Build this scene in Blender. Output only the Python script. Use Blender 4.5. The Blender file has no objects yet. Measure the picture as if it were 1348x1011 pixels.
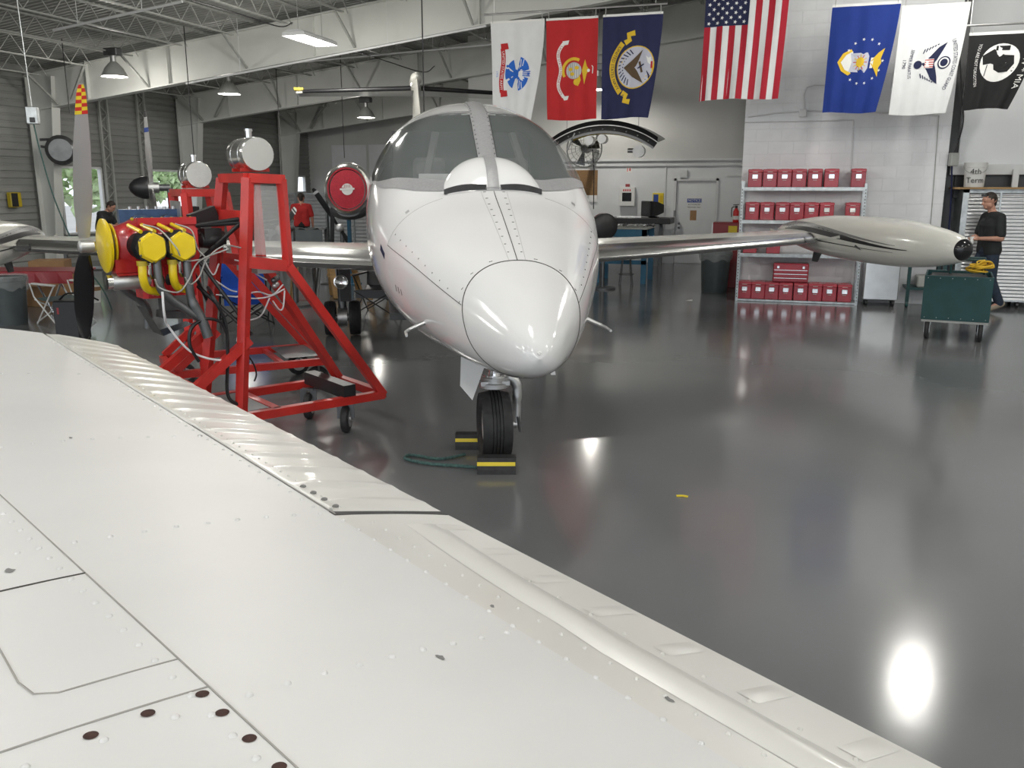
import bpy, bmesh, math, random
import numpy as np
from math import sin, cos, pi, radians, sqrt, atan2, copysign
from mathutils import Vector, Matrix
random.seed(7)
scene = bpy.context.scene
COL = scene.collection

# ------------------------------------------------------------------ camera
FPX, CX, CY = 1146.0, 674.0, 505.5
PITCH, YAW, EYE = radians(12.76), radians(17.7), 1.87
cam_d = bpy.data.cameras.new('camera')
cam_d.sensor_fit = 'HORIZONTAL'; cam_d.sensor_width = 36.0
cam_d.lens = 36.0 * FPX / 1348.0
cam_d.clip_start = 0.03; cam_d.clip_end = 300
cam = bpy.data.objects.new('camera', cam_d); COL.objects.link(cam)
cam.location = (0, 0, EYE)
cam.rotation_euler = (radians(90) - PITCH, 0, YAW)
scene.camera = cam

# ------------------------------------------------------------------ sky, exposure
world = bpy.data.worlds.new('sky'); scene.world = world; world.use_nodes = True
wn = world.node_tree
bg = wn.nodes['Background']
bg.inputs['Color'].default_value = (0.86, 0.93, 1.0, 1); bg.inputs['Strength'].default_value = 1.75
scene.view_settings.view_transform = 'Standard'
scene.view_settings.look = 'None'
scene.view_settings.exposure = 0.0
scene.view_settings.gamma = 1.0
scene.view_settings.use_curve_mapping = False

# ------------------------------------------------------------------ pixel helpers (a pixel gives a direction; the surface gives the distance)
_R = Vector((cos(YAW), sin(YAW), 0)); _FH = Vector((-sin(YAW), cos(YAW), 0))
_D = _FH * cos(PITCH) + Vector((0, 0, -sin(PITCH))); _U = _FH * sin(PITCH) + Vector((0, 0, cos(PITCH)))
_C = Vector((0, 0, EYE))
def ray(u, v): return _R * ((u - CX) / FPX) - _U * ((v - CY) / FPX) + _D
def onz(u, v, z=0.0): r = ray(u, v); return _C + r * ((z - EYE) / r.z)
def onY(u, v, Y): r = ray(u, v); return _C + r * (Y / r.y)
def onX(u, v, X): r = ray(u, v); return _C + r * (X / r.x)
def atd(u, v, d): return _C + ray(u, v) * d
def onplane(u, v, p0, n):
    r = ray(u, v); return _C + r * ((p0 - _C).dot(n) / r.dot(n))

# ------------------------------------------------------------------ materials
MATS = {}
def mat(name, col, rough=0.5, metal=0.0, var=0.0, vscale=6.0, bump=0.0, bscale=40.0, coat=0.0, spec=0.5,
        emit=None, estr=0.0, alpha=1.0, col2=None, trans=0.0, stretch=None, rvar=0.0):
    m = bpy.data.materials.new(name); m.use_nodes = True
    nt = m.node_tree; b = nt.nodes['Principled BSDF']
    c4 = (*col, 1)
    b.inputs['Base Color'].default_value = c4
    b.inputs['Roughness'].default_value = rough
    b.inputs['Metallic'].default_value = metal
    b.inputs['Coat Weight'].default_value = coat
    b.inputs['Coat Roughness'].default_value = 0.05
    b.inputs['Specular IOR Level'].default_value = spec
    b.inputs['Alpha'].default_value = alpha
    b.inputs['Transmission Weight'].default_value = trans
    if emit:
        b.inputs['Emission Color'].default_value = (*emit, 1); b.inputs['Emission Strength'].default_value = estr
    if var > 0 or bump > 0 or rvar > 0:
        tc = nt.nodes.new('ShaderNodeTexCoord'); vec = tc.outputs['Object']
        if stretch:
            mp = nt.nodes.new('ShaderNodeMapping'); mp.inputs['Scale'].default_value = stretch
            nt.links.new(vec, mp.inputs['Vector']); vec = mp.outputs['Vector']
    if var > 0 or rvar > 0:
        n = nt.nodes.new('ShaderNodeTexNoise'); n.inputs['Scale'].default_value = vscale; n.inputs['Detail'].default_value = 5
        nt.links.new(vec, n.inputs['Vector'])
        if var > 0:
            rp = nt.nodes.new('ShaderNodeValToRGB')
            lo = tuple(max(0, x * (1 - var)) for x in col); hi = tuple(min(1, x * (1 + var)) for x in (col2 or col))
            rp.color_ramp.elements[0].position = 0.3; rp.color_ramp.elements[0].color = (*lo, 1)
            rp.color_ramp.elements[1].position = 0.7; rp.color_ramp.elements[1].color = (*hi, 1)
            nt.links.new(n.outputs['Fac'], rp.inputs['Fac']); nt.links.new(rp.outputs['Color'], b.inputs['Base Color'])
        if rvar > 0:
            mr = nt.nodes.new('ShaderNodeMapRange'); mr.inputs['To Min'].default_value = max(0.02, rough - rvar); mr.inputs['To Max'].default_value = rough + rvar
            nt.links.new(n.outputs['Fac'], mr.inputs['Value']); nt.links.new(mr.outputs['Result'], b.inputs['Roughness'])
    if bump > 0:
        n2 = nt.nodes.new('ShaderNodeTexNoise'); n2.inputs['Scale'].default_value = bscale; n2.inputs['Detail'].default_value = 4
        nt.links.new(vec, n2.inputs['Vector'])
        bp = nt.nodes.new('ShaderNodeBump'); bp.inputs['Strength'].default_value = bump; bp.inputs['Distance'].default_value = 0.01
        nt.links.new(n2.outputs['Fac'], bp.inputs['Height']); nt.links.new(bp.outputs['Normal'], b.inputs['Normal'])
    MATS[name] = m
    return m
mat('floor_epoxy', (0.165, 0.17, 0.175), 0.15, var=0.06, vscale=0.7, bump=0.05, bscale=3.0, spec=0.5, rvar=0.03)
mat('apron', (0.35, 0.34, 0.33), 0.9, var=0.1, vscale=0.5)
mat('wall_paint', (0.74, 0.755, 0.77), 0.55, var=0.05, vscale=1.5)
mat('block_paint', (0.80, 0.81, 0.83), 0.55, var=0.05, vscale=3, bump=0.25, bscale=60)
mat('mortar', (0.74, 0.75, 0.77), 0.8, var=0.05)
mat('siding', (0.27, 0.275, 0.265), 0.5, var=0.1, vscale=0.8)
mat('deck', (0.36, 0.365, 0.35), 0.5, var=0.06, vscale=1.0)
mat('steel_white', (0.60, 0.61, 0.585), 0.5, var=0.05, vscale=1.5)
mat('steel_grey', (0.40, 0.41, 0.39), 0.5, var=0.08)
mat('wall_grey', (0.56, 0.565, 0.55), 0.6, var=0.05, vscale=1.0)
mat('white_trim', (0.68, 0.69, 0.70), 0.5, var=0.03)
mat('jet_white', (0.80, 0.80, 0.805), 0.13, coat=0.5, var=0.02, vscale=1.2)
mat('jet_cream', (0.74, 0.735, 0.68), 0.22, coat=0.4, var=0.03, vscale=1.5)
mat('wing_white', (0.69, 0.69, 0.69), 0.42, coat=0.0, var=0.035, vscale=2.2, bump=0.04, bscale=5)
mat('wing_cream', (0.69, 0.685, 0.66), 0.3, coat=0.2, var=0.045, vscale=2.5)
mat('aluminium', (0.78, 0.78, 0.77), 0.22, 1.0, var=0.08, vscale=3)
mat('aluminium_dull', (0.60, 0.60, 0.60), 0.42, 1.0, var=0.12, vscale=4)
mat('chrome', (0.85, 0.85, 0.86), 0.08, 1.0)
mat('steel_dark', (0.16, 0.165, 0.17), 0.4, 0.8, var=0.2)
mat('frame_grey', (0.34, 0.34, 0.35), 0.45, 0.1, var=0.08, vscale=60)
mat('prop_grey', (0.42, 0.42, 0.43), 0.38, 0.35, var=0.05, vscale=4)
mat('rubber', (0.022, 0.022, 0.024), 0.62, var=0.35, vscale=20)
mat('black', (0.015, 0.015, 0.017), 0.4)
mat('black_gloss', (0.012, 0.012, 0.014), 0.15)
mat('seam', (0.06, 0.055, 0.05), 0.8)
mat('seam_soft', (0.33, 0.32, 0.30), 0.8)
mat('stand_red', (0.52, 0.024, 0.018), 0.32, var=0.14, vscale=5, coat=0.2)
mat('engine_red', (0.50, 0.018, 0.022), 0.22, var=0.1, coat=0.4)
mat('yellow', (0.82, 0.60, 0.01), 0.28, coat=0.3, var=0.05)
mat('yellow_dark', (0.48, 0.36, 0.02), 0.35)
mat('blue_metal', (0.045, 0.09, 0.19), 0.35, 0.3, var=0.3, vscale=12)
mat('blue_cloth', (0.01, 0.09, 0.52), 0.75, var=0.15)
mat('bench_blue', (0.03, 0.14, 0.24), 0.5, var=0.1)
mat('box_red', (0.40, 0.028, 0.045), 0.25, var=0.12, vscale=8, coat=0.3)
mat('box_lid', (0.48, 0.05, 0.07), 0.28, coat=0.2)
mat('cabinet_red', (0.27, 0.018, 0.025), 0.35)
mat('galvanised', (0.50, 0.53, 0.54), 0.38, 0.7, var=0.2, vscale=14)
mat('silver', (0.72, 0.73, 0.74), 0.3, 0.85, var=0.06)
mat('green_cart', (0.006, 0.055, 0.058), 0.5, var=0.12)
mat('green_tube', (0.008, 0.05, 0.05), 0.4)
mat('rope_yellow', (0.70, 0.44, 0.03), 0.8)
mat('rope_green', (0.06, 0.12, 0.11), 0.9, var=0.4, vscale=60)
mat('bin_grey', (0.075, 0.09, 0.095), 0.42, var=0.1)
mat('liner', (0.55, 0.58, 0.58), 0.25, alpha=0.35)
mat('plexi', (0.75, 0.78, 0.78), 0.08, alpha=0.22, spec=0.6)
mat('windshield', (0.30, 0.33, 0.33), 0.12, alpha=0.42, spec=0.7, coat=0.5, rvar=0.04)
mat('cockpit', (0.05, 0.052, 0.055), 0.7)
mat('cockpit_seat', (0.14, 0.14, 0.14), 0.7)
mat('wood', (0.36, 0.22, 0.09), 0.6, var=0.25, vscale=4, stretch=(1, 8, 8))
mat('cork', (0.27, 0.16, 0.075), 0.9, var=0.2, vscale=40)
mat('cardboard', (0.33, 0.19, 0.09), 0.8, var=0.1)
mat('paper', (0.85, 0.85, 0.84), 0.7)
mat('plastic_white', (0.78, 0.78, 0.76), 0.35)
mat('wire_grey', (0.45, 0.45, 0.44), 0.45, 0.3)
mat('wire_white', (0.80, 0.80, 0.82), 0.4)
mat('red', (0.60, 0.02, 0.02), 0.4)
mat('blue', (0.02, 0.06, 0.30), 0.5)
mat('skin', (0.46, 0.24, 0.17), 0.5, var=0.08, vscale=15)
mat('hair', (0.025, 0.016, 0.012), 0.6, var=0.4, vscale=60)
mat('shirt_black', (0.018, 0.02, 0.022), 0.85, var=0.15)
mat('shirt_red', (0.42, 0.02, 0.02), 0.85, var=0.1)
mat('jeans', (0.022, 0.034, 0.058), 0.85, var=0.25, vscale=25)
mat('trousers', (0.012, 0.012, 0.014), 0.85)
mat('shoe', (0.30, 0.26, 0.20), 0.7)
mat('tag_text', (0.05, 0.05, 0.05), 0.7)
mat('rust', (0.045, 0.016, 0.012), 0.8, var=0.4, vscale=150)
mat('chip', (0.22, 0.22, 0.22), 0.5, 0.4)
mat('lamp_glow', (1, 1, 1), 0.5, emit=(1, 0.97, 0.90), estr=14)
mat('tube_glow', (1, 1, 1), 0.5, emit=(1, 0.99, 0.94), estr=9)
mat('cloth_white', (0.74, 0.75, 0.76), 0.85, var=0.03)
mat('cloth_red', (0.48, 0.018, 0.022), 0.85, var=0.05)
mat('cloth_navy', (0.016, 0.020, 0.075), 0.85, var=0.05)
mat('cloth_blue', (0.006, 0.030, 0.22), 0.85, var=0.05)
mat('cloth_black', (0.008, 0.008, 0.009), 0.85)
mat('flag_red', (0.40, 0.012, 0.030), 0.85, var=0.05)
mat('print_blue', (0.02, 0.13, 0.55), 0.85)
mat('print_navy', (0.012, 0.016, 0.06), 0.85)
mat('print_gold', (0.72, 0.48, 0.03), 0.85)
mat('print_white', (0.80, 0.80, 0.78), 0.85)
mat('print_grey', (0.42, 0.43, 0.44), 0.85)
mat('print_brown', (0.10, 0.065, 0.035), 0.85)
mat('print_lilac', (0.52, 0.53, 0.62), 0.85)
mat('red_cover', (0.46, 0.025, 0.045), 0.75, var=0.12, vscale=30)
mat('foliage', (0.50, 0.62, 0.36), 0.9, var=0.6, vscale=3)
mat('grey_decal', (0.20, 0.20, 0.20), 0.35)
mat('sign_yellow', (0.80, 0.62, 0.03), 0.5)

# ------------------------------------------------------------------ mesh builder
ROOTM = {}
class MB:
    def __init__(s): s.v = []; s.f = []
    def add(s, vs, fs):
        o = len(s.v); s.v += [tuple(p) for p in vs]; s.f += [tuple(i + o for i in q) for q in fs]; return s
    def bx(s, x0, x1, y0, y1, z0, z1):
        return s.add([(x0,y0,z0),(x1,y0,z0),(x1,y1,z0),(x0,y1,z0),(x0,y0,z1),(x1,y0,z1),(x1,y1,z1),(x0,y1,z1)],
                     [(3,2,1,0),(4,5,6,7),(0,1,5,4),(1,2,6,5),(2,3,7,6),(3,0,4,7)])
    def cbx(s, x0, x1, y0, y1, z0, z1, c=0.01):    # box with chamfered edges
        xs = (x0, x0 + c, x1 - c, x1); ys = (y0, y0 + c, y1 - c, y1)
        rings = []
        for z, k in ((z0, 1), (z0 + c, 0), (z1 - c, 0), (z1, 1)):
            a = c * k
            X0, X1, Y0, Y1 = x0 + a, x1 - a, y0 + a, y1 - a
            rings.append([(X0 + c*(1-k), Y0, z), (X1 - c*(1-k), Y0, z), (X1, Y0 + c*(1-k), z), (X1, Y1 - c*(1-k), z),
                          (X1 - c*(1-k), Y1, z), (X0 + c*(1-k), Y1, z), (X0, Y1 - c*(1-k), z), (X0, Y0 + c*(1-k), z)])
        return s.grid(rings, closed=True, caps=True)
    def grid(s, rows, closed=False, caps=False):
        n = len(rows[0]); vs = [p for r in rows for p in r]; fs = []
        for i in range(len(rows) - 1):
            for j in range(n if closed else n - 1):
                k = (j + 1) % n
                fs.append((i*n + j, i*n + k, (i+1)*n + k, (i+1)*n + j))
        if caps:
            fs.append(tuple(range(n))[::-1]); fs.append(tuple(range((len(rows)-1)*n, len(rows)*n)))
        return s.add(vs, fs)
    def bar(s, p, q, w, h=None, up=(0, 0, 1)):
        p, q = Vector(p), Vector(q); h = h or w
        d = (q - p).normalized(); u = Vector(up)
        if abs(d.dot(u)) > 0.98: u = Vector((0, 1, 0))
        a = d.cross(u).normalized(); b = a.cross(d).normalized()
        a *= w / 2; b *= h / 2
        return s.grid([[p-a-b, p+a-b, p+a+b, p-a+b], [q-a-b, q+a-b, q+a+b, q-a+b]], closed=True, caps=True)
    def tube(s, pts, r, n=8, caps=True):
        pts = [Vector(p) for p in pts]; m = len(pts)
        rs = r if isinstance(r, (list, tuple)) else [r] * m
        d = (pts[1] - pts[0]).normalized()
        u = Vector((0, 0, 1)) if abs(d.z) < 0.9 else Vector((1, 0, 0))
        a = d.cross(u).normalized(); rows = []
        for i in range(m):
            if i == 0: t = pts[1] - pts[0]
            elif i == m - 1: t = pts[-1] - pts[-2]
            else: t = (pts[i+1] - pts[i]).normalized() + (pts[i] - pts[i-1]).normalized()
            if t.length < 1e-9: t = d
            t = t.normalized()
            a = (a - t * a.dot(t))
            a = a.normalized() if a.length > 1e-6 else t.orthogonal().normalized()
            b = t.cross(a)
            rows.append([pts[i] + (a * cos(2*pi*k/n) + b * sin(2*pi*k/n)) * rs[i] for k in range(n)])
        return s.grid(rows, closed=True, caps=caps)
    def lathe(s, prof, o, ax, n=24, caps=True, sx=1.0):
        o = Vector(o); ax = Vector(ax).normalized()
        u = Vector((0, 0, 1)) if abs(ax.z) < 0.9 else Vector((1, 0, 0))
        a = ax.cross(u).normalized(); b = a.cross(ax).normalized()
        rows = [[o + ax * t + (a * cos(2*pi*k/n) * sx + b * sin(2*pi*k/n)) * max(r, 1e-4) for k in range(n)] for t, r in prof]
        return s.grid(rows, closed=True, caps=caps)
    def prism(s, poly, o, ex, ey, ez, t):      # poly in (ex, ey), thickness t along ez
        o, ex, ey, ez = Vector(o), Vector(ex), Vector(ey), Vector(ez)
        return s.grid([[o + ex*x + ey*y for x, y in poly], [o + ex*x + ey*y + ez*t for x, y in poly]], closed=True, caps=True)
    def ell(s, c, r, n=16, m=10):
        c = Vector(c); rx, ry, rz = r if isinstance(r, (tuple, list)) else (r, r, r)
        rows = []
        for i in range(m + 1):
            ph = -pi/2 + pi * i / m; k = max(cos(ph), 1e-3)
            rows.append([(c.x + rx*k*cos(2*pi*j/n), c.y + ry*k*sin(2*pi*j/n), c.z + rz*sin(ph)) for j in range(n)])
        return s.grid(rows, closed=True, caps=True)
    def cap(s, p, q, r1, r2, n=12):
        p, q = Vector(p), Vector(q)
        s.ell(p, r1, n, 8); s.ell(q, r2, n, 8)
        return s.tube([p, q], [r1, r2], n)
    def build(s, name, m, parent=None, smooth=0, local=False, kind=None, label=None):
        me = bpy.data.meshes.new(name)
        vs = s.v
        if parent is not None and not local:
            M = ROOTM[parent.name].inverted(); vs = [tuple(M @ Vector(p)) for p in vs]
        me.from_pydata(vs, [], s.f); me.update()
        bm = bmesh.new(); bm.from_mesh(me); bmesh.ops.recalc_face_normals(bm, faces=bm.faces); bm.to_mesh(me); bm.free()
        if smooth:
            me.polygons.foreach_set('use_smooth', [True] * len(me.polygons)); me.set_sharp_from_angle(angle=radians(smooth))
        me.materials.append(MATS[m] if isinstance(m, str) else m)
        o = bpy.data.objects.new(name, me); COL.objects.link(o)
        if parent is not None:
            o.parent = parent; ROOTM[o.name] = ROOTM[parent.name].copy()
        else:
            ROOTM[o.name] = Matrix.Identity(4)
        if kind: o['kind'] = kind
        if label: o['label'] = label
        return o
def setp(o, label=None, cat=None, group=None, kind=None):
    if label: o['label'] = label
    if cat: o['category'] = cat
    if group: o['group'] = group
    if kind: o['kind'] = kind
    return o
def thing(name, label, cat, loc=(0,0,0), rotz=0.0, group=None, kind=None):
    o = bpy.data.objects.new(name, None); COL.objects.link(o)
    o.empty_display_size = 0.1
    o.location = loc; o.rotation_euler = (0, 0, rotz)
    ROOTM[o.name] = Matrix.Translation(Vector(loc)) @ Matrix.Rotation(rotz, 4, 'Z')
    return setp(o, label, cat, group, kind)
def struct(name, loc=(0,0,0)):
    return thing(name, None, None, loc, 0, None, 'structure')
def single(mb, name, m, label, cat, loc=(0,0,0), rotz=0.0, group=None, smooth=0):   # a thing that is one mesh, built in local coordinates
    o = mb.build(name, m, None, smooth)
    o.location = loc; o.rotation_euler = (0, 0, rotz)
    return setp(o, label, cat, group)
def copy_tree(o, parent=None):
    c = o.copy(); COL.objects.link(c); c.parent = parent
    for ch in o.children: copy_tree(ch, c)
    return c
def arc(c, r, a0, a1, n, ex=(1,0,0), ey=(0,0,1)):
    c, ex, ey = Vector(c), Vector(ex), Vector(ey)
    return [c + ex * (r*cos(a0 + (a1-a0)*i/n)) + ey * (r*sin(a0 + (a1-a0)*i/n)) for i in range(n+1)]
def bez(pts, n=8):         # catmull-rom through points
    pts = [Vector(p) for p in pts]; P = [pts[0]*2 - pts[1]] + pts + [pts[-1]*2 - pts[-2]]; out = []
    for i in range(1, len(P) - 2):
        for k in range(n):
            t = k / n
            out.append(0.5*((2*P[i]) + (P[i+1]-P[i-1])*t + (2*P[i-1]-5*P[i]+4*P[i+1]-P[i+2])*t*t + (3*P[i]-P[i-1]-3*P[i+1]+P[i+2])*t**3))
    out.append(pts[-1]); return out
def text_geo(body, size, spacing=1.0):
    cu = bpy.data.curves.new('t', 'FONT'); cu.body = body; cu.size = size; cu.align_x = 'CENTER'; cu.align_y = 'CENTER'
    cu.space_character = spacing; cu.resolution_u = 2
    ob = bpy.data.objects.new('t', cu); COL.objects.link(ob)
    dg = bpy.context.evaluated_depsgraph_get(); me = ob.evaluated_get(dg).to_mesh()
    vs = [(v.co.x, v.co.y) for v in me.vertices]; fs = [tuple(p.vertices) for p in me.polygons]
    ob.evaluated_get(dg).to_mesh_clear(); bpy.data.objects.remove(ob); bpy.data.curves.remove(cu)
    return vs, fs

# ------------------------------------------------------------------ the hangar: big levels
XL = -17.25                    # left wall
YF = [-3.2, 6.9, 16.83, 22.08, 27.35]    # portal frames
def roof(x): return 4.62 + 0.117 * (x + 17.0) if x < 5 else 4.62 + 0.117*22 - 0.117*(x - 5)
YB, YD, YBACK, XR = 15.52, 22.25, 29.4, 12.0

fl = struct('floor')
mb = MB(); mb.bx(XL - .3, XR + .3, -9, YBACK + .3, -.2, 0); mb.build('slab', 'floor_epoxy', fl)
ap = MB(); ap.bx(-80, 80, -90, 80, -.35, -.22); setp(ap.build('apron', 'apron'), kind='structure')

# ceiling: deck, portal rafters, open web joists
ce = struct('ceiling')
def deck(x0, x1, name):
    mb = MB(); rows = []
    n = int((YBACK + 9) / 0.15)
    for xi in (x0, x1):
        row = []
        for i in range(n + 1):
            y = -9 + (YBACK + 9) * i / n
            row += [(xi, y, roof(xi) + .02), (xi, y + .05, roof(xi) + .02), (xi, y + .07, roof(xi) + .065), (xi, y + .13, roof(xi) + .065)]
        rows.append(row)
    mb.grid(rows)
    return mb.build(name, 'deck', ce)
deck(XL - .3, 5, 'roof_deck'); deck(5, XR + .3, 'roof_deck')
mb = MB(); mb.grid([[(XL - .4, -9.2, roof(XL) + .25), (5, -9.2, roof(5) + .3), (XR + .4, -9.2, roof(XR) + .25)], [(XL - .4, YBACK + .4, roof(XL) + .25), (5, YBACK + .4, roof(5) + .3), (XR + .4, YBACK + .4, roof(XR) + .25)]])
mb.build('roof_skin', 'steel_grey', ce)
def rafter(y, x0, x1):
    mb = MB()
    for a, b in ((x0, min(x1, 5)), (5, x1)):
        if b <= a: continue
        t = lambda x: roof(x) - .22
        bt = lambda x: roof(x) - .22 - (.80 + .0 * x)
        mb.add([(a, y-.01, bt(a)), (b, y-.01, bt(b)), (b, y+.01, bt(b)), (a, y+.01, bt(a)), (a, y-.01, t(a)), (b, y-.01, t(b)), (b, y+.01, t(b)), (a, y+.01, t(a))],
               [(3,2,1,0),(4,5,6,7),(0,1,5,4),(1,2,6,5),(2,3,7,6),(3,0,4,7)])
        for f in (t, bt):
            mb.add([(a, y-.11, f(a)-.012), (b, y-.11, f(b)-.012), (b, y+.11, f(b)-.012), (a, y+.11, f(a)-.012), (a, y-.11, f(a)+.012), (b, y-.11, f(b)+.012), (b, y+.11, f(b)+.012), (a, y+.11, f(a)+.012)],
                   [(3,2,1,0),(4,5,6,7),(0,1,5,4),(1,2,6,5),(2,3,7,6),(3,0,4,7)])
    ro = mb.build('rafter', 'steel_white', ce)
    for x in (-15.4, -13.2, -9.6, -6.0):      # web stiffener plates
        s = MB(); s.bx(x - .008, x + .008, y - .1, y + .1, roof(x) - 1.0, roof(x) - .24); s.build('stiffener', 'steel_white', ro)
for y in YF: rafter(y, XL + .1, XR)
JX = [XL + .95 + 1.27 * i for i in range(22)]
def joist_mesh(L):
    mb = MB()
    for s in (-1, 1):
        mb.bar((s*.02, 0, -.01), (s*.02, L, -.01), .028, .028); mb.bar((s*.02, .5, -.38), (s*.02, L - .5, -.38), .026, .026)
    n = int((L - .6) / .30); pts = []
    for i in range(n + 1): pts.append((0, .3 + (L - .6) * i / n, -.02 if i % 2 == 0 else -.37))
    for a, b in zip(pts[:-1], pts[1:]): mb.bar(a, b, .016)
    return mb
for k in range(len(YF) - 1):
    y0, y1 = YF[k], YF[k+1]; proto = None
    for x in JX:
        if k == 0 and x > 4: continue
        if x > 11.4: continue
        if proto is None:
            proto = joist_mesh(y1 - y0).build('joist', 'steel_grey', ce); o = proto
        else:
            o = proto.copy(); COL.objects.link(o)
        o.location = (x, y0, roof(x) - .01)
    if k >= 1:
        for x in JX[::2]:      # flange braces from joist to rafter
            if x > 3: continue
            b = MB(); b.bar((x, y1 - .85, roof(x) - .40), (x, y1 - .06, roof(x) - .98), .04, .04); b.build('flange_brace', 'steel_grey', ce)
# columns: tapered steel legs on the left wall
def column(y, par):
    mb = MB(); zt = roof(XL) - .25; zi = roof(XL + .85) - 1.0
    def leg(x_in_top, x_in_bot):
        mb.add([(XL+.1, y-.006, 0), (x_in_bot, y-.006, 0), (x_in_bot, y+.006, 0), (XL+.1, y+.006, 0), (XL+.1, y-.006, zt), (x_in_top, y-.006, zt), (x_in_top, y+.006, zt), (XL+.1, y+.006, zt)],
               [(3,2,1,0),(4,5,6,7),(0,1,5,4),(1,2,6,5),(2,3,7,6),(3,0,4,7)])
        mb.bar((x_in_bot, y, 0), (x_in_top, y, zt), .016, .24, up=(0, 1, 0)); mb.bar((XL + .12, y, 0), (XL + .12, y, zt), .24, .02, up=(1, 0, 0))
    leg(XL + .88, XL + .42)
    o = mb.build('column', 'steel_white', par)
    b = MB(); b.bar((XL + 1.4, y - .12, roof(XL + 1.4) - .95), (XL + 2.2, y - .45, roof(XL + 2.2) - .3), .05, .05); b.build('knee_strut', 'steel_grey', ce)
wl = struct('wall_left')
for y in YF[1:]: column(y, wl)
# left wall: horizontal ribbed siding with openings (y0, y1, z0, z1)
def yat(u): return onX(u, 240, XL).y
OPEN = [(yat(79), yat(133), 0.75, onX(100, 222, XL).z), (yat(199), yat(241), 0.95, onX(220, 226, XL).z), (yat(374), yat(401), onX(388, 252, XL).z, onX(388, 233, XL).z)]
OPEN = [(a, b, c, d) for a, b, c, d in OPEN if b < YBACK - .1]
def siding(y0, y1, z0, z1):
    if z1 - z0 < .01 or y1 - y0 < .01: return
    mb = MB(); rows = []; z = z0; p = .16
    prof = []
    k = int(math.floor(z0 / p))
    zs = [z0]
    while k * p < z1:
        for dz, dx in ((0, 0), (.10, 0), (.115, -.03), (.145, -.03)):
            zz = k * p + dz
            if z0 < zz < z1: zs.append(zz)
        k += 1
    zs.append(z1)
    def dx(z):
        f = (z % p)
        return 0 if f < .10 else (-.03 if .114 < f < .146 else -.015)
    mb.grid([[(XL + dx(z), y0, z) for z in zs], [(XL + dx(z), y1, z) for z in zs]])
    mb.build('siding_panel', 'siding', wl)
ZT = roof(XL) + .05
ycur = -9.0
for a, b, c, d in sorted(OPEN):
    y = ycur
    while y < a - 1e-6:
        y2 = min(a, y + 3.0); siding(y, y2, 0, ZT); y = y2
    siding(a, b, 0, c); siding(a, b, d, ZT); ycur = b
y = ycur
while y < YBACK + .2:
    y2 = min(YBACK + .2, y + 3.0); siding(y, y2, 0, ZT); y = y2
for i, (a, b, c, d) in enumerate(sorted(OPEN)):
    w = struct('window_%d' % (i + 1), (XL, (a+b)/2, c))
    mb = MB()
    for yy in (a, b): mb.bx(XL - .06, XL + .04, yy - .03, yy + .03, c - .03, d + .03)
    mb.bx(XL - .06, XL + .04, a, b, d, d + .05); mb.bx(XL - .06, XL + .06, a, b, c - .05, c)
    mb.build('window_frame', 'white_trim', w)
for yy in (yat(142), yat(191), yat(247)):       # lattice wall posts
    mb = MB()
    for s in (-.14, .14): mb.bx(XL + .04, XL + .10, yy + s - .025, yy + s + .025, 0, roof(XL) - .1)
    z = .1; s = 1
    while z < roof(XL) - .4:
        mb.bar((XL + .07, yy - .14*s, z), (XL + .07, yy + .14*s, z + .24), .018); z += .24; s = -s
    mb.build('lattice_post', 'steel_grey', wl)

# far back wall beyond the jet's tail
wb = struct('wall_back')
mb = MB(); mb.bx(XL - .2, XR, YBACK, YBACK + .15, 0, 6.6); mb.build('back_sheet', 'wall_grey', wb)
for a, b in ((-16.3, -14.9), (-14.8, -13.4), (-13.3, -11.9)):
    m2 = MB(); m2.cbx(a, b, YBACK - .04, YBACK - .002, 1.9, 3.35, .01); m2.build('sheet_panel', 'wall_paint', wb)
# wall with the door, under the second visible rafter
wd = struct('wall_door')
XDL, XDR = -8.3, 0.2
dl, dr = onY(891, 238, YD).x, onY(943, 238, YD).x; dz = onY(915, 238, YD).z
LEDGE = onY(860, 212, YD).z
mb = MB()
mb.bx(XDL, dl, YD, YD + .15, 0, LEDGE); mb.bx(dr, XDR, YD, YD + .15, 0, LEDGE); mb.bx(dl, dr, YD, YD + .15, dz, LEDGE)
mb.build('lower_wall', 'wall_paint', wd)
mb = MB(); mb.add([(XDL, YD + .03, LEDGE), (XDR, YD + .03, LEDGE), (XDR, YD + .03, roof(XDR)), (XDL, YD + .03, roof(XDL)),
                   (XDL, YD + .15, LEDGE), (XDR, YD + .15, LEDGE), (XDR, YD + .15, roof(XDR)), (XDL, YD + .15, roof(XDL))],
                  [(0,1,2,3),(7,6,5,4),(0,4,5,1),(1,5,6,2),(2,6,7,3),(3,7,4,0)])
mb.build('upper_wall', 'wall_grey', wd)
t1 = struct('trim_1')
mb = MB(); mb.bx(XDL, XDR, YD - .10, YD + .02, LEDGE, LEDGE + .05); mb.bx(XDL, XDR, YD - .05, YD, LEDGE - .12, LEDGE - .06); mb.bx(XDL, XDR, YD - .045, YD, LEDGE - .06, LEDGE)
mb.bx(dr + .25, XDR, YD - .02, YD, dz + .10, dz + .14); mb.bx(dl - .30, dl - .26, YD - .02, YD, 0, LEDGE - .1)
mb.build('ledge', 'white_trim', t1)
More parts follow.
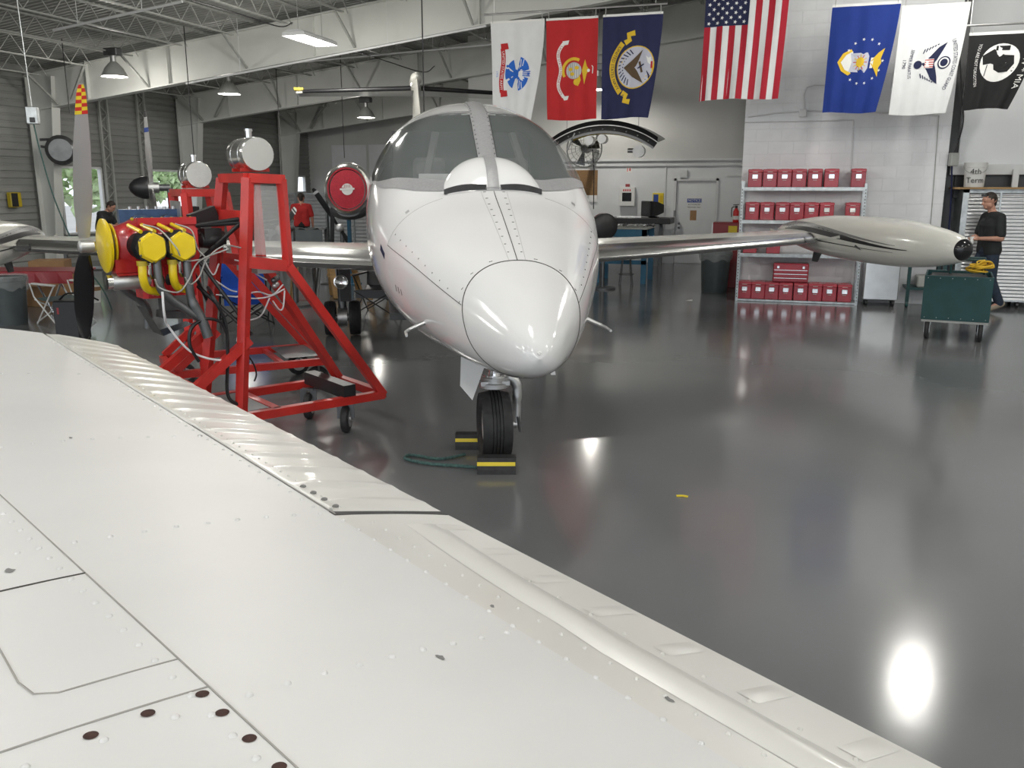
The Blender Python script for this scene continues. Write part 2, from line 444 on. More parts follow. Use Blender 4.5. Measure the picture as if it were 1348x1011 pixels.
# return wall from the door wall to the block wall, and block wall itself
XBL = onY(981, 150, YB).x; XBR = onY(1249, 200, YB).x
wr = struct('wall_right')
mb = MB(); mb.bx(XBL + .02, XBL + .2, YB + .2, YD + .2, 0, 6.9); mb.build('return_wall', 'wall_paint', wr)
wk = struct('wall_block')
mb = MB(); mb.bx(XBL + .012, XBR - .012, YB + .004, YB + .2, 0, 6.9)
mb.build('mortar_bed', 'mortar', wk)
BW, BH = .40, .20
proto = None; z = 0.0; r = 0
BTOP = 5.4
while z < BTOP - .01:
    x = XBL - (BW/2 if r % 2 else 0)
    while x < XBR - .02:
        a, b = max(x, XBL), min(x + BW, XBR)
        if b - a > .04:
            full = abs((b - a) - BW) < 1e-4
            if full and proto is not None:
                o = proto.copy(); COL.objects.link(o); o.location = (a, YB, z)
            else:
                m2 = MB(); w = b - a; c = .0025
                m2.cbx(.0015, w - .0015, 0, .06, .0015, BH - .0015, c)
                o = m2.build('block', 'block_paint', wk, local=True); o.location = (a, YB, z)
                if full: proto = o
        x += BW
    z += BH; r += 1
# right end: recessed wall with white panels and the enclosing right wall
wp = struct('wall_recess')
mb = MB(); mb.bx(XBR + .05, XR, YB + .75, YB + .9, 0, 6.9); mb.build('recess_wall', 'wall_paint', wp)
wrr = struct('wall_side')
mb = MB(); mb.bx(XR, XR + .15, -9, YBACK, 0, 6.4); mb.build('side_sheet', 'wall_grey', wrr)

# ================================================================== the business jet
JA = radians(26.2); JN = Vector((-1.915, 5.59, 0))
jet = thing('business_jet', 'white business jet with rounded nose, tip tanks and tall tail in the hangar', 'airplane', JN, JA)
FS=[-1.76,-1.73,-1.65,-1.45,-1.05,-.5,0,.45,.95,1.5,2.5,6.5,9,11.5]
FW=[0,.06,.125,.225,.39,.58,.73,.815,.85,.86,.86,.85,.6,.18]
FT=[1.05,1.11,1.18,1.29,1.47,1.68,1.86,2.16,2.44,2.53,2.54,2.54,2.5,2.35]
FB=[1.05,1.0,.945,.89,.835,.80,.77,.77,.77,.77,.77,.80,1.1,1.9]
FC=[1.05,1.055,1.065,1.09,1.16,1.29,1.40,1.48,1.54,1.55,1.55,1.6,1.7,2.1]
def pchip(X, Y):
    X = np.array(X, float); Y = np.array(Y, float); h = np.diff(X); d = np.diff(Y) / h
    m = np.zeros(len(X)); m[0] = d[0]; m[-1] = d[-1]
    for i in range(1, len(X) - 1):
        if d[i-1] * d[i] > 0:
            a = 2*h[i] + h[i-1]; b = h[i] + 2*h[i-1]; m[i] = (a + b) / (a/d[i-1] + b/d[i])
    def f(x):
        i = min(max(int(np.searchsorted(X, x)) - 1, 0), len(X) - 2); t = (x - X[i]) / h[i]
        return float((1+2*t)*(1-t)**2*Y[i] + t*(1-t)**2*h[i]*m[i] + t*t*(3-2*t)*Y[i+1] + t*t*(t-1)*h[i]*m[i+1])
    return f
fw, ft, fb, fc = pchip(FS, FW), pchip(FS, FT), pchip(FS, FB), pchip(FS, FC)
def fus(s, th, off=0.0):       # local point on the hull: th 0 = picture right, pi/2 = top
    c, sn = cos(th), sin(th); e = 2 / 2.2
    cc = copysign(abs(c)**e, c); ss = copysign(abs(sn)**e, sn)
    zc = fc(s); hz = (ft(s) - zc) if sn >= 0 else (zc - fb(s))
    return Vector(((fw(s) + off) * cc, s, zc + (hz + off) * ss))
SB = pchip([0, 8, 22, 37, 50, 62, 70.5], [.02, .02, .03, .13, .30, .55, 1.00])
ST = pchip([0, 8, 21, 46, 60, 70.5], [.88, .90, 1.00, 1.36, 1.46, 1.36])
def pane(p, q, side, off):     # p 0..1 outwards from the centre post, q 0..1 up the glass
    k = 2.5 + p * 68.0
    q2 = q
    s = SB(k) * (1 - q2) + ST(k) * q2
    return fus(s, radians(90 + side * k), off)
def inpane(s, th):
    k = abs(math.degrees(th) - 90)
    if k < 4.5 or k > 67.5: return False
    a, b = SB(k), ST(k); q = (s - a) / (b - a)
    return 0.07 < q < 0.93
def sseam(th): return -1.045 - .2*(1 - sin(th))
ss = [-1.7595, -1.757, -1.75, -1.74, -1.73, -1.71] + list(np.arange(-1.68, -1.05, .045)) + [-1.05]
rad = MB(); NT = 96
rad.grid([[fus(-1.7595 + (s + 1.7595)/.7095*(sseam(2*pi*j/NT) + 1.7595), 2*pi*j/NT) for j in range(NT)] for s in ss], closed=True, caps=True)
rad.build('radome', 'jet_white', jet, 60, local=True, label='smooth white rounded nose cone')
ss2 = list(np.arange(-1.046, 0, .05)) + list(np.arange(0, 1.7, .025)) + list(np.arange(1.7, 11.5, .2)) + [11.5]
NT = 200
def sfwd(s, th): return s if s > -.3 else -.3 + (s + .3)/.746*(-.3 - sseam(th) - .004)
rows = [[fus(sfwd(s, 2*pi*j/NT), 2*pi*j/NT) for j in range(NT)] for s in ss2]
hull = MB(); hull.v = [tuple(p) for r in rows for p in r]
for i in range(len(ss2) - 1):
    for j in range(NT):
        sm = (ss2[i] + ss2[i+1]) / 2; tm = 2*pi*(j + .5)/NT
        if 0 < sm < 1.6 and tm < pi and inpane(sm, tm): continue
        k = (j + 1) % NT
        hull.f.append((i*NT + j, i*NT + k, (i+1)*NT + k, (i+1)*NT + j))
hull.f.append(tuple(range((len(ss2)-1)*NT, len(ss2)*NT)))
fuse = hull.build('fuselage', 'jet_white', jet, 60, local=True)
for side in (-1, 1):
    gl = MB(); gl.grid([[pane(.02 + .96*i/28, .05 + .90*j/16, side, .003) for j in range(17)] for i in range(29)])
    g = gl.build('windshield', 'windshield', jet, 60, local=True, label='hazy curved grey windshield glass')
    fr = MB()
    def ring(ps):    # frame strip between outer and inner outline
        out = []
        for po, qo, pi_, qi in ps: out.append((pane(po, qo, side, .005), pane(pi_, qi, side, .006)))
        return out
    outl = []
    n = 30
    for i in range(n + 1): outl.append((i/n, 0.0, .035 + .925*i/n, .12))
    for j in range(1, 17): outl.append((1.0, j/16, .955, .12 + .80*j/16))
    for i in range(1, n + 1): outl.append((1 - i/n, 1.0, .955 - .92*i/n, .94))
    rr = ring(outl)
    fr.grid([[a for a, b in rr], [b for a, b in rr]])
    fr.build('windshield_frame', 'frame_grey', g, 60, local=True)
post = MB(); sarr = [-.03 + 1.25*i/24 for i in range(25)]
post.grid([[fus(s, radians(90 + w), h) for w, h in ((-3.6, .004), (-2.6, .016), (0, .022), (2.6, .016), (3.6, .004))] for s in sarr])
po = post.build('windshield_post', 'frame_grey', jet, 40, local=True, label='grey riveted centre post of the windshield')
scr = MB()
for s in sarr[::1]:
    for w in (-2.9, 2.9):
        p = fus(s, radians(90 + w), .014); scr.ell(p, .006, 6, 4)
scr.build('screws', 'chip', po, local=True, kind='stuff')
# fairing hood in front of the glass with the two dark air slots
hd = MB(); rows = []
for j in range(15):
    t = j / 14; y = -.03 + .34 * t
    shape = (1 - (1 - t/.42)**2) if t < .42 else cos(pi/2*(t - .42)/.58)**.8 if t < 1 else 0
    hw_ = .325 * (sqrt(max(0, 1 - ((t - .25)/.75)**2)) if t > .25 else .93 + .07*sin(pi/2*t/.25)); hw_ = max(hw_, .01)
    row = []
    for i in range(25):
        x = hw_ * (-1 + 2*i/24); k = fw(y); q = min(.999, abs(x)/k); zz = fc(y) + (ft(y) - fc(y)) * (1 - q**2.2)**(1/2.2)
        row.append((x, y, zz + .085*shape*(1 - abs(x/hw_)**2.4)**.7 + .004))
    rows.append(row)
hd.grid(rows)
hpost = MB(); hpost.grid([[Vector(r[12]) + Vector((x, -.002, .007 if abs(x) < .03 else .003)) for x in (-.038, -.028, 0, .028, .038)] for r in rows])
hood = hd.build('windshield_hood', 'jet_white', jet, 60, local=True, label='white domed hood at the foot of the windshield')
hpost.build('post_foot', 'frame_grey', hood, 40, local=True)
for side in (-1, 1):
    sl = MB(); pts = []
    for i in range(10):
        k = 2.8 + 21 * i / 9
        pts.append(fus(-.02 + .012 * (i/9), radians(90 + side*k), .014))
    rows = []
    for i, p in enumerate(pts):
        h = .020 + .010 * sin(pi * i / 9)
        rows.append([p + Vector((0, -.014, -.012)), p + Vector((0, .022, -.01)), p + Vector((0, .022, h)), p + Vector((0, -.008, h))])
    sl.grid(rows, closed=True, caps=True)
    sl.build('air_slot', 'rubber', hood, 40, local=True)
# panel seams, fasteners
def seam(pts, name='panel_seam', r=.0028, m='seam'):
    t = MB(); t.tube([fus(s, radians(th), .0005) for s, th in pts], r, 5); return t.build(name, m, fuse, local=True)
seam([(sseam(radians(a)) - .002, a) for a in range(0, 361, 4)], r=.0032)
seam([(-1.04 + 1.0*i/12, 90 - 1.2*0) for i in range(13)])
for side in (-1, 1):
    seam([(-1.165 + 1.115*i/14, 90 + side*(70 + 8*i/14)) for i in range(15)], r=.002)
    seam([(-.05, 90 + side*k) for k in range(26, 79, 4)], r=.0012, m='seam_soft')
    seam([(-1.04 + 1.0*i/12, 90 + side*5.5) for i in range(13)], r=.0009, m='seam_soft')
fa = MB()
def dot(s, th, l=.006):
    p = fus(s, radians(th), .0012); q = fus(s, radians(th + 1.2), .0012); fa.bar(p, q, .004, .003)
for i in range(10):
    for w in (-4.6, 3.4): dot(-.95 + .1*i, 90 + w)
for k in (30, 52, 75, 108, 128, 145, 158): dot(sseam(radians(k)) + .03, k); dot(sseam(radians(k)) + .03, k + 1.5)
for i in range(9):
    for sd in (-1, 1): dot(-.98 + .11*i, 90 + sd*66)
fa.build('fasteners', 'seam', fuse, local=True, kind='stuff')
mk = MB(); mk.grid([[fus(-.02 + .12*i, radians(90 + 85.5 + 4*j - 3*i), .002) for j in range(2)] for i in range(2)])
mk.build('side_inlet', 'print_navy', fuse, local=True)
mk = MB(); mk.grid([[fus(-.02 + .03*i, radians(138 + 3*j), .002) for j in range(2)] for i in range(2)]); mk.build('vent_patch', 'frame_grey', fuse, local=True)
mk = MB(); mk.grid([[fus(.05 + .03*i, radians(42 + 3*j), .002) for j in range(2)] for i in range(2)]); mk.build('vent_patch', 'frame_grey', fuse, local=True)
for k in range(3):
    mk = MB(); mk.grid([[fus(-.33 + .05*k + .012*i, radians(188 + 4*j), .0015) for j in range(2)] for i in range(2)]); mk.build('louvre', 'seam', fuse, local=True)
nb = MB(); nb.lathe([(0, .013), (.010, .013), (.018, .008), (.02, .001)], (0.0, -1.735, 1.075), (0, -1, .1), 12); nb.build('nose_button', 'plastic_white', jet, 40, local=True)
for sd, th in ((-1, 203), (1, -23)):
    p = fus(-.62, radians(th)); d = Vector((sd*.8, 0, -.35)).normalized()
    pt = MB(); pt.tube([p - d*.02, p + d*.10, p + d*.125 + Vector((0, -.03, 0)), p + d*.125 + Vector((0, -.16, 0))], [.016, .012, .011, .008], 8)
    pt.build('pitot_probe', 'aluminium_dull', jet, 40, local=True)
# cockpit inside
ck = MB(); ck.bx(-.62, .62, 2.2, 2.25, .95, 2.35); ck.build('cockpit_bulkhead', 'cockpit', jet, local=True)
ck = MB(); ck.grid([[(x, .42 + .25*abs(x)**2 + dy, 1.74 - .18*x*x + dzz) for x in np.linspace(-.6, .6, 13)] for dy, dzz in ((-.3, -.06), (0, .07), (.12, .04), (.14, -.5))]); ck.build('glareshield', 'cockpit', jet, 40, local=True)
ck = MB(); ck.bx(-.7, .7, .3, 2.2, .95, 1.0); ck.build('cockpit_floor', 'cockpit', jet, local=True)
for sd in (-1, 1):
    st = MB(); st.cbx(sd*.34 - .22, sd*.34 + .22, 1.35, 1.47, 1.2, 1.88, .04); st.cbx(sd*.34 - .13, sd*.34 + .13, 1.38, 1.47, 1.9, 2.1, .03); st.build('pilot_seat', 'cockpit_seat', jet, 40, local=True)
    st = MB(); st.bar((sd*.46, .78, 1.62), (sd*.30, 1.18, 2.28), .05, .03); st.build('cockpit_strip', 'cockpit_seat', jet, local=True)  # slanted grey strip behind each pane
st = MB(); st.bx(-.47, -.22, .42, .425, 1.83, 1.96); st.build('paper_card', 'paper', jet, local=True)
# wings
def wing(side):
    w = []
    def sec(x, le, ch, z, th):
        pts = []
        for k in range(33):
            a = 2*pi*k/32; t = (1 - cos(a))/2            # 0 at LE
            yt = th*5*ch*(.2969*sqrt(t) - .126*t - .3516*t*t + .2843*t**3 - .1015*t**4)
            pts.append((side*x, le + ch*t, z + (yt if a <= pi else -yt) + .02*ch*4*t*(1-t)))
        return pts
    st = [(0.4, 3.85, 2.75, 1.0, .10), (.86, 3.98, 2.6, 1.02, .10), (2.9, 4.48, 2.05, 1.10, .10), (4.98, 5.0, 1.45, 1.19, .105)]
    a = [sec(*q) for q in st]
    m = MB(); m.grid(a, caps=False); wo = m.build('wing', 'jet_cream', jet, 40, local=True)
    # polished leading edge strip, the first few percent of the chord
    ks = [27, 28, 29, 30, 31, 32, 1, 2, 3, 4]
    rows = []
    for r, q in zip(a, st):
        row = []
        for k in ks:
            x, y, z = r[k % 32]; row.append((x, y - .003, z + (.003 if k < 9 else -.003)))
        rows.append(row)
    m = MB(); m.grid(rows); m.build('leading_edge', 'aluminium', wo, 40, local=True)
    # boot end patch, vortex strips on top
    rows = []
    for x, le, ch, z, th in ((4.72, 4.935, 1.52, 1.18, .106), (4.97, 5.0, 1.45, 1.19, .106)):
        r = sec(x, le, ch, z, th); rows.append([(r[k % 32][0], r[k % 32][1] - .006, r[k % 32][2]) for k in (28, 29, 30, 31, 32, 1, 2, 3, 4)])
    m = MB(); m.grid(rows); m.build('boot_end', 'steel_dark', wo, 40, local=True)
    # tip tank
    tx, tz = side*5.20, 1.235
    prof = [(2.36, .02), (2.37, .06), (2.40, .095), (2.45, .125), (2.6, .165), (2.9, .215), (3.3, .255), (3.7, .275), (4.2, .28), (4.8, .275), (5.3, .255), (5.8, .21), (6.3, .14), (6.6, .07), (6.72, .01)]
    rp = pchip([p[0] for p in prof], [p[1] for p in prof])
    tk = MB(); L = [2.418, 2.44, 2.47, 2.51] + list(np.arange(2.55, 6.7, .12)) + [6.72]
    tk.grid([[(tx + rp(s)*cos(2*pi*j/40), s, tz + rp(s)*sin(2*pi*j/40)) for j in range(40)] for s in L], closed=True, caps=True)
    to = tk.build('tip_tank', 'jet_cream', jet, 40, local=True, label='cream wing tip fuel tank with black stripes')
    nc = MB(); L = [2.36, 2.364, 2.37, 2.385, 2.40, 2.42]
    nc.grid([[(tx + (rp(s)+.002)*cos(2*pi*j/32), s, tz + (rp(s)+.002)*sin(2*pi*j/32)) for j in range(32)] for s in L], closed=True, caps=True)
    nc.build('tank_nose', 'black_gloss', to, 60, local=True, label='black dome on the tank nose')
    def stripe(sa, sb, ang, wid, m, n=24):
        rows = []
        for i in range(n + 1):
            t = i / n; s = sa + (sb - sa) * t; th = ang(t); w2 = wid(t)
            A = (pi - radians(th)) if side > 0 else radians(th)
            dw = w2 / max(rp(s), .05) * (-1 if side > 0 else 1)
            rows.append([(tx + (rp(s)+.003)*cos(A + dw*e), s, tz + (rp(s)+.003)*sin(A + dw*e)) for e in (-.5, 0, .5)])
        b = MB(); b.grid(rows); b.build('stripe', m, to, 60, local=True)
    stripe(3.05, 6.2, lambda t: -12 + 52*t**1.3, lambda t: .006 + .13*t, 'black')
    stripe(3.25, 6.4, lambda t: -2 + 56*t**1.2, lambda t: .004 + .09*t, 'grey_decal')
    stripe(3.3, 5.1, lambda t: -20 + 10*t, lambda t: .003 + .014*t, 'black')
    # wing root fairing onto the tank and small fin below
    b = MB(); b.grid([[(side*4.93 + side*.02*e, 4.4 + 2.0*i/14, 1.19 - .09*(e) + .10*sin(pi*i/14)*e) for e in (-1, 0, 1)] for i in range(15)]); b.build('tank_fillet', 'jet_cream', to, 60, local=True)
    b = MB(); b.prism([(0, 0), (.22, 0), (.26, -.16), (.12, -.16)], (tx - .01, 5.35, 1.02), (0, 1, 0), (0, 0, 1), (1, 0, 0), .02); b.build('tank_fin', 'steel_dark', to, local=True)
    b = MB(); b.prism([(0, 0), (.16, .03), (.14, .06)], (tx - side*.278, 3.9, 1.13), (0, 1, 0), (0, 0, 1), (1, 0, 0), .006); b.build('tank_vane', 'steel_dark', to, local=True)
    return wo
for sd in (-1, 1): wing(sd)
# engine nacelles with red covers
for sd in (-1, 1):
    ex, ez = sd*1.27, 1.83
    nac = MB()
    prof = [(.42, .30), (.12, .315), (.03, .335), (0, .36), (.02, .385), (.10, .415), (.4, .445), (1.0, .46), (1.7, .43), (2.3, .34), (2.6, .28), (2.6, .24)]
    nac.lathe([(a, r) for a, r in prof], (ex, 9.3, ez), (0, 1, 0), 40, caps=False, sx=.92)
    no = nac.build('engine_nacelle', 'aluminium', jet, 40, local=True, label='polished engine nacelle with red intake cover')
    cv = MB(); rows = []
    for i in range(9):
        r = .318 * i / 8
        rows.append([(ex + .9*r*cos(2*pi*j/40), 9.36 - .045*(1 - (r/.318)**2) - .006*sin(ex + r*cos(2*pi*j/40)*95), ez + r*sin(2*pi*j/40)) for j in range(40)])
    cv.grid(rows, closed=True); co = cv.build('intake_cover', 'red_cover', no, 60, local=True, label='red quilted engine intake cover')
    em = MB(); em.lathe([(0, .095), (-.006, .095)], (ex, 9.30, ez), (0, 1, 0), 24); em.bar((ex - .12, 9.288, ez), (ex + .12, 9.288, ez + .01), .03, .03); eo = em.build('cover_emblem', 'print_white', no, local=True)
    em = MB(); em.bar((ex - .10, 9.283, ez + .02), (ex + .12, 9.283, ez + .005), .006, .014)
    for q in range(4): em.bar((ex - .045 + .03*q, 9.290, ez + .03), (ex - .045 + .03*q, 9.290, ez + .075), .008, .008)
    em.build('cover_print', 'cabinet_red', no, local=True)
    sc_ = MB(); sc_.lathe([(0, .10), (.1, .16), (.9, .18), (1.5, .1)], (ex, 9.55, ez - .36), (0, 1, 0), 20, sx=2.0); sc_.build('lower_cowl', 'steel_dark', no, 40, local=True)
    py = MB(); py.bx(min(sd*.5, sd*1.0), max(sd*.5, sd*1.0), 9.6, 11.2, ez - .07, ez + .07); py.build('pylon', 'jet_white', no, local=True)
# fin and high tail plane
fn = MB()
fn.grid([[(-.06, 9.2, 2.4), (0, 8.9, 2.4), (.06, 9.2, 2.4), (.06, 11.4, 2.3), (-.06, 11.4, 2.3)], [(-.045, 11.0, 3.85), (0, 10.85, 3.85), (.045, 11.0, 3.85), (.04, 12.3, 3.85), (-.04, 12.3, 3.85)]], closed=True, caps=True)
fo = fn.build('tail_fin', 'jet_cream', jet, 30, local=True)
bl = MB(); bl.lathe([(0, .02), (.08, .075), (.4, .11), (1.2, .10), (1.7, .02)], (0, 10.7, 3.82), (0, 1, 0), 20); bl.build('fin_cap', 'jet_cream', fo, 40, local=True)
for sd in (-1, 1):
    m = MB()
    m.grid([[(sd*.04, 11.2, 3.62), (sd*.04, 11.25, 3.69), (sd*.04, 12.3, 3.66), (sd*.04, 12.3, 3.62)], [(sd*2.24, 11.85, 3.60), (sd*2.24, 11.88, 3.65), (sd*2.24, 12.5, 3.63), (sd*2.24, 12.5, 3.60)]], closed=True, caps=True)
    tp = m.build('tail_plane', 'jet_cream', jet, local=True)
    m = MB(); m.tube([(sd*.10, 11.20, 3.655), (sd*2.10, 11.80, 3.63)], [.046, .034], 10); m.build('deice_boot', 'black', tp, 40, local=True)
    m = MB(); m.bx(min(sd*2.10, sd*2.27), max(sd*2.10, sd*2.27), 11.79, 12.5, 3.655, 3.70); m.build('tail_tip', 'sign_yellow' if sd < 0 else 'jet_cream', tp, local=True)
# nose gear
def tyre(c, r, w, name, par, chine=False, groove=4):
    prof = []
    hw = w/2
    base = [(-hw*.80, r*.60), (-hw*.98, r*.74), (-hw, r*.84)]
    if chine: base += [(-hw*1.12, r*.90), (-hw*1.10, r*.925), (-hw*.72, r*.95)]
    else: base += [(-hw*.90, r*.94)]
    xs = []
    n = groove
    span = hw*1.16 if not chine else hw*1.1
    for g in range(n + 1):
        a = -span/2*1.25 + span*1.25*g/(n+1) if False else None
    tread = []
    lim = hw*.62
    for g in range(n + 1):
        x0 = -lim + 2*lim*g/(n+1); x1 = -lim + 2*lim*(g+1)/(n+1); ed = lambda x: r*(1 - .035*(x/lim)**2)
        tread += [(x0 + .003, ed(x0 + .003)), (x1 - .003, ed(x1 - .003))]
        if g < n: tread += [(x1 - .0025, ed(x1) - .009), (x1 + .0025, ed(x1) - .009)]
    prof = base + tread + [(-a, b) for a, b in base[::-1]]
    m = MB(); m.lathe(prof, c, (1, 0, 0), 40, caps=False); t = m.build(name, 'rubber', par, 30, local=True)
    m = MB(); m.lathe([(-hw*.78, r*.60), (-hw*.6, r*.5), (-hw*.55, r*.2), (-hw*.8, r*.14), (-hw*.8, .01)], c, (1, 0, 0), 24, caps=False); m.lathe([(hw*.78, r*.60), (hw*.6, r*.5), (hw*.55, r*.2), (hw*.8, r*.14), (hw*.8, .01)], c, (1, 0, 0), 24, caps=False)
    m.build('wheel_rim', 'aluminium_dull', t, 30, local=True); return t
ng = MB(); ng.tube([(0, 0, .9), (0, 0, .60)], .042, 14); ng.tube([(0, 0, .605), (0, 0, .545)], .085, 16)
g = ng.build('nose_strut', 'chrome', jet, 40, local=True)
m = MB(); m.lathe([(0, .105), (.03, .105), (.035, .09), (.055, .09), (.06, .105), (.075, .105)], (0, 0, .515), (0, 0, 1), 18); m.bar((-.10, -.05, .55), (.10, -.05, .55), .05, .03); m.build('strut_collar', 'aluminium_dull', g, 30, local=True)
m = MB(); m.tube(bez([(.03, 0, .57), (.11, 0, .575), (.158, 0, .52), (.162, 0, .42), (.158, 0, .25)], 6), [.036]*13 + [.034]*6 + [.03]*6, 12); m.tube([(.16, 0, .24), (.08, 0, .24)], .03, 12); m.build('nose_fork', 'aluminium_dull', g, 40, local=True)
m = MB(); m.tube([(.165, -.03, .30), (.18, -.03, .19)], .012, 8); m.build('tow_lug', 'steel_dark', g, local=True)
tyre((0, 0, .243), .243, .185, 'nose_tyre', jet, chine=True)
dr_ = MB()
dpts = [(-.30, .80), (-.07, .775), (-.17, .53)]
dr_.prism([(-.02, .82), (.16, .80), (.05, .50), (-.03, .60)], (-.235, -.32, 0), (1, 0, 0), (0, 0, 1), (0, 1, 0), .02); dr_.prism([(0, .82), (.3, .80), (.3, .66), (.12, .52), (0, .60)], (-.20, -.30, 0), (0, 1, 0), (0, 0, 1), (1, 0, 0), .015)
dr_.build('gear_door', 'jet_white', jet, local=True)
m = MB(); m.bar((.03, -.36, .80), (-.02, -.40, .73), .035, .012); m.build('belly_fin', 'jet_white', jet, local=True)
m = MB(); m.prism([(0, .86), (.10, .86), (.13, .66), (.10, .66)], (.235, -.35, 0), (1, 0, 0), (0, 0, 1), (0, 1, 0), .015); m.build('gear_door', 'jet_white', jet, local=True)
m = MB(); m.prism([(0, 0), (.05, 0), (.06, -.14), (.02, -.14)], (.30, -.33, .83), (1, 0, 0), (0, 0, 1), (0, 1, 0), .004); m.build('warning_streamer', 'red', jet, local=True)
# main gear
for sd in (-1, 1):
    gx, gy = sd*1.26, 5.45
    m = MB(); m.tube([(gx, gy, 1.15), (gx, gy, .30)], [.06, .05], 12); go = m.build('main_strut', 'steel_dark', jet, 40, local=True)
    m = MB(); m.tube([(gx - .24, gy - .02, 1.05), (gx - .32, gy - .05, .45)], .022, 8); m.build('gear_brace', 'aluminium_dull', go, local=True)
    m = MB(); m.bx(gx - .02, gx + .12, gy - .10, gy + .02, .45, .98); m.build('brake_lines', 'black', go, local=True)
    m = MB(); m.lathe([(-.03, .085), (0, .09), (.004, .075), (-.01, .05), (-.018, .01)], (gx, gy - .14, .70), (0, -1, 0), 20); m.build('landing_light', 'chrome', go, 40, local=True)
    m = MB(); m.tube([(gx - .12, gy, .235), (gx + .12, gy, .235)], .045, 12); m.tube([(gx - .06, gy, .235), (gx + .06, gy, .235)], .13, 16); m.build('axle_brakes', 'aluminium_dull', go, 30, local=True)
    for s2 in (-1, 1): tyre((gx + s2*.155, gy, .225), .225, .145, 'main_tyre', jet)
    m = MB(); m.prism([(0, 1.05), (.55, 1.05), (.45, .55), (.1, .5)], (gx + sd*.34, gy - .3, 0), (0, 1, 0), (0, 0, 1), (1, 0, 0), .02); m.build('main_gear_door', 'steel_dark', jet, local=True)

# ================================================================== foreground aircraft wing
ZTE = 1.12
_A = onz(155, 455, ZTE); _G = onz(1240, 1011, ZTE)
ES = (_A - _G).normalized(); EC = Vector((-ES.y, ES.x, 0))
if EC.dot(_C - _G) < 0: EC = -EC
WK = 0.28
CH = 1.62
def wprof(c): return WK*c*(1 - c/2) if c < 1 else WK*.5 - .32*max(0, c - 1.0)**2
def wpt(s, c, off=0.0): return _G + ES*s + EC*c + Vector((0, 0, wprof(c) + off))
wang = atan2(ES.y, ES.x)
wg = thing('aircraft_wing', 'white riveted light aircraft wing with ribbed aileron in the foreground', 'wing', (_G.x, _G.y, 0), 0)
S0, S1 = -3.4, 4.05
def tip(c): return 4.0 + .30*min(1, c/.45)**1.2 + .05*max(0, c - .45)
cs = [0.0, .03, .06, .1, .15, .2, .25, .29, .35, .45, .55, .65, .75, .85, .95, 1.05, 1.2, 1.35, 1.47, 1.55, 1.6, 1.62]
def zlow(c): t = c/CH; return -.10*sin(pi*min(1, t**.7)) - .012
def csp(s): return min(1.0, max(.62, .74 + .095*(s - .36)))
def warp_aft(s, c): return HC + .004 + (c - HC - .004)*(csp(s) - .0015 - HC - .004)/(SP - .0015 - HC - .004)
def warp_fwd(s, c): return CH - (CH - c)*(CH - csp(s) - .0015)/(CH - SP - .0015)
HC, SP = .285, .80
def skin(sa, sb, c0, c1, n=24, lower=True, off=0.0, warp=lambda s, c: c):
    cc = [c0] + [c for c in cs if c0 + .005 < c < c1 - .005] + [c1]
    mb = MB(); rows = []
    for i in range(n + 1):
        row = []
        for c in cc:
            e = sb(c) if callable(sb) else sb
            s_ = sa + (e - sa)*i/n; row.append(wpt(s_, warp(s_, c), off))
        if lower:
            for c in cc[::-1]:
                e = sb(c) if callable(sb) else sb
                s_ = sa + (e - sa)*i/n; row.append(_G + ES*s_ + EC*warp(s_, c) + Vector((0, 0, (-.012 if c < .3 else -.012 - .09*min(1, (c - .3)/.4)) + (0.0 if c < 1.45 else (c - 1.45)*.6))))
        rows.append(row)
    mb.grid(rows, closed=lower, caps=lower); return mb
# main box skin panels, between the spar line and the hinge line, split at the ribs
HC, SP = .285, .80
GAP = 1.165
skin(-3.4, tip, HC + .004, SP - .0015, 60, warp=warp_aft).build('wing_skin', 'wing_white', wg, 60)
skin(-3.4, tip, SP + .0015, CH, 40, warp=warp_fwd).build('forward_skin', 'wing_white', wg, 60)
skin(-3.4, GAP - .006, .0, HC + .004, 40).build('flap_shroud', 'wing_cream', wg, 60)
# aileron with pressed ribs
def aileron():
    mb = MB(); rows = []; n = 280; a0, a1 = GAP + .022, 3.995
    cc = [0, .02, .05, .09, .14, .19, .23, .26, HC - .008]
    for i in range(n + 1):
        s = a0 + (a1 - a0)*i/n
        ph = (s - a0)/.152 % 1.0
        row = []
        for c in cc:
            k = 1.0 if .03 < c < .25 else (.45 if c <= .03 else .0)
            h = .0062*max(0, (1 - abs(ph - .5)/.22))*k if abs(ph - .5) < .22 else 0
            ss_ = s + (tip(c) - 4.0)*(i/n)**6
            row.append(wpt(ss_, c, h))
        row += [wpt(s, HC - .008, -.05), wpt(s, 0, -.016)]
        rows.append(row)
    mb.grid(rows, closed=True, caps=True); return mb
al = aileron().build('aileron', 'wing_cream', wg, 35, label='cream ribbed aileron along the trailing edge')
m = MB(); m.tube([wpt(GAP + .03 + (3.95 - GAP)*i/40, HC - .004, .0015) for i in range(41)], .0055, 6); m.build('hinge_line', 'wing_cream', al, 60)
m = MB(); m.bar(wpt(GAP + .008, .004, -.004), wpt(GAP + .008, HC + .006, -.004), .026, .010); m.bar(wpt(GAP + .3, HC - .002, -.012), wpt(1.6, HC - .002, -.012), .004, .01); m.build('gap_shade_bar', 'black', wg)  # black bars laid in the gap to stand for its shade
m = MB(); m.tube([wpt(GAP + .9*i/30, HC, .001) for i in range(31)], .0022, 5); m.build('hinge_shade_strip', 'seam_soft', wg)  # grey strip drawn along the hinge for the shade of the gap
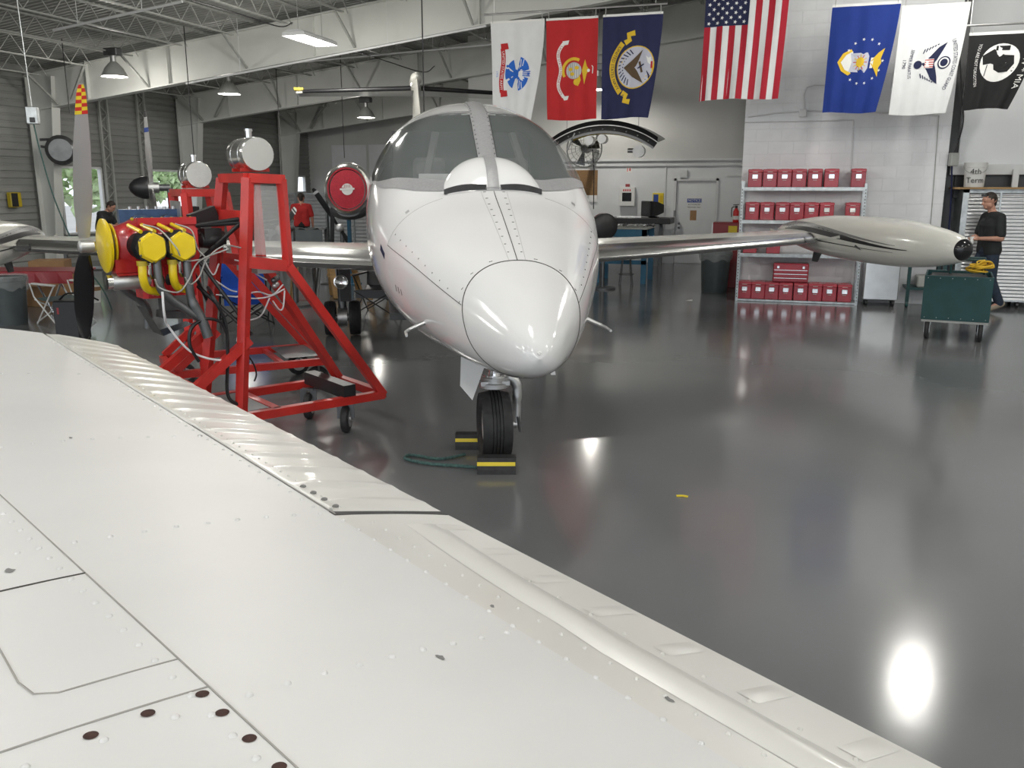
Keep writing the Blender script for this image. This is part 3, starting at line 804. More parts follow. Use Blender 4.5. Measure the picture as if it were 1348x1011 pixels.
# rounded stiffening bead and short ribs on the flap shroud
m = MB(); rows = []
for i in range(41):
    s = -3.3 + (1.08 + 3.3)*i/40
    w = .5 if i < 40 else .1
    c0 = .165 - .05*max(0, (s - .5)/.6)**2 if s > .5 else .165 + .01
    rows.append([wpt(s, c0 + d, h*w*2) for d, h in ((-.042, .0006), (-.028, .006), (-.012, .011), (0, .0125), (.012, .011), (.028, .006), (.042, .0006))])
m.grid(rows); m.build('stiffening_bead', 'wing_cream', wg, 60)
for i in range(26):
    s = 1.06 - .165*i
    m = MB(); rows = []
    for k in range(7):
        c = .012 + .095*k/6; a = sin(pi*min(1, k/4)*.5) if k < 4 else cos(pi/2*(k - 4)/2.2)
        rows.append([wpt(s + d, c, h*a + .0004) for d, h in ((-.02, 0), (-.010, .002), (0, .0028), (.010, .002), (.02, 0))])
    m.grid(rows); m.build('pressed_rib', 'wing_cream', wg, 60)
# rivets: one joined part for each row
def rivets(pts, r=.0046, m='wing_white', name='rivet_row', seam_=False):
    mb = MB()
    for s, c in pts:
        p = wpt(s, c)
        e1 = ES; sl = (wprof(c + .01) - wprof(c - .01))/.02 if c > .011 else WK
        e2 = (EC + Vector((0, 0, sl))).normalized(); nn = e1.cross(e2); nn = nn if nn.z > 0 else -nn
        rows = []
        for rr, h in ((1.2, -.0003), (1.0, .0018), (.7, .0030), (.3, .0035)):
            rows.append([p + (e1*cos(2*pi*k/8) + e2*sin(2*pi*k/8))*r*rr + nn*h for k in range(8)])
        mb.grid(rows, closed=True); mb.f.append(tuple(range(len(mb.v) - 8, len(mb.v))))
    return mb.build(name, m, wg, 50, kind='stuff')
fr = lambda a, b, n: [a + (b - a)*i/(n - 1) for i in range(n)]
for rs in (-2.0, -1.4, -.72, -.10, .53, 1.175, 1.92, 2.95):
    rivets([(rs + random.uniform(-.002, .002), c) for c in fr(HC + .03, csp(rs) - .03, 9)])
    rivets([(rs, c) for c in fr(csp(rs) + .06, 1.45, 9)])
rivets([(s, csp(s) + .026) for s in fr(-2.6, 3.9, 118)])
rivets([(s, HC + .022) for s in fr(GAP + .06, 3.9, 46)], .0038)
rivets([(s, HC + .004) for s in fr(-3.0, 1.12, 66)], .0040)
rivets([(s, .232) for s in fr(-3.0, 1.10, 76)], .0032, 'wing_cream')
rivets([(s, .115) for s in fr(-3.0, 1.05, 50)], .0034, 'wing_cream')
rivets([(s, HC - .035) for s in fr(GAP + .05, 3.85, 60)], .0030, 'wing_cream')
# panel seams
def wseam(pts, r=.0016, m='seam_soft', name='skin_seam'):
    b = MB(); b.tube([wpt(s, c, .0002) for s, c in pts], r, 5); b.build(name, m, wg)
wseam([(s, csp(s)) for s in fr(-3.3, 4.1, 90)], .0014)
wseam([(1.025, c) for c in fr(csp(1.025), .96, 6)], .0016, 'seam')
wseam([(.665, c) for c in fr(csp(.665), .915, 6)], .0013)
wseam([(1.5, .985), (1.0, .97), (.83, .955), (.72, .95), (.68, .94), (.665, .915)], .0014)
wseam([(.575, c) for c in fr(csp(.575), 1.2, 8)], .0015)
for s_, c_ in ((.548, .905), (.556, .84), (.562, csp(.562) + .014), (.508, csp(.508) + .014), (.440, csp(.44) + .014), (.372, csp(.372) + .014), (.30, csp(.3) + .014), (.22, csp(.22) + .014)):
    p = wpt(s_, c_ - .0, .0006); b = MB()
    b.grid([[p + (ES*cos(2*pi*k/14) + (EC + Vector((0, 0, .06)))*sin(2*pi*k/14))*r for k in range(14)] for r in (.0085, .0001)], closed=True); b.build('screw_hole', 'rust', wg)
for s_, c_, r_ in ((1.10, .90, .012), (1.95, .63, .008), (.50, .46, .008), (.27, .235, .010), (.44, .20, .008), (1.93, .31, .010), (.63, .27, .006)):
    b = MB(); p = wpt(s_, c_, .0008); n = 9
    b.add([p + ES*(cos(2*pi*k/n)*r_*random.uniform(.6, 1.4)) + EC*(sin(2*pi*k/n)*r_*.6*random.uniform(.5, 1.4)) + Vector((0, 0, sin(2*pi*k/n)*r_*.05)) for k in range(n)], [tuple(range(n))]); b.build('paint_chip', 'chip', wg)
for i in range(4):
    p = wpt(1.22 + .055*i, HC - .028, .002); b = MB(); b.ell(p, (.008, .008, .004), 8, 5); b.build('hinge_screw', 'chip', wg, 40)
m = MB(); gp = wpt(-1.6, .95, -.13); m.tube([gp, (gp.x, gp.y, .2)], .04, 12); m.tube([(gp.x, gp.y, .22), tuple(Vector((gp.x, gp.y, .22)) + ES*.12)], .03, 10); m.build('gear_leg', 'aluminium_dull', wg, 40)
m = MB(); gq = Vector((gp.x, gp.y, .205)) + ES*.04; m.lathe([(0, .10), (.0, .16), (.02, .2), (.06, .205), (.12, .205), (.16, .2), (.18, .16), (.18, .10)], gq, ES, 30, caps=True); m.build('main_wheel', 'rubber', wg, 30)

# ================================================================== red engine test stands
def frame_axes(p, q):
    ex = Vector((q.x - p.x, q.y - p.y, 0)).normalized(); ey = Vector((-ex.y, ex.x, 0)); return ex, ey
# ---- near stand
a_nr = onz(504, 519, .27); EXA = Vector((.55, .835, 0)).normalized(); EYA = Vector((-EXA.y, EXA.x, 0))
WA = .72
def pn(u, v): return onplane(u, v, a_nr, EYA)                 # on the near side frame
def pf(u, v): return onplane(u, v, a_nr + EYA*WA, EYA)        # on the far side frame
def lft(p): return p + EYA*.46                                 # the tower is narrower than the base
def lf(p): return p + EYA*WA                                   # same spot on the far frame
sa = thing('engine_stand', 'red steel engine test stand with plexiglass window and caster wheels beside the jet', 'engine stand', (a_nr.x - .6, a_nr.y - .9, 0), 0)
TW = .062
def rb(p, q, par=None, w=TW, h=None, name='frame_tube', m='stand_red'):
    b = MB(); b.bar(p, q, w, h or w); return b.build(name, m, par or sa)
baseL = a_nr - EXA*1.72
rb(baseL, a_nr); rb(lf(baseL), lf(a_nr)); rb(a_nr, lf(a_nr)); rb(baseL, lf(baseL))
mid = a_nr - EXA*.88; rb(mid, lf(mid))
postb = pn(317, 541); postb = a_nr - EXA*((a_nr - postb).dot(EXA)); postb.z = .27
postt = pn(326, 234)
rtop = pn(370, 236); rbot = pn(379, 350)
rb(postb, postt); rb(lf(postb), lft(postt))
rb(postt, rtop); rb(lft(postt), lft(rtop)); rb(postt, lft(postt)); rb(rtop, lft(rtop))
rb(rtop, rbot, w=.055); rb(lft(rtop), lft(rbot), w=.055)
pm = pn(325, 345)
rb(pm, rbot, w=.05, h=.08); rb(lft(pm), lft(rbot), w=.05, h=.08); rb(rbot, lft(rbot), w=.05)
rb(rbot, a_nr, w=.06); rb(lft(rbot), lf(a_nr), w=.06)
brt = pn(328, 447); brb = pn(255, 514); rb(brt, brb); rb(lf(brt), lf(brb))
rb(Vector((brb.x, brb.y, brb.z)), Vector((baseL.x, baseL.y, .27)) if False else lf(brb))
for z_ in (Vector((0, 0, 0)),): pass
# legs from the low brace ends down to the base rail
rb(brb, Vector((brb.x, brb.y, .27)) if brb.z > .3 else baseL); rb(lf(brb), Vector((lf(brb).x, lf(brb).y, .27)) if brb.z > .3 else lf(baseL))
# firewall plate, cross plates
ptop = pn(325, 277); pbot = pn(325, 292)
b = MB(); b.bar((ptop + pbot)/2 - EXA*.034, lft((ptop + pbot)/2) - EXA*.034, .01, (ptop - pbot).length); b.build('mount_plate', 'stand_red', sa)
ptop = pn(324, 292); pbot = pn(324, 330)
b = MB(); b.prism([(0, 0), (WA*.42, 0), (0, -.30)], pn(325, 292), EYA, (0, 0, 1), -EXA, .012); b.build('gusset_plate', 'stand_red', sa)
pw = [pn(334, 243), pn(366, 245), pn(374, 337), pn(335, 335)]
b = MB(); b.grid([[pw[0], pw[1]], [pw[3], pw[2]]]); b.grid([[pw[0] + EYA*.005, pw[1] + EYA*.005], [pw[3] + EYA*.005, pw[2] + EYA*.005]]); b.build('plexiglass_window', 'plexi', sa, label='clear plexiglass window in red frame')
tray = MB(); tm = a_nr - EXA*.92; tray.grid([[tm + EYA*.05 + Vector((0, 0, .03)), tm + EYA*.66 + Vector((0, 0, .03))], [tm - EXA*.5 + EYA*.05 + Vector((0, 0, .03)), tm - EXA*.5 + EYA*.66 + Vector((0, 0, .03))]]); tray.build('floor_tray', 'steel_dark', sa)
bb = MB(); c0 = a_nr - EXA*.30 + Vector((0, 0, .07)); bb.bar(c0 - EYA*.02, c0 + EYA*.66, .10, .10); bb.build('caster_beam', 'black', sa)
def caster(c, ax, r, par, w=.06):
    b = MB(); b.lathe([(-w/2, r*.62), (-w/2*.96, r*.82), (-w*.36, r*.96), (-w*.15, r), (w*.15, r), (w*.36, r*.96), (w/2*.96, r*.82), (w/2, r*.62)], c, ax, 26); t = b.build('caster_tyre', 'rubber', par, 40)
    b = MB(); b.lathe([(-w/2 - .002, r*.6), (-w/2 - .004, r*.25), (-w/2 - .014, r*.2), (-w/2 - .014, .002)], c, ax, 20); b.lathe([(w/2 + .002, r*.6), (w/2 + .004, r*.25), (w/2 + .014, r*.2), (w/2 + .014, .002)], c, ax, 20); b.build('caster_hub', 'aluminium_dull', t, 40)
    b = MB(); cc = Vector(c); axv = Vector(ax).normalized()
    for s in (-1, 1): b.bar(cc + axv*s*(w/2 + .012), cc + axv*s*(w/2 + .012) + Vector((0, 0, r + .03)), .012, .05, up=axv)
    b.bar(cc + axv*(-w/2 - .02) + Vector((0, 0, r + .03)), cc + axv*(w/2 + .02) + Vector((0, 0, r + .03)), .05, .014)
    b.build('caster_fork', 'steel_dark', t); return t
for k, off in ((.06, .30), (.62, .34), (.06, 1.62), (.66, 1.62)):
    p = a_nr - EXA*off + EYA*k; caster((p.x, p.y, .11), (EXA*.75 - EYA*.65), .11, sa)
# ---- second stand behind
bq, bp_ = onz(433, 475, .27), onz(237, 493, .27)
EXB, EYB = frame_axes(bp_, bq); WB = .85
sb_ = thing('engine_stand', 'red engine test stand with aluminium panel and no window behind the yellow and red engine', 'engine stand', (bp_.x, bp_.y, 0), 0)
def qn(u, v): return onplane(u, v, bq, EYB)
def qf(p): return p + EYB*WB
B0 = bp_ - EXB*.05
rb(B0, bq, sb_); rb(qf(B0), qf(bq), sb_); rb(bq, qf(bq), sb_); rb(B0, qf(B0), sb_)
mm = bq - EXB*.42; rb(mm, qf(mm), sb_, w=.04)
pb = qn(271, 488); pb.z = .27; ptp = pb + Vector((0, 0, 1.55)) - EXB*.05
rb(pb, ptp, sb_); rb(qf(pb), qf(ptp), sb_); rb(ptp, qf(ptp), sb_)
pr_ = pb + EXB*.35; prt = ptp + EXB*.32; rb(prt, qf(prt), sb_); rb(ptp, prt, sb_); rb(qf(ptp), qf(prt), sb_)
prm = pr_ + Vector((0, 0, .95)); rb(prt, prm, sb_); rb(qf(prt), qf(prm), sb_); rb(prm, bq, sb_); rb(qf(prm), qf(bq), sb_); rb(prm, qf(prm), sb_)
b1, b2 = qn(287, 436), qn(231, 489); rb(b1, b2, sb_); rb(qf(b1), qf(b2), sb_)
b = MB(); c1 = ptp + EYB*WB*.5 - EXB*.04; b.bar(ptp - EXB*.04 + EYB*.08 + Vector((0, 0, -.30)), ptp - EXB*.04 + EYB*(WB - .08) + Vector((0, 0, -.30)), .008, .46); b.build('aluminium_panel', 'aluminium_dull', sb_, label='dull aluminium instrument panel')
for k, off in ((.06, .1), (WB - .06, .1), (.06, 1.2), (WB - .06, 1.2)):
    p = bq - EXB*off + EYB*k; caster((p.x, p.y, .11), EYB, .11, sb_)
tr = MB(); tr.grid([[bq - EXB*.05 + EYB*.1 + Vector((0, 0, .04)), bq - EXB*.05 + EYB*.75 + Vector((0, 0, .04))], [bq - EXB*.38 + EYB*.1 + Vector((0, 0, .04)), bq - EXB*.38 + EYB*.75 + Vector((0, 0, .04))]]); tr.build('floor_tray', 'steel_dark', sb_)
# tanks on top
def tank(c, ax, r, L, lab):
    t = thing('fuel_tank', lab, 'tank', (c[0], c[1], c[2] - r), 0)
    b = MB(); b.lathe([(-L/2, r*.96), (-L/2 + .008, r), (-L*.25, r), (-L*.245, r*1.02), (-L*.205, r*1.02), (-L*.2, r), (L*.2, r), (L*.205, r*1.02), (L*.245, r*1.02), (L*.25, r), (L/2 - .008, r), (L/2, r*.96)], c, ax, 36); b.build('tank_shell', 'aluminium', t, 30)
    b = MB(); b.tube([Vector(c) + Vector((0, 0, r - .02)), Vector(c) + Vector((0, 0, r + .045))], .032*r/.16, 14); b.tube([Vector(c) + Vector((0, 0, r + .045)), Vector(c) + Vector((0, 0, r + .06))], .040*r/.16, 14); b.build('filler_neck', 'chrome', t, 30)
    b = MB()
    for s in (-.25, .25): b.bar(Vector(c) + Vector(ax)*L*s - Vector((0, 0, r - .01)) - Vector((-ax[1], ax[0], 0))*.1, Vector(c) + Vector(ax)*L*s - Vector((0, 0, r - .01)) + Vector((-ax[1], ax[0], 0))*.1, .03, .024)
    b.build('tank_saddle', 'stand_red', t)
tc = (postt + lft(rtop))/2; tank((tc.x, tc.y, postt.z + .035 + .125), tuple(EXA*.5 + Vector((.62, -.55, 0)).normalized()*.9) if False else tuple((Vector((.80, -.60, 0))).normalized()), .115, .34, 'large shiny aluminium fuel tank on top of the near red stand')
tc = (ptp + qf(prt))/2 + EYB*.12; tank((tc.x, tc.y, ptp.z + .03 + .125), tuple((Vector((.80, -.60, 0))).normalized()), .115, .28, 'smaller round aluminium tank on the stand behind with panel')

# ================================================================== engine on the near stand
EO = a_nr + EYA*(WA*.5); EO.z = 0
def el(x, y, z): return EO - EXA*x - EYA*y + Vector((0, 0, z))     # x toward propeller, y toward the viewer, z up (world)
# find engine axis origin from the pulley disc
def xat(u, y, z):
    best = None
    for i in range(400):
        x = .2 + i*.008; p = el(x, y, z) - _C
        uu = CX + FPX*p.dot(_R)/p.dot(_D)
        if best is None or abs(uu - u) < best[0]: best = (abs(uu - u), x)
    return best[1]
ZE = 1.49
XP = xat(132, 0, ZE); XH = xat(112, 0, ZE); XR_ = xat(262, .1, ZE); XC1 = xat(203, .40, ZE); XC2 = xat(243, .40, ZE)
eg = thing('aircraft_engine', 'red four-cylinder aircraft engine with yellow valve covers and propeller on red stand', 'engine', (el(XC1, 0, 0).x, el(XC1, 0, 0).y, 0), 0)
AX = -EXA; SD = -EYA; UP = Vector((0, 0, 1))
def eb(name, m, mbx, sm=35, par=None, label=None): return mbx.build(name, m, par or eg, sm, label=label)
L_ = XP - XR_
cc_ = MB()
rows = []
for t, hw, zt, zb in ((0, .10, .14, -.12), (.03, .13, .175, -.17), (.64, .13, .175, -.17), (.72, .125, .15, -.16), (.84, .11, .125, -.13), (.93, .075, .08, -.085), (.965, .06, .06, -.06)):
    x = XR_ + L_*t
    rows.append([el(x, a*hw, ZE + (zt if bz > 0 else -zb)*bz) for a, bz in ((1, .5), (.8, .9), (.3, 1), (-.3, 1), (-.8, .9), (-1, .5), (-1, -.6), (-.7, -1), (.7, -1), (1, -.6))])
cc_.grid(rows, closed=True, caps=True); case = eb('crankcase', 'engine_red', cc_, 30)
b = MB()
for i in range(7): b.ell(el(XR_ + .05 + L_*.62*i/6,   .10, ZE + .172), .012, 8, 5)
for i in range(3): b.ell(el(XP - .17, .075, ZE + .07 - .08*i), .009, 8, 5)
eb('case_bolts', 'yellow_dark', b, 40, case).__setitem__('kind', 'stuff')
b = MB(); b.bar(el(XR_ + .02, .115, ZE + .155), el(XR_ + L_*.66, .115, ZE + .155), .03, .05); eb('case_flange', 'engine_red', b, 30, case)
b = MB(); b.bar(el(XP - .05, .05, ZE - .13), el(XP - .24, .05, ZE - .13), .13, .09); b.bar(el(XP - .06, .05, ZE - .185), el(XP - .22, .05, ZE - .185), .16, .015); eb('case_foot', 'engine_red', b, 30, case)
sp = MB(); rows = []
for z, k in ((-.13, 1), (-.28, .95), (-.36, .80)):
    rows.append([el(XR_ + .04 + .36*a, .12*k*c, ZE + z) for a, c in ((0, .8), (0, -.8), (.08, -1), (.92, -1), (1, -.8), (1, .8), (.92, 1), (.08, 1))])
sp.grid(rows, closed=True, caps=True); eb('oil_sump', 'engine_red', sp, 30)
for j in range(4):
    b = MB(); b.bar(el(XR_ + .10 + .08*j, .125, ZE - .15), el(XR_ + .10 + .08*j, .112, ZE - .34), .015, .02); eb('sump_rib', 'engine_red', b, 30)
# cylinders
def hexcov(c, ey, ez, ax, r, t):
    rows = []
    for k, tt in ((1.08, 0), (1.08, .012), (1.0, .014), (1.0, t*.7), (.9, t), (.3, t*1.05)):
        rows.append([Vector(c) + (ey*cos(a) * 1.0 + ez*sin(a)*1.08)*r*k + ax*tt for a in [pi/2 + 2*pi*(i + (.11 if s else -.11))/6 for i in range(6) for s in (0, 1)]])
    return rows
for side in (1, -1):
    for ci, xc in enumerate((XC1, XC2)):
        xc2 = xc if side > 0 else xc - .05
        cy = MB(); prof = []
        for i in range(13):
            y = .12 + .012*i; prof += [(y, .068), (y, .088), (y + .006, .088), (y + .006, .068)]
        cy.lathe(prof, el(xc2, 0, ZE), SD*side, 24); co_ = eb('cylinder', 'black', cy, 30)
        hd_ = MB()
        for i in range(6):
            y = .25 + .020*i; hd_.lathe([(y, .10), (y + .012, .105), (y + .013, .085), (y + .022, .085)], el(xc2, 0, ZE), SD*side, 8)
        eb('cylinder_head', 'black', hd_, 30, co_)
        vc = MB(); vc.grid(hexcov(el(xc2, side*.365, ZE), AX, UP, SD*side, .084, .045), closed=True, caps=True); v_ = eb('valve_cover', 'yellow', vc, 30, label='glossy yellow hexagonal valve cover')
        b = MB()
        for i in range(6):
            a = pi/2 + 2*pi*i/6; b.ell(el(xc2, side*.378, ZE) + AX*cos(a)*.086 + UP*sin(a)*.093, .008, 6, 4)
        eb('cover_screws', 'steel_dark', b, 40, v_).__setitem__('kind', 'stuff')
        if side > 0:
            if ci == 0:
                b = MB()
                for row_, txt in ((.018, 'ECI'), (-.010, 'ENGINE')):
                    pass
            b = MB()
            for dx_ in (.05, -.035):
                b.tube([el(xc2 + dx_ + .02, .14, ZE + .135), el(xc2 + dx_, .33, ZE + .10)], .013, 8)
            eb('pushrod_tube', 'yellow', b, 40)
            b = MB(); b.tube(bez([el(xc2 + .06, .33, ZE - .10), el(xc2 + .062, .33, ZE - .20), el(xc2 + .03, .29, ZE - .27), el(xc2 - .05, .25, ZE - .30)], 6), .027, 12); eb('intake_pipe', 'yellow', b, 50)
            b = MB(); b.tube([el(xc2 + .06, .33, ZE - .085), el(xc2 + .06, .33, ZE - .115)], .034, 12); eb('intake_clamp', 'yellow_dark', b, 40)
            b = MB(); b.tube([el(xc2 + .015, .33, ZE - .10), el(xc2 + .015, .33, ZE - .17), el(xc2 - .005, .30, ZE - .2)], .012, 8); eb('spark_lead_elbow', 'chrome', b, 40)
ex0 = [el(XC1 - .035, .32, ZE - .08), el(XC1 - .035, .33, ZE - .22), el(XC1 - .06, .33, ZE - .30), el(XC2 - .0, .33, ZE - .42), el(XC2 - .10, .33, ZE - .50)]
b = MB(); b.tube(bez(ex0, 6), .028, 12); eb('exhaust_pipe', 'steel_dark', b, 50)
b = MB(); b.tube(bez([el(XC2 - .035, .32, ZE - .08), el(XC2 - .035, .33, ZE - .25), el(XC2 - .05, .33, ZE - .38), el(XC2 - .10, .34, ZE - .50), el(XC2 - .13, .35, ZE - .62)], 6), [.028]*12 + [.034]*13, 14, caps=False); eb('exhaust_pipe', 'steel_dark', b, 50)
b = MB(); b.tube(bez([el(XC1 + .05, -.32, ZE - .10), el(XC1 + .03, -.32, ZE - .30), el(XC1 - .12, -.32, ZE - .45), el(XC2 + .06, -.33, ZE - .62)], 6), .03, 12); eb('exhaust_pipe', 'steel_dark', b, 50)
# ring gear, starter
b = MB(); b.lathe([(-.075, .05), (-.075, .135), (-.068, .145), (-.062, .145), (-.058, .125), (-.045, .125), (-.04, .165), (-.034, .175), (-.018, .178), (-.012, .165), (-.005, .14), (.0, .06)], el(XP, 0, ZE), AX, 44); rg = eb('ring_gear', 'yellow', b, 30, label='yellow ring gear disc behind the propeller')
b = MB(); b.lathe([(-.0575, .1255), (-.0455, .1255)], el(XP, 0, ZE), AX, 40, caps=False); eb('belt', 'black', b, 30, rg)
b = MB(); b.lathe([(0, .02), (.0, .050), (.06, .056), (.26, .056), (.27, .05), (.27, .01)], el(XP - .30, .07, ZE - .235), AX, 20); st_ = eb('starter_motor', 'aluminium_dull', b, 40)
b = MB(); b.lathe([(0, .06), (.12, .06)], el(XP - .43, .07, ZE - .235), AX, 20); eb('starter_end', 'black', b, 40, st_)
b = MB(); b.tube([el(XP - .03, .07, ZE - .235), el(XP + .005, .07, ZE - .235)], .048, 16); eb('starter_gear', 'aluminium', b, 40, st_)
# accessories behind
b = MB(); b.lathe([(0, .02), (0, .06), (.09, .07), (.16, .05), (.18, .02)], el(XR_ - .17, .10, ZE + .02), AX, 14); b.bar(el(XR_ - .02, .12, ZE + .06), el(XR_ - .14, .12, ZE + .06), .08, .08); eb('magneto', 'black', b, 30)
b = MB(); b.lathe([(0, .02), (0, .06), (.09, .07), (.16, .05), (.18, .02)], el(XR_ - .17, -.10, ZE + .02), AX, 14); b.bar(el(XR_ - .02, -.1, ZE + .14), el(XR_ - .20, -.1, ZE + .20), .08, .10); eb('magneto', 'black', b, 30)
b = MB(); b.tube([el(XR_ - .14, .17, ZE - .03), el(XR_ - .16, .18, ZE - .03)], .022, 12); eb('fuel_pump_cap', 'chrome', b, 30)
b = MB(); b.bar(el(XR_ + .10, .05, ZE - .40), el(XR_ + .28, .05, ZE - .40), .12, .10); b.bar(el(XR_ + .06, .05, ZE - .5), el(XR_ + .30, .08, ZE - .47), .13, .05); eb('carburettor', 'steel_dark', b, 30)
b = MB(); b.grid([[el(XR_ + .40, .1, ZE - .42), el(XR_ + .40, -.1, ZE - .42)], [el(XR_ + .30, .11, ZE - .62), el(XR_ + .30, -.11, ZE - .62)], [el(XR_ + .08, .08, ZE - .56), el(XR_ + .08, -.08, ZE - .56)]]); eb('air_box', 'black_gloss', b, 20)
# mount tubes to the stand
for y1_, z1_, y2_, z2_ in ((.12, .12, .33, .17), (.12, .12, .33, .17 - .03), (.12, -.12, .33, .16), (.12, -.12, .33, -.62), (-.12, .12, -.33, .17), (-.12, -.12, -.33, -.62), (.05, -.3, .33, -.64)):
    xe = (postt - EO).dot(AX); b = MB(); b.tube([el(XR_ + .02, y1_, ZE + z1_), el(xe + .03, y2_, ZE + z2_)], .014, 8); eb('mount_tube', 'black', b, 40)
# ignition wires and hoses
def wire(pts, r, m, name='ignition_wire', par=None):
    b = MB(); b.tube(bez(pts, 7), r, 6); return b.build(name, m, par or eg, 60)
tp_ = el(XC2 - .16, .36, ZE - .09)
wire([el(XC1 + .03, .32, ZE + .145), el(XC1 - .06, .36, ZE + .11), el(XC1 - .13, .43, ZE - .0), el(XC2 + .0, .38, ZE - .09), tp_], .0055, 'wire_grey')
wire([el(XC2 + .02, .32, ZE + .145), el(XC2 - .07, .36, ZE + .10), el(XC2 - .10, .36, ZE - .02), tp_], .0055, 'wire_grey')
wire([el(XC1 + .01, .40, ZE - .2), el(XC1 - .02, .39, ZE - .26), el(XC1 - .12, .43, ZE - .29), el(XC2 - .0, .43, ZE - .22), el(XC2 - .1, .38, ZE - .1), tp_ - EXA*-.15 + UP*.06], .0055, 'wire_grey')
wire([el(XC2 + .01, .40, ZE - .2), el(XC2 - .03, .38, ZE - .25), el(XC2 - .09, .39, ZE - .2), tp_, tp_ + EXA*.12 + UP*.08, tp_ + EXA*.25 + UP*.06], .0055, 'wire_grey')
q0 = el(XC1 - .02, .43, ZE - .28)
wire([q0, q0 + Vector((0, 0, -.15)), pn(222, 430), pn(250, 462), pn(285, 474), pn(308, 470)], .008, 'wire_white', 'drain_hose')
wire([el(XR_, .2, ZE - .3), pn(280, 390) , pn(297, 425), pn(300, 470), pn(300, 520), pn(318, 535)], .013, 'black', 'black_hose')
wire([pn(262, 476), pn(250, 455), pn(252, 432), pn(270, 420), pn(290, 424), pn(299, 440)], .012, 'black', 'black_hose')
wire([pn(322, 420) + EYA*.03, pn(345, 418) + EYA*.2, pn(368, 410) + EYA*.3], .010, 'black', 'black_hose', sa)
for pts_ in ([(300, 392), (330, 395), (352, 397), (372, 394), (392, 384)], [(326, 395), (355, 388), (375, 392), (390, 378)], [(392, 386), (390, 408), (385, 412), (376, 400)], [(372, 396), (360, 420), (340, 428)], [(325, 345), (345, 350), (352, 362), (368, 372)], [(298, 372), (318, 385), (328, 388)], [(284, 345), (296, 365), (304, 350)], [(328, 425), (330, 440), (328, 455)]):
    wire([pn(u, v) + EYA*.22 for u, v in pts_], .006, 'wire_white', 'loose_wire', sa)
wire([pn(u, v) + EYA*.1 for u, v in ((324, 460), (340, 480), (345, 495), (342, 505))], .006, 'black', 'loose_wire', sa)
b = MB(); b.bar(pn(362, 352) + EYA*.12, pn(362, 352) + EYA*.5, .16, .10); b.build('switch_box', 'aluminium_dull', sa)
for k in range(5):
    b = MB(); c = pn(376 + 5*k, 372 + 8*(k % 2)) + EYA*(.2 + .05*k); b.ell(c, .022, 8, 6); b.build('fitting', 'aluminium_dull' if k % 2 else 'steel_dark', sa, 40)
# two-blade propeller seen almost edge-on with chequered tip
pr0 = thing('dummy', None, None) if False else None
HUB = el(XH, 0, ZE)
def blade_axes(tipuv):
    tp = onplane(tipuv[0], tipuv[1], HUB, EXA); return tp
TT = blade_axes((107, 110)); TB = blade_axes((112, 446))
def blade(tipp, mname, label=None):
    d = (tipp - HUB); R_ = d.length; d.normalize(); ch_dir = d.cross(AX).normalized()
    b = MB(); rows = []
    for i in range(25):
        t = i/24; r = .06 + (R_ - .06)*t
        ch = pchip([0, .12, .3, .6, .85, .95, 1.0], [.07, .10, .125, .120, .085, .065, .03])(t)
        tw = radians(82 - 22*t); th = .030*(1 - t) + .006
        a = ch_dir*cos(tw) + AX*sin(tw); n_ = AX*cos(tw) - ch_dir*sin(tw)
        rows.append([HUB + d*r + a*(ch*(x - .45)) + n_*(y*th) for x, y in ((0, 0), (.15, .45), (.4, .55), (.75, .3), (1, 0), (.6, -.12), (.2, -.15))])
    b.grid(rows, closed=True, caps=True); o = b.build('propeller_blade', mname, eg, 50, label=label)
    # chequered tip bands, front and back
    n = 8 if label else 0
    for i in range(n):
        t0, t1 = .815 + .18*i/n, .815 + .18*(i + 1)/n
        for j in range(2):
            pp = MB(); rws = []
            for t in (t0, t1):
                r = .06 + (R_ - .06)*t; ch = pchip([0, .12, .3, .6, .85, .95, 1.0], [.07, .10, .125, .120, .085, .065, .03])(t); tw = radians(82 - 22*t); th = .030*(1 - t) + .006
                a = ch_dir*cos(tw) + AX*sin(tw); n_ = AX*cos(tw) - ch_dir*sin(tw)
                for sgn in (1,):
                    rws.append([HUB + d*r + a*(ch*(x - .45)) + n_*(y*th + .0015) for x, y in (((0, .05), (.25, .55), (.5, .60)) if j == 0 else ((.5, .60), (.75, .38), (1, .05)))] +
                               [HUB + d*r + a*(ch*(x - .45)) + n_*(y*th - .0015) for x, y in (((.5, -.2), (.25, -.22), (0, -.05)) if j == 0 else ((1, -.05), (.75, -.2), (.5, -.2)))])
            pp.grid(rws, closed=True); pp.build('chequer_patch', 'sign_yellow' if (i + j) % 2 else 'red', o)
    return o
blade(TT, 'prop_grey', 'silver propeller blade with red and yellow chequered tip'); blade(TB, 'black_gloss')
b = MB(); b.lathe([(-.06, .03), (-.05, .042), (.03, .042), (.04, .03), (.04, .01)], HUB, AX, 24); eb('propeller_hub', 'aluminium_dull', b, 40)

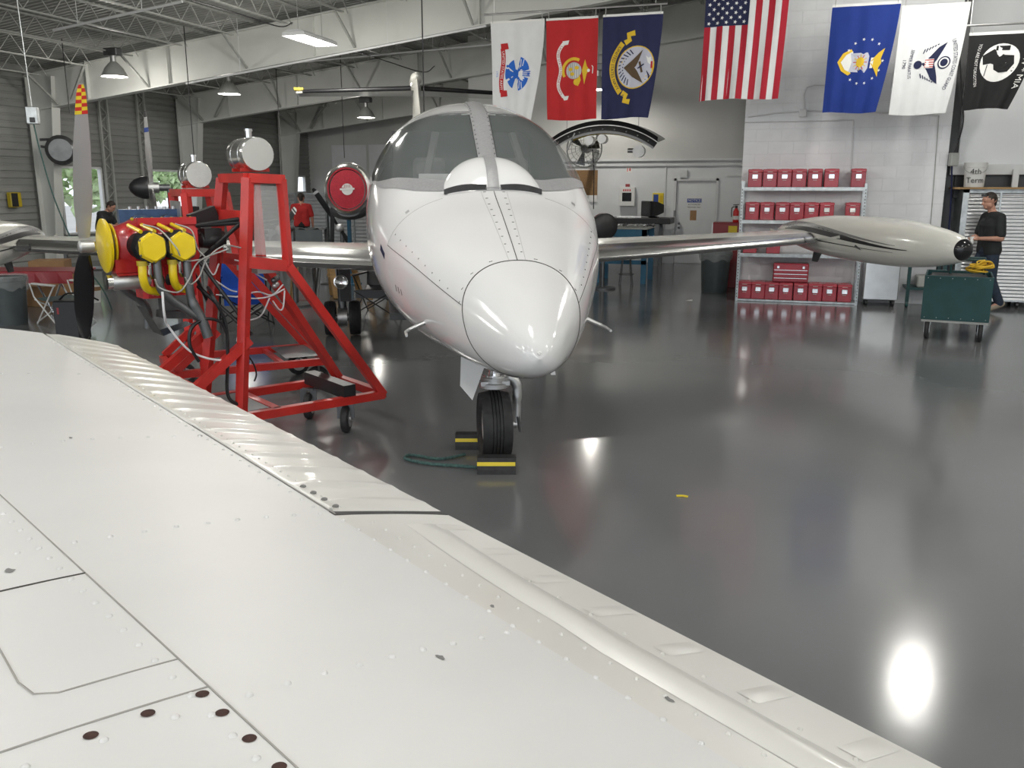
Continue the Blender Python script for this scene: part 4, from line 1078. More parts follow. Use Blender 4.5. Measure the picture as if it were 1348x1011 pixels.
# ================================================================== blue engine on the stand behind
EB0 = bq + EYB*(WB*.5); EB0.z = 0
def fl_(x, y, z): return EB0 - EXB*x - EYB*y + Vector((0, 0, z))
XB = (bq - pb).dot(EXB) + .06
e2 = thing('aircraft_engine', 'blue-grey aircraft engine partly hidden behind the red engine', 'engine', (fl_(XB + .3, 0, 0).x, fl_(XB + .3, 0, 0).y, 0), 0)
ZB = 1.55
b = MB(); b.bar(fl_(XB, 0, ZB), fl_(XB + .50, 0, ZB), .24, .26); b.build('crankcase', 'blue_metal', e2)
for s in (-1, 1):
    for k in range(2):
        x = XB + .12 + .24*k
        b = MB(); prof = []
        for i in range(11): y = .12 + .018*i; prof += [(y, .062), (y, .085), (y + .006, .085), (y + .006, .062)]
        b.lathe(prof, fl_(x, 0, ZB), -EYB*s, 18); b.build('cylinder', 'black', e2, 30)
        b = MB(); b.lathe([(.33, .09), (.42, .095), (.45, .075), (.455, .01)], fl_(x, 0, ZB), -EYB*s, 16); b.build('valve_cover', 'blue_metal', e2, 30)
b = MB()
for k in range(6): b.tube([fl_(XB + .06 + .07*k, .08, ZB + .12), fl_(XB + .06 + .07*k, .08, ZB + .155)], .014, 8)
b.build('case_studs', 'aluminium_dull', e2, 30)
b = MB(); b.bar(fl_(XB - .15, 0, ZB + .05), fl_(XB, 0, ZB + .05), .3, .2); b.tube([fl_(XB - .05, .1, ZB + .15), fl_(XB - .05, .1, ZB + .28)], .04, 10); b.build('accessory_case', 'black', e2, 30)
b = MB(); b.bar(fl_(XB + .1, 0, ZB - .13), fl_(XB + .1, 0, .9), .05, .05); b.bar(fl_(XB + .1, 0, .92), fl_(XB - .12, 0, .92), .05); b.build('mount_tube', 'black', e2)
b = MB(); b.bar(fl_(XB - .02, .2, ZB), fl_(XB - .14, .2, ZB), .04); b.bar(fl_(XB - .02, -.2, ZB), fl_(XB - .14, -.2, ZB), .04); b.build('mount_bracket', 'black', e2)

# three-blade propeller with black spinner on its own pedestal
def prop3(hub, axis, R_, angs, lab, spinner=True, tipm=None, bladem='aluminium_dull', post=True):
    axis = Vector(axis).normalized(); up = Vector((0, 0, 1)); sx_ = axis.cross(up).normalized(); up2 = sx_.cross(axis)
    t = thing('propeller', lab, 'propeller', (hub.x, hub.y, 0), 0)
    b = MB(); b.lathe([(-.10, .03), (-.10, .075), (.08, .08), (.10, .05)], hub, axis, 20); b.build('hub', 'aluminium_dull', t, 40)
    if spinner:
        b = MB(); b.lathe([(.05, .165), (.08, .17), (.15, .16), (.24, .12), (.30, .06), (.32, .01)], hub, axis, 26); b.build('spinner', 'black', t, 40)
    for a in angs:
        d = sx_*cos(radians(a)) + up2*sin(radians(a)); cd = d.cross(axis).normalized()
        def rows_(t0, t1, n, gr=0):
            rw = []
            for i in range(n + 1):
                q = t0 + (t1 - t0)*i/n; r = .05 + (R_ - .05)*q; ch = pchip([0, .15, .4, .8, .95, 1.0], [.07, .09, .15, .13, .10, .05])(q); tw = radians(48 - 30*q); th = .035*(1 - q) + .008 + gr
                av = cd*cos(tw) + axis*sin(tw); nv = axis*cos(tw) - cd*sin(tw)
                rw.append([hub + d*r + av*((ch + gr*2)*(x - .45)) + nv*(y*th) for x, y in ((0, 0), (.2, .5), (.6, .4), (1, 0), (.6, -.4), (.2, -.5))])
            return rw
        b = MB(); b.grid(rows_(0, 1, 14), closed=True, caps=True); bl_ = b.build('blade', bladem, t, 50)
        for q0_, q1_, mm_ in (tipm or []):
            b = MB(); b.grid(rows_(q0_, q1_, 3, .004), closed=True); b.build('tip_band', mm_, bl_, 50)
    if post:
        b = MB(); base = hub - axis*.25; b.tube([hub - axis*.08, base], .05, 12); b.tube([base, (base.x, base.y, .03)], .045, 12); b.lathe([(0, .30), (.03, .30), (.05, .05)], (base.x, base.y, 0), (0, 0, 1), 20); b.build('pedestal', 'steel_dark', t, 40)
    return t
ph = atd(200, 247, 13.0)
prop3(ph, -_R*.93 - _FH*.36, 1.10, (100, 215, 340), 'three-blade grey propeller with black spinner raised behind the engines', tipm=[(.72, .78, 'blue'), (.92, 1.0, 'black')])
ph2 = atd(372, 302, 13.6); prop3(ph2, -_FH*.9 - _R*.35, .42, (128, 308), 'small grey propeller with white-striped tip behind the plexiglass window', spinner=False, tipm=[(.80, .85, 'print_white'), (.92, 1.0, 'print_white')], bladem='steel_dark')
ph3 = atd(447, 300, 17.5); prop3(ph3, -_FH, .92, (57, 237), 'black propeller with pale tip behind the polished engine nacelle', spinner=False, tipm=[(.86, .92, 'print_grey')], bladem='black')

# ================================================================== lamps
def highbay(p, lab, r=.26, power=65, on=True, grp=None, rec=0.0):
    t = thing('high_bay_lamp', lab, 'lamp', (p.x, p.y, p.z), 0, grp)
    b = MB(); b.lathe([(0, r), (.02, r*.98), (.16, r*.72), (.26, r*.38), (.30, r*.22), (.30, r*.20), (.25, r*.34), (.15, r*.68), (.01, r*.95)], p, (0, 0, 1), 28, caps=False); b.build('reflector', 'steel_grey', t, 40)
    b = MB(); b.tube([p + Vector((0, 0, .29)), p + Vector((0, 0, .42))], .06, 14); b.build('lamp_neck', 'aluminium_dull', t, 40)
    b = MB(); b.cbx(p.x - .17, p.x + .17, p.y - .09, p.y + .09, p.z + .41, p.z + .56, .015); b.build('ballast_box', 'steel_dark', t)
    b = MB(); b.tube([p + Vector((0, 0, .55)), Vector((p.x, p.y, roof(p.x)))], .012, 6); b.build('hanger', 'steel_grey', t)
    b = MB(); k_ = .66 if rec else .90; b.lathe([(.012 + rec, r*k_), (rec, r*k_*.66), (rec - .008, .01)], p, (0, 0, 1), 24); b.build('lens', 'lamp_glow', t, 40, label='glowing lamp lens')
    ld = bpy.data.lights.new('lamp_light', 'POINT'); ld.energy = power; ld.color = (1, .96, .88); ld.shadow_soft_size = .15
    lo = bpy.data.objects.new('lamp_light', ld); COL.objects.link(lo); lo.parent = t; lo.location = (0, 0, -.17 if not rec else .06); ld.shadow_soft_size = .15 if not rec else .05
    return t
def lampat(u, v, z): return onz(u, v, z)
highbay(lampat(151, 101, 4.10), 'grey bell-shaped high bay lamp hanging before the white roof beam')
highbay(lampat(302, 124, 4.02), 'grey high bay lamp glowing under the roof above the aluminium fuel tanks')
highbay(lampat(482, 155, 3.80), 'far high bay lamp glowing behind the jet tail plane')
highbay(onY(787, 118, 20.6), 'high bay lamp shining between the red flag and the navy flag', r=.24, power=130, rec=.15)
def fluor(p, rot, lab, grp=None, power=60, L=1.22, Wd=.42):
    t = thing('fluorescent_lamp', lab, 'lamp', (p.x, p.y, p.z), rot, grp)
    b = MB(); rows = []
    for z, k in ((0, 1), (.06, .96), (.10, .55), (.10, .5)): rows.append([(x*Wd/2*k, y*L/2*(.99 if k > .9 else .96), z) for x, y in ((-1, -1), (1, -1), (1, 1), (-1, 1))])
    b.grid(rows, closed=True); b.f.append(tuple(range(len(b.v) - 4, len(b.v)))); b.build('housing', 'white_trim', t, local=True)
    for i in range(4):
        x = -Wd*.33 + Wd*.22*i; c = MB(); c.tube([(x, -L*.47, .012), (x, L*.47, .012)], .02, 8); c.build('lamp_tube', 'tube_glow', t, 40, local=True)
    h = roof(p.x) - p.z
    for y in (-L*.35, L*.35): c = MB(); c.tube([(0, y, .1), (0, y, h - .02)], .006, 5); c.build('hanger', 'steel_grey', t, local=True)
    ld = bpy.data.lights.new('lamp_light', 'POINT'); ld.energy = power; ld.color = (1, .97, .90); ld.shadow_soft_size = .22
    lo = bpy.data.objects.new('lamp_light', ld); COL.objects.link(lo); lo.parent = t; lo.location = (0, 0, -.24)
    return t
fluor(onz(409, 54, 4.35), radians(2), 'bright fluorescent fixture hanging in front of the white roof beam', power=130)
# one fixture reflects in the floor; the rest are added, unseen, for light
r_ = ray(1197, 912); t_ = -EYE / r_.z; g_ = _C + r_*t_; up_ = Vector((r_.x, r_.y, -r_.z)); zl = 5.2
rl = g_ + up_*(zl/up_.z)
spots = [(rl.x, rl.y)]
for y in (-5.5, -.5, 4.5, 9.5):
    for x in (-11.5, -6.5, -1.5, 3.5, 8.5):
        if abs(x - rl.x) + abs(y - rl.y) > 2.2: spots.append((x, y))
for i, (x, y) in enumerate(spots):
    z = min(roof(x) - 1.0, 5.2)
    q = Vector((x, y, -z)) - _C
    if i > 0 and q.dot(_D) > 0:
        uu, vv = CX + FPX*q.dot(_R)/q.dot(_D), CY - FPX*q.dot(_U)/q.dot(_D)
        if 380 < uu < 1400 and 300 < vv < 1060: continue
    if (Vector((x, y, z)) - _C).dot(_D) > 0:
        q = Vector((x, y, z)) - _C; uu, vv = CX + FPX*q.dot(_R)/q.dot(_D), CY - FPX*q.dot(_U)/q.dot(_D)
        if -120 < uu < 1470 and -45 < vv < 1011: continue
    fluor(Vector((x, y, z)), 0, 'unseen fluorescent fixture hung from the roof to light the open floor', 'ceiling fixtures overhead', power=130)

# pendant control box on the left, cables, conduits
pb_ = atd(43, 152, 12.5)
t = thing('pendant_switch_box', 'grey hanging electrical box on a cable at the left column', 'switch box', (pb_.x, pb_.y, pb_.z), .5)
b = MB(); b.cbx(-.08, .08, -.05, .05, -.12, .12, .01); b.build('box', 'galvanised', t, local=True)
b = MB(); b.cbx(-.03, .04, -.065, -.05, -.10, -.03, .005); b.build('socket', 'black', t, local=True)
b = MB(); b.tube([(0, 0, .12), (0, 0, .2), (-.05, .0, roof(pb_.x) - pb_.z - .02)], .007, 6); b.build('hanger_chain', 'galvanised', t, local=True)
b = MB(); b.tube(bez([(0, 0, -.12), (.06, -.05, -.5), (.2, -.1, -1.2), (.45, -.1, -2.0), (.7, 0, -pb_.z + .35), (.75, .2, -pb_.z + .02)], 6), .010, 6); b.build('cord', 'rope_green', t, 60, local=True)
def drop(u, v0, v1, Y, lab, m='black', r=.010):
    p = onY(u, v0, Y); q = onY(u, v1, Y); zt = roof(p.x)
    b = MB(); b.tube([(0, 0, 0), (0, 0, zt - q.z)], r, 6); return single(b, 'air_hose', m, lab, 'hose', (p.x, p.y, q.z))
drop(556, 40, 160, 12.6, 'long black air hose hanging straight down above the jet roof')
drop(305, 90, 200, 16.0, 'thin black cable hanging beside the first white roof beam near the left lamp') if False else None
drop(80, 40, 150, 15.5, 'black cable hanging in front of the left end of the white roof beam')
drop(248, 112, 232, 16.4, 'black hose hanging from the beam to the wall behind the aluminium tank')
drop(364, 105, 235, 21.5, 'dark hose hanging between the two beams behind the large tank')
drop(451, 150, 208, 21.7, 'dark hose hanging straight above the polished engine nacelle')
for (u0, v0), (u1, v1), Y, lab in (((70, 40), (240, 2), 12.6, 'white pipe running under the roof deck at the upper left'), ((245, 110), (640, 34), 16.5, 'thin white pipe running along the bottom flange of the roof beam'), ((392, 82), (652, 58), 19.5, 'white pipe hung under the roof between the two beams')):
    a, c = onY(u0, v0, Y), onY(u1, v1, Y); b = MB(); b.tube([Vector((0, 0, 0)), c - a], .022, 8)
    for k in (.2, .7):
        p = (c - a)*k; b.tube([p, p + Vector((0, 0, roof(a.x + p.x) - a.z - p.z))], .006, 5)
    single(b, 'ceiling_pipe', 'white_trim', lab, 'pipe', a, smooth=40)
for pts_, lab in (([(252, 0), (320, 20), (368, 35), (385, 30)], 'black cable sagging below the roof deck before the hanging fluorescent fixture'), ([(466, 67), (510, 81), (557, 95), (572, 87)], 'black cable sagging below the roof between the beams')):
    P_ = [onY(u, v, 13.0 + i*1.2 if pts_[0][0] < 300 else 18 + i*1.2) for i, (u, v) in enumerate(pts_)]
    b = MB(); b.tube(bez([p - P_[0] for p in P_], 5), .012, 6); single(b, 'ceiling_cable', 'black', lab, 'cable', P_[0])

# ================================================================== right side: shelving and boxes
YS = 15.07
sx0, sx1 = onY(971, 330, YS).x, onY(1142, 250, YS).x
zs = [onY(1060, 246.5, YS).z, onY(1060, 290.5, YS).z, onY(1060, 335, YS).z, .035]
sh = thing('shelving_unit', 'galvanised steel shelving unit with red boxes against the block wall', 'shelf', ((sx0 + sx1)/2, YS + .2, 0), 0)
for x in (sx0, sx1):
    for y in (YS, YS + .40):
        b = MB(); s = 1 if x == sx0 else -1; s2 = 1 if y == YS else -1
        b.bx(min(x, x + s*.045), max(x, x + s*.045), y, y + s2*.004 if s2 > 0 else y + .004, 0, zs[0] + (.10 if s > 0 else .06)); b.bx(min(x, x + s*.004), max(x, x + s*.004), min(y, y + s2*.045), max(y, y + s2*.045), 0, zs[0] + .06)
        po_ = b.build('post', 'galvanised', sh)
        if y == YS:
            b = MB()
            for k in range(36): b.bx(x + s*.017, x + s*.029, y - .001, y + .002, .06 + .05*k, .085 + .05*k)
            b.build('slots', 'seam', po_).__setitem__('kind', 'stuff')
for z in zs:
    b = MB(); b.bx(sx0 + .005, sx1 - .005, YS + .005, YS + .40, z - .006, z); b.bx(sx0 + .005, sx1 - .005, YS + .003, YS + .012, z - (.055 if z > .1 else .03), z); b.bx(sx0 + .005, sx1 - .005, YS + .392, YS + .40, z - (.055 if z > .1 else .03), z); b.build('shelf_deck', 'galvanised', sh)
ORD = ('first', 'second', 'third', 'fourth', 'fifth', 'sixth', 'seventh', 'eighth')
def redbox():
    t = thing('steel_box', '', 'box')
    w, d, h = .216, .32, .285
    b = MB(); b.cbx(-w/2, w/2, -d/2, d/2, 0, h - .045, .008); b.build('box_body', 'box_red', t, 30, local=True)
    b = MB(); b.cbx(-w/2 - .004, w/2 + .004, -d/2 - .004, d/2 + .004, h - .05, h, .010); b.bx(-.06, .06, -.012, .012, h - .001, h + .006); b.build('box_lid', 'box_lid', t, 30, local=True)
    b = MB(); b.cbx(-.045, .045, -d/2 - .016, -d/2 - .001, h*.50, h*.72, .006); b.bar((-.04, -d/2 - .018, h*.50), (.04, -d/2 - .018, h*.50), .012, .012); lt = b.build('latch', 'chrome', t, 30, local=True)
    b = MB(); b.bx(-.04, .04, -d/2 - .008, -d/2 - .003, h*.84, h*.86); b.bx(-.03, .03, -d/2 - .004, -d/2, h*.38, h*.40); b.build('maker_plate', 'print_white', t, local=True)
    return t
RB0 = redbox(); first = [True]
def place_box(u0, u1, z, lab, grp, yoff=0.0):
    um = (u0 + u1)/2
    p = onY(um, 300, YS + .05); o = RB0 if first[0] else copy_tree(RB0); first[0] = False
    o.location = (p.x, YS + .20 + yoff, z + .001); o.rotation_euler = (0, 0, random.uniform(-.005, .005)); o['label'] = lab; o['group'] = grp
    return o
for k, (u0, u1) in enumerate(((981, 999), (1000, 1018.6), (1019, 1038), (1038, 1057), (1058, 1078), (1080, 1099))): place_box(u0, u1, zs[0], ORD[k] + ' red steel box from the fire extinguisher on the top shelf', 'red boxes on the shelves')
place_box(1115, 1134, zs[0], 'red steel box standing alone at the end of the top shelf', 'red boxes on the shelves')
for k, (u0, u1) in enumerate(((979, 998.5), (998.5, 1018), (1018.6, 1038), (1038.3, 1056.3), (1056.9, 1076.2), (1076.5, 1096.7))): place_box(u0, u1, zs[1], ORD[k] + ' red steel box from the fire extinguisher on the second shelf', 'red boxes on the shelves')
place_box(1111, 1130, zs[1], 'red steel box standing alone at the end of the second shelf', 'red boxes on the shelves')
place_box(979, 998, zs[2] , 'first red steel box from the fire extinguisher on the third shelf', 'red boxes on the shelves'); place_box(1010, 1029, zs[2], 'second red steel box from the fire extinguisher on the third shelf', 'red boxes on the shelves')
for k, (u0, u1) in enumerate(((975.6, 992), (993.6, 1010.4), (1011.5, 1029), (1030, 1048), (1049.5, 1068), (1069, 1087.6), (1088.5, 1107), (1108.3, 1127.6))): place_box(u0 + 1, u1 + 1, zs[3], ORD[k] + ' red steel box from the fire extinguisher on the bottom shelf', 'red boxes on the shelves')
p = onY(1040, 370, YS + .05)
tb = thing('tool_chest', 'red tool chest with drawers on top of the bottom row of boxes', 'toolbox', (p.x, YS + .2, zs[3] + .295), 0)
b = MB(); b.cbx(-.28, .28, -.16, .16, 0, .31, .012); b.build('chest_body', 'box_red', tb, 30, local=True)
for k in range(3):
    b = MB(); b.cbx(-.265, .265, -.172, -.16, .02 + .065*k, .075 + .065*k, .004); dd = b.build('drawer', 'box_red', tb, local=True)
    b = MB(); b.bx(-.26, .26, -.18, -.168, .066 + .065*k, .075 + .065*k); b.build('drawer_pull', 'chrome', dd, local=True)
for x in (-.2, .2):
    b = MB(); b.cbx(x - .02, x + .02, -.175, -.16, .225, .27, .004); b.build('latch', 'chrome', tb, local=True)
# rubbish bin with liner
def bin_(p, r, h, lab, m='bin_grey', liner=True):
    t = thing('rubbish_bin', lab, 'trash can', p, 0)
    b = MB(); b.lathe([(0, .01), (0, r*.82), (.03, r*.85), (h*.9, r*.98), (h*.92, r*1.04), (h, r*1.05), (h, r*.97), (.05, r*.82), (.05, .01)], (0, 0, 0), (0, 0, 1), 36, caps=False); b.build('bin_body', m, t, 40, local=True)
    if liner:
        b = MB(); rows = []
        for z, k in ((h + .005, .95), (h + .02, 1.06), (h - .03, 1.10), (h - .10, 1.08), (h - .16, 1.05)):
            rows.append([((r*k + .012*sin(j*2.7 + z*30))*cos(2*pi*j/36), (r*k + .012*sin(j*2.7 + z*30))*sin(2*pi*j/36), z + (.03*sin(j*1.1) if k < 1.09 and z < h - .05 else 0)) for j in range(36)])
        b.grid(rows, closed=True); b.build('bin_liner', 'liner', t, 60, local=True)
    return t
gp_ = onz(940, 386); bin_((gp_.x - .02, gp_.y + .2, 0), .27, .74, 'grey rubbish bin with clear liner beside the shelving unit')
# red cabinet with yellow label, extinguisher
p = onY(956, 300, 17.0); cz = onY(956, 293, 17.0).z
t = thing('flammables_cabinet', 'dark red metal cabinet with yellow label behind the grey bin', 'cabinet', (p.x, 17.0, 0), 0)
b = MB(); b.cbx(-.26, .30, 0, .45, 0, cz, .01); b.build('cabinet_body', 'cabinet_red', t, 30, local=True)
b = MB(); b.cbx(-.24, .28, -.015, 0, .06, cz - .03, .004); dd = b.build('door', 'cabinet_red', t, local=True)
b = MB(); b.bx(.04, .20, -.018, -.015, cz - .20, cz - .06); b.build('warning_label', 'sign_yellow', dd, local=True)
b = MB(); b.bx(.235, .25, -.03, -.015, cz - .5, cz - .38); b.build('handle', 'black', dd, local=True)
b = MB(); b.bx(-.262, -.245, -.002, .0, 0, cz); b.build('edge_strip', 'aluminium_dull', t, local=True)
p = onY(969, 275, 17.1); ez_ = onY(969, 294, 17.1).z
t = thing('fire_extinguisher', 'small fire extinguisher with black head standing on the dark red cabinet', 'extinguisher', (p.x, 17.15, cz), 0)
b = MB(); b.lathe([(0, .01), (0, .05), (.01, .055), (.20, .055), (.25, .03), (.27, .02)], (0, 0, 0), (0, 0, 1), 18); b.build('cylinder', 'red', t, 40, local=True)
b = MB(); b.lathe([(.05, .0557), (.12, .0557)], (0, 0, 0), (0, 0, 1), 18, caps=False); b.build('label_band', 'print_white', t, 40, local=True)
b = MB(); b.tube([(0, 0, .26), (0, 0, .31)], .025, 10); b.bar((-.06, 0, .32), (.05, 0, .33), .02, .015); b.tube(bez([(-.03, 0, .29), (-.08, 0, .26), (-.08, 0, .1)], 5), .01, 6); b.build('valve_head', 'black', t, 40, local=True)

# ---- door wall fittings
d1 = struct('door_1', (dl, YD, 0))
b = MB(); b.bx(dl + .004, dr - .004, YD + .02, YD + .07, .004, dz - .004); b.build('door_slab', 'wall_paint', d1)
b = MB()
for x in (dl - .06, dr): b.bx(x, x + .06, YD - .03, YD + .1, 0, dz + .06)
b.bx(dl - .06, dr + .06, YD - .03, YD + .1, dz, dz + .06); b.build('door_frame', 'white_trim', d1)
for zz in (.98, .88):
    b = MB(); b.lathe([(0, .02), (.04, .02), (.05, .03), (.07, .03), (.075, .01)], (dl + .10, YD + .02, zz), (0, -1, 0), 14); b.build('door_knob', 'steel_dark', d1, 40)
b = MB(); b.bx(dl - .04, dl + .0, YD - .06, YD - .03, 1.15, 1.30); b.build('door_closer', 'steel_dark', d1)
def plate(u0, v0, u1, v1, Y, name, m, lab, cat, t=.012, extra=None):
    a, c = onY(u0, v1, Y), onY(u1, v0, Y); x0, x1 = min(a.x, c.x), max(a.x, c.x); z0, z1 = min(a.z, c.z), max(a.z, c.z)
    o = thing(name, lab, cat, ((x0 + x1)/2, Y, (z0 + z1)/2), 0)
    b = MB(); w, h = (x1 - x0)/2, (z1 - z0)/2; b.cbx(-w, w, -t, 0, -h, h, min(.004, t/3)); b.build('plate', m, o, local=True)
    return o, w, h
def ptext(o, body, size, x, z, t, m, wmax=None):
    vs, fs = text_geo(body, size); 
    if wmax:
        ww = max(v[0] for v in vs) - min(v[0] for v in vs); k = min(1, wmax/ww) ; vs = [(a*k, c) for a, c in vs]
    b = MB(); b.add([(x + a, -t - .0015, z + c) for a, c in vs], fs); return b.build('lettering', m, o, local=True)
o, w, h = plate(904, 258, 924, 276, YD + .02, 'notice_sign', 'plastic_white', 'white and blue notice sign on the door', 'sign', .004)
b = MB(); b.bx(-w*.98, w*.98, -.006, -.004, h*.05, h*.62); b.build('blue_band', 'blue', o, local=True)
ptext(o, 'NOTICE', h*.55, 0, h*.34, .006, 'print_white', w*1.7); ptext(o, 'AUTHORIZED', h*.33, 0, -h*.25, .004, 'tag_text', w*1.7); ptext(o, 'PERSONNEL ONLY', h*.33, 0, -h*.65, .004, 'tag_text', w*1.8)
plate(908, 277, 917, 290, YD + .02, 'door_poster', 'cardboard', 'small brown poster on the door below the notice sign', 'poster', .003)
o, w, h = plate(816, 246, 837, 271, YD, 'defibrillator_cabinet', 'plastic_white', 'white wall cabinet with dark window and red alarm light', 'cabinet', .14)
b = MB(); b.bx(-w*.6, w*.6, -.145, -.138, -h*.5, h*.4); b.build('cabinet_window', 'black_gloss', o, local=True)
b = MB(); b.bx(-w*.25, w*.25, -.1, -.02, h, h + .07); b.build('alarm_light', 'cabinet_red', o, local=True)
b = MB()
for k in range(4): b.bx(-w*.5 + w*.27*k, -w*.34 + w*.27*k, -.142, -.139, h*.55, h*.75)
b.build('red_lettering', 'red', o, local=True)
o, w, h = plate(824, 219.5, 832, 227.5, YD, 'extinguisher_sign', 'plastic_white', 'small white sign with red symbols above the white wall cabinet', 'sign', .006)
b = MB(); b.bx(-w*.6, -w*.35, -.008, -.006, -h*.6, h*.6); b.lathe([(0, w*.28), (.002, w*.28)], (w*.35, -.006, -h*.1), (0, -1, 0), 12); b.bx(w*.15, w*.5, -.008, -.006, h*.2, h*.6); b.build('red_symbol', 'red', o, local=True)
o, w, h = plate(859, 254, 874, 270, YD, 'safety_board', 'sign_yellow', 'yellow wall board with blue panel beside the door', 'sign', .03)
b = MB(); b.bx(-w*.85, w*.05, -.035, -.03, -h*.7, h*.75); b.build('blue_panel', 'blue', o, local=True)
b = MB(); b.bx(w*.25, w*.8, -.035, -.03, -h*.5, h*.6); b.build('print_panel', 'print_gold', o, local=True)
o, w, h = plate(744, 224, 787, 262, YD - .005, 'cork_board', 'cork', 'brown cork board on the wall beside the jet nose', 'board', .03)
plate(771, 257, 786, 266, YD - .04, 'wall_notice', 'paper', 'white paper notice hanging at the foot of the cork board', 'paper', .003)
o, w, h = plate(836, 0, 837, 1, YD, 'x', 'paper', 'x', 'x') if False else (None, 0, 0)
b = MB(); b.bx(-.09, .09, -.06, 0, -.09, .09); single(b, 'junction_box', 'white_trim', 'white electrical box on the wall above the door frame', 'switch box', onY(900, 229, YD))
# ---- workbench along the door wall, monitor
by = 21.3; bz_ = onY(840, 287, by).z
x0, x1 = onY(775, 300, by).x, onY(882, 300, by).x
t = thing('workbench', 'black topped workbench against the wall left of the door', 'workbench', ((x0 + x1)/2, by + .35, 0), 0)
b = MB(); b.cbx(x0, x1, by, by + .8, bz_ - .14, bz_, .01); b.build('bench_top', 'black', t)
for x in (x0 + .1, onY(863, 320, by).x):
    for y in (by + .08, by + .7): b = MB(); b.bx(x - .05, x + .06, y - .05, y + .05, 0, bz_ - .14); b.build('leg', 'steel_dark', t)
b = MB(); b.cbx(-.30, .30, -.02, .02, 0, .03, .005); single(b, 'metal_bar', 'silver', 'pale metal bar lying on the black workbench', 'bar', (onY(827, 288, by).x, by + .1, bz_))
p = onY(859, 288, by + .35)
t = thing('monitor', 'old black computer monitor on the workbench', 'monitor', (p.x, by + .40, bz_), -.9)
b = MB(); b.cbx(-.22, .22, -.22, -.14, .03, .40, .015); b.build('bezel', 'black', t, 30, local=True)
b = MB(); rows = [[(-.21*k, y, .215 - .18*k), (.21*k, y, .215 - .18*k), (.21*k, y, .215 + .18*k), (-.21*k, y, .215 + .18*k)] for y, k in ((-.14, 1), (.02, .9), (.22, .55), (.24, .5))]; b.grid(rows, closed=True, caps=True); b.build('casing', 'black', t, 20, local=True)
b = MB(); b.bx(-.18, .18, -.224, -.22, .07, .36); b.build('screen', 'black_gloss', t, local=True)
b = MB(); b.lathe([(0, .14), (.02, .13), (.035, .06)], (0, .02, 0), (0, 0, 1), 16); b.build('foot', 'black', t, local=True)
# ---- blue bench in front with parts
p1_, p2_ = onz(800, 372), onz(845, 374)
bw0 = onz(842, 374); by2 = bw0.y
x0, x1 = onY(780, 300, by2).x, onY(853, 300, by2).x; bz2 = onY(830, 300, by2).z
t = thing('work_table', 'blue steel work table behind the right wing of the jet', 'table', ((x0 + x1)/2, by2, 0), 0)
b = MB(); b.cbx(x0, x1, by2, by2 + 1.0, bz2 - .03, bz2, .005); b.build('table_top', 'steel_grey', t)
b = MB(); b.bx(x0 + .02, x1 - .02, by2 + .02, by2 + .05, bz2 - .18, bz2 - .03); b.build('apron_rail', 'bench_blue', t)
b = MB(); b.bx(x0 + .02, x1 - .02, by2 + .95, by2 + .98, bz2 - .18, bz2 - .03); b.build('apron_rail', 'bench_blue', t)
b = MB(); b.bx(x0 + .02, x1 - .02, by2 + .02, by2 + .05, .38, .46); b.build('lower_rail', 'bench_blue', t)
for x in (x0 + .04, x1 - .12):
    for y in (by2 + .02, by2 + .9): b = MB(); b.bx(x, x + .10, y, y + .08, 0, bz2 - .03); b.build('leg', 'bench_blue', t)
for k in range(6):
    b = MB(); L = random.uniform(.14, .20); a = random.uniform(-.6, .6)
    b.tube([(-L/2, 0, .03), (-L*.1, .03, .05), (L/2, 0, .03)], [.02, .028, .012], 8); 
    b.ell((L*.3, 0, .04), .035, 8, 6)
    single(b, 'engine_part', ('aluminium_dull', 'chrome', 'steel_dark')[k % 3], ('dull metal engine part lying on the blue work table', 'shiny metal engine part lying on the blue work table', 'dark metal engine part lying on the blue work table')[k % 3], 'part', (x0 + .25 + .17*k, by2 + .15 + .1*(k % 3), bz2), a, 'parts on the blue table', 40)
p = onz(796, 380)
t = thing('radial_fan_unit', 'dark round engine accessory with red rim on a stand by the jet nose', 'engine part', (p.x - .05, p.y, 0), 0)
zc_ = onY(797, 298, p.y).z
b = MB(); b.lathe([(-.14, .10), (-.12, .20), (0, .24), (.10, .24), (.12, .2), (.12, .02)], (0, 0, zc_), (.5, -.85, 0), 26); b.build('drum', 'black', t, 40, local=True)
b = MB(); b.lathe([(-.03, .245), (.03, .245)], (0, 0, zc_), (.5, -.85, 0), 26, caps=False); b.build('rim', 'cabinet_red', t, 40, local=True)
b = MB(); b.tube([(0, 0, zc_ - .2), (0, 0, .03)], .04, 10); b.lathe([(0, .25), (.03, .25), (.04, .05)], (0, 0, 0), (0, 0, 1), 18); b.build('stand', 'steel_dark', t, 40, local=True)
p = onz(828, 372)
t = thing('stool', 'thin-legged metal stool under the blue work table', 'stool', (p.x, p.y - .35, 0), .3)
b = MB(); b.lathe([(.50, .15), (.53, .16), (.535, .02)], (0, 0, 0), (0, 0, 1), 18); b.build('seat', 'black', t, 40, local=True)
for k in range(4):
    a = pi/4 + pi/2*k; b = MB(); b.tube([(.10*cos(a), .10*sin(a), .51), (.17*cos(a), .17*sin(a), 0)], .010, 6); b.build('leg', 'steel_dark', t, local=True)
b = MB(); b.tube([(.15*cos(2*pi*k/16), .15*sin(2*pi*k/16), .2) for k in range(17)], .008, 6); b.build('foot_ring', 'steel_dark', t, local=True)
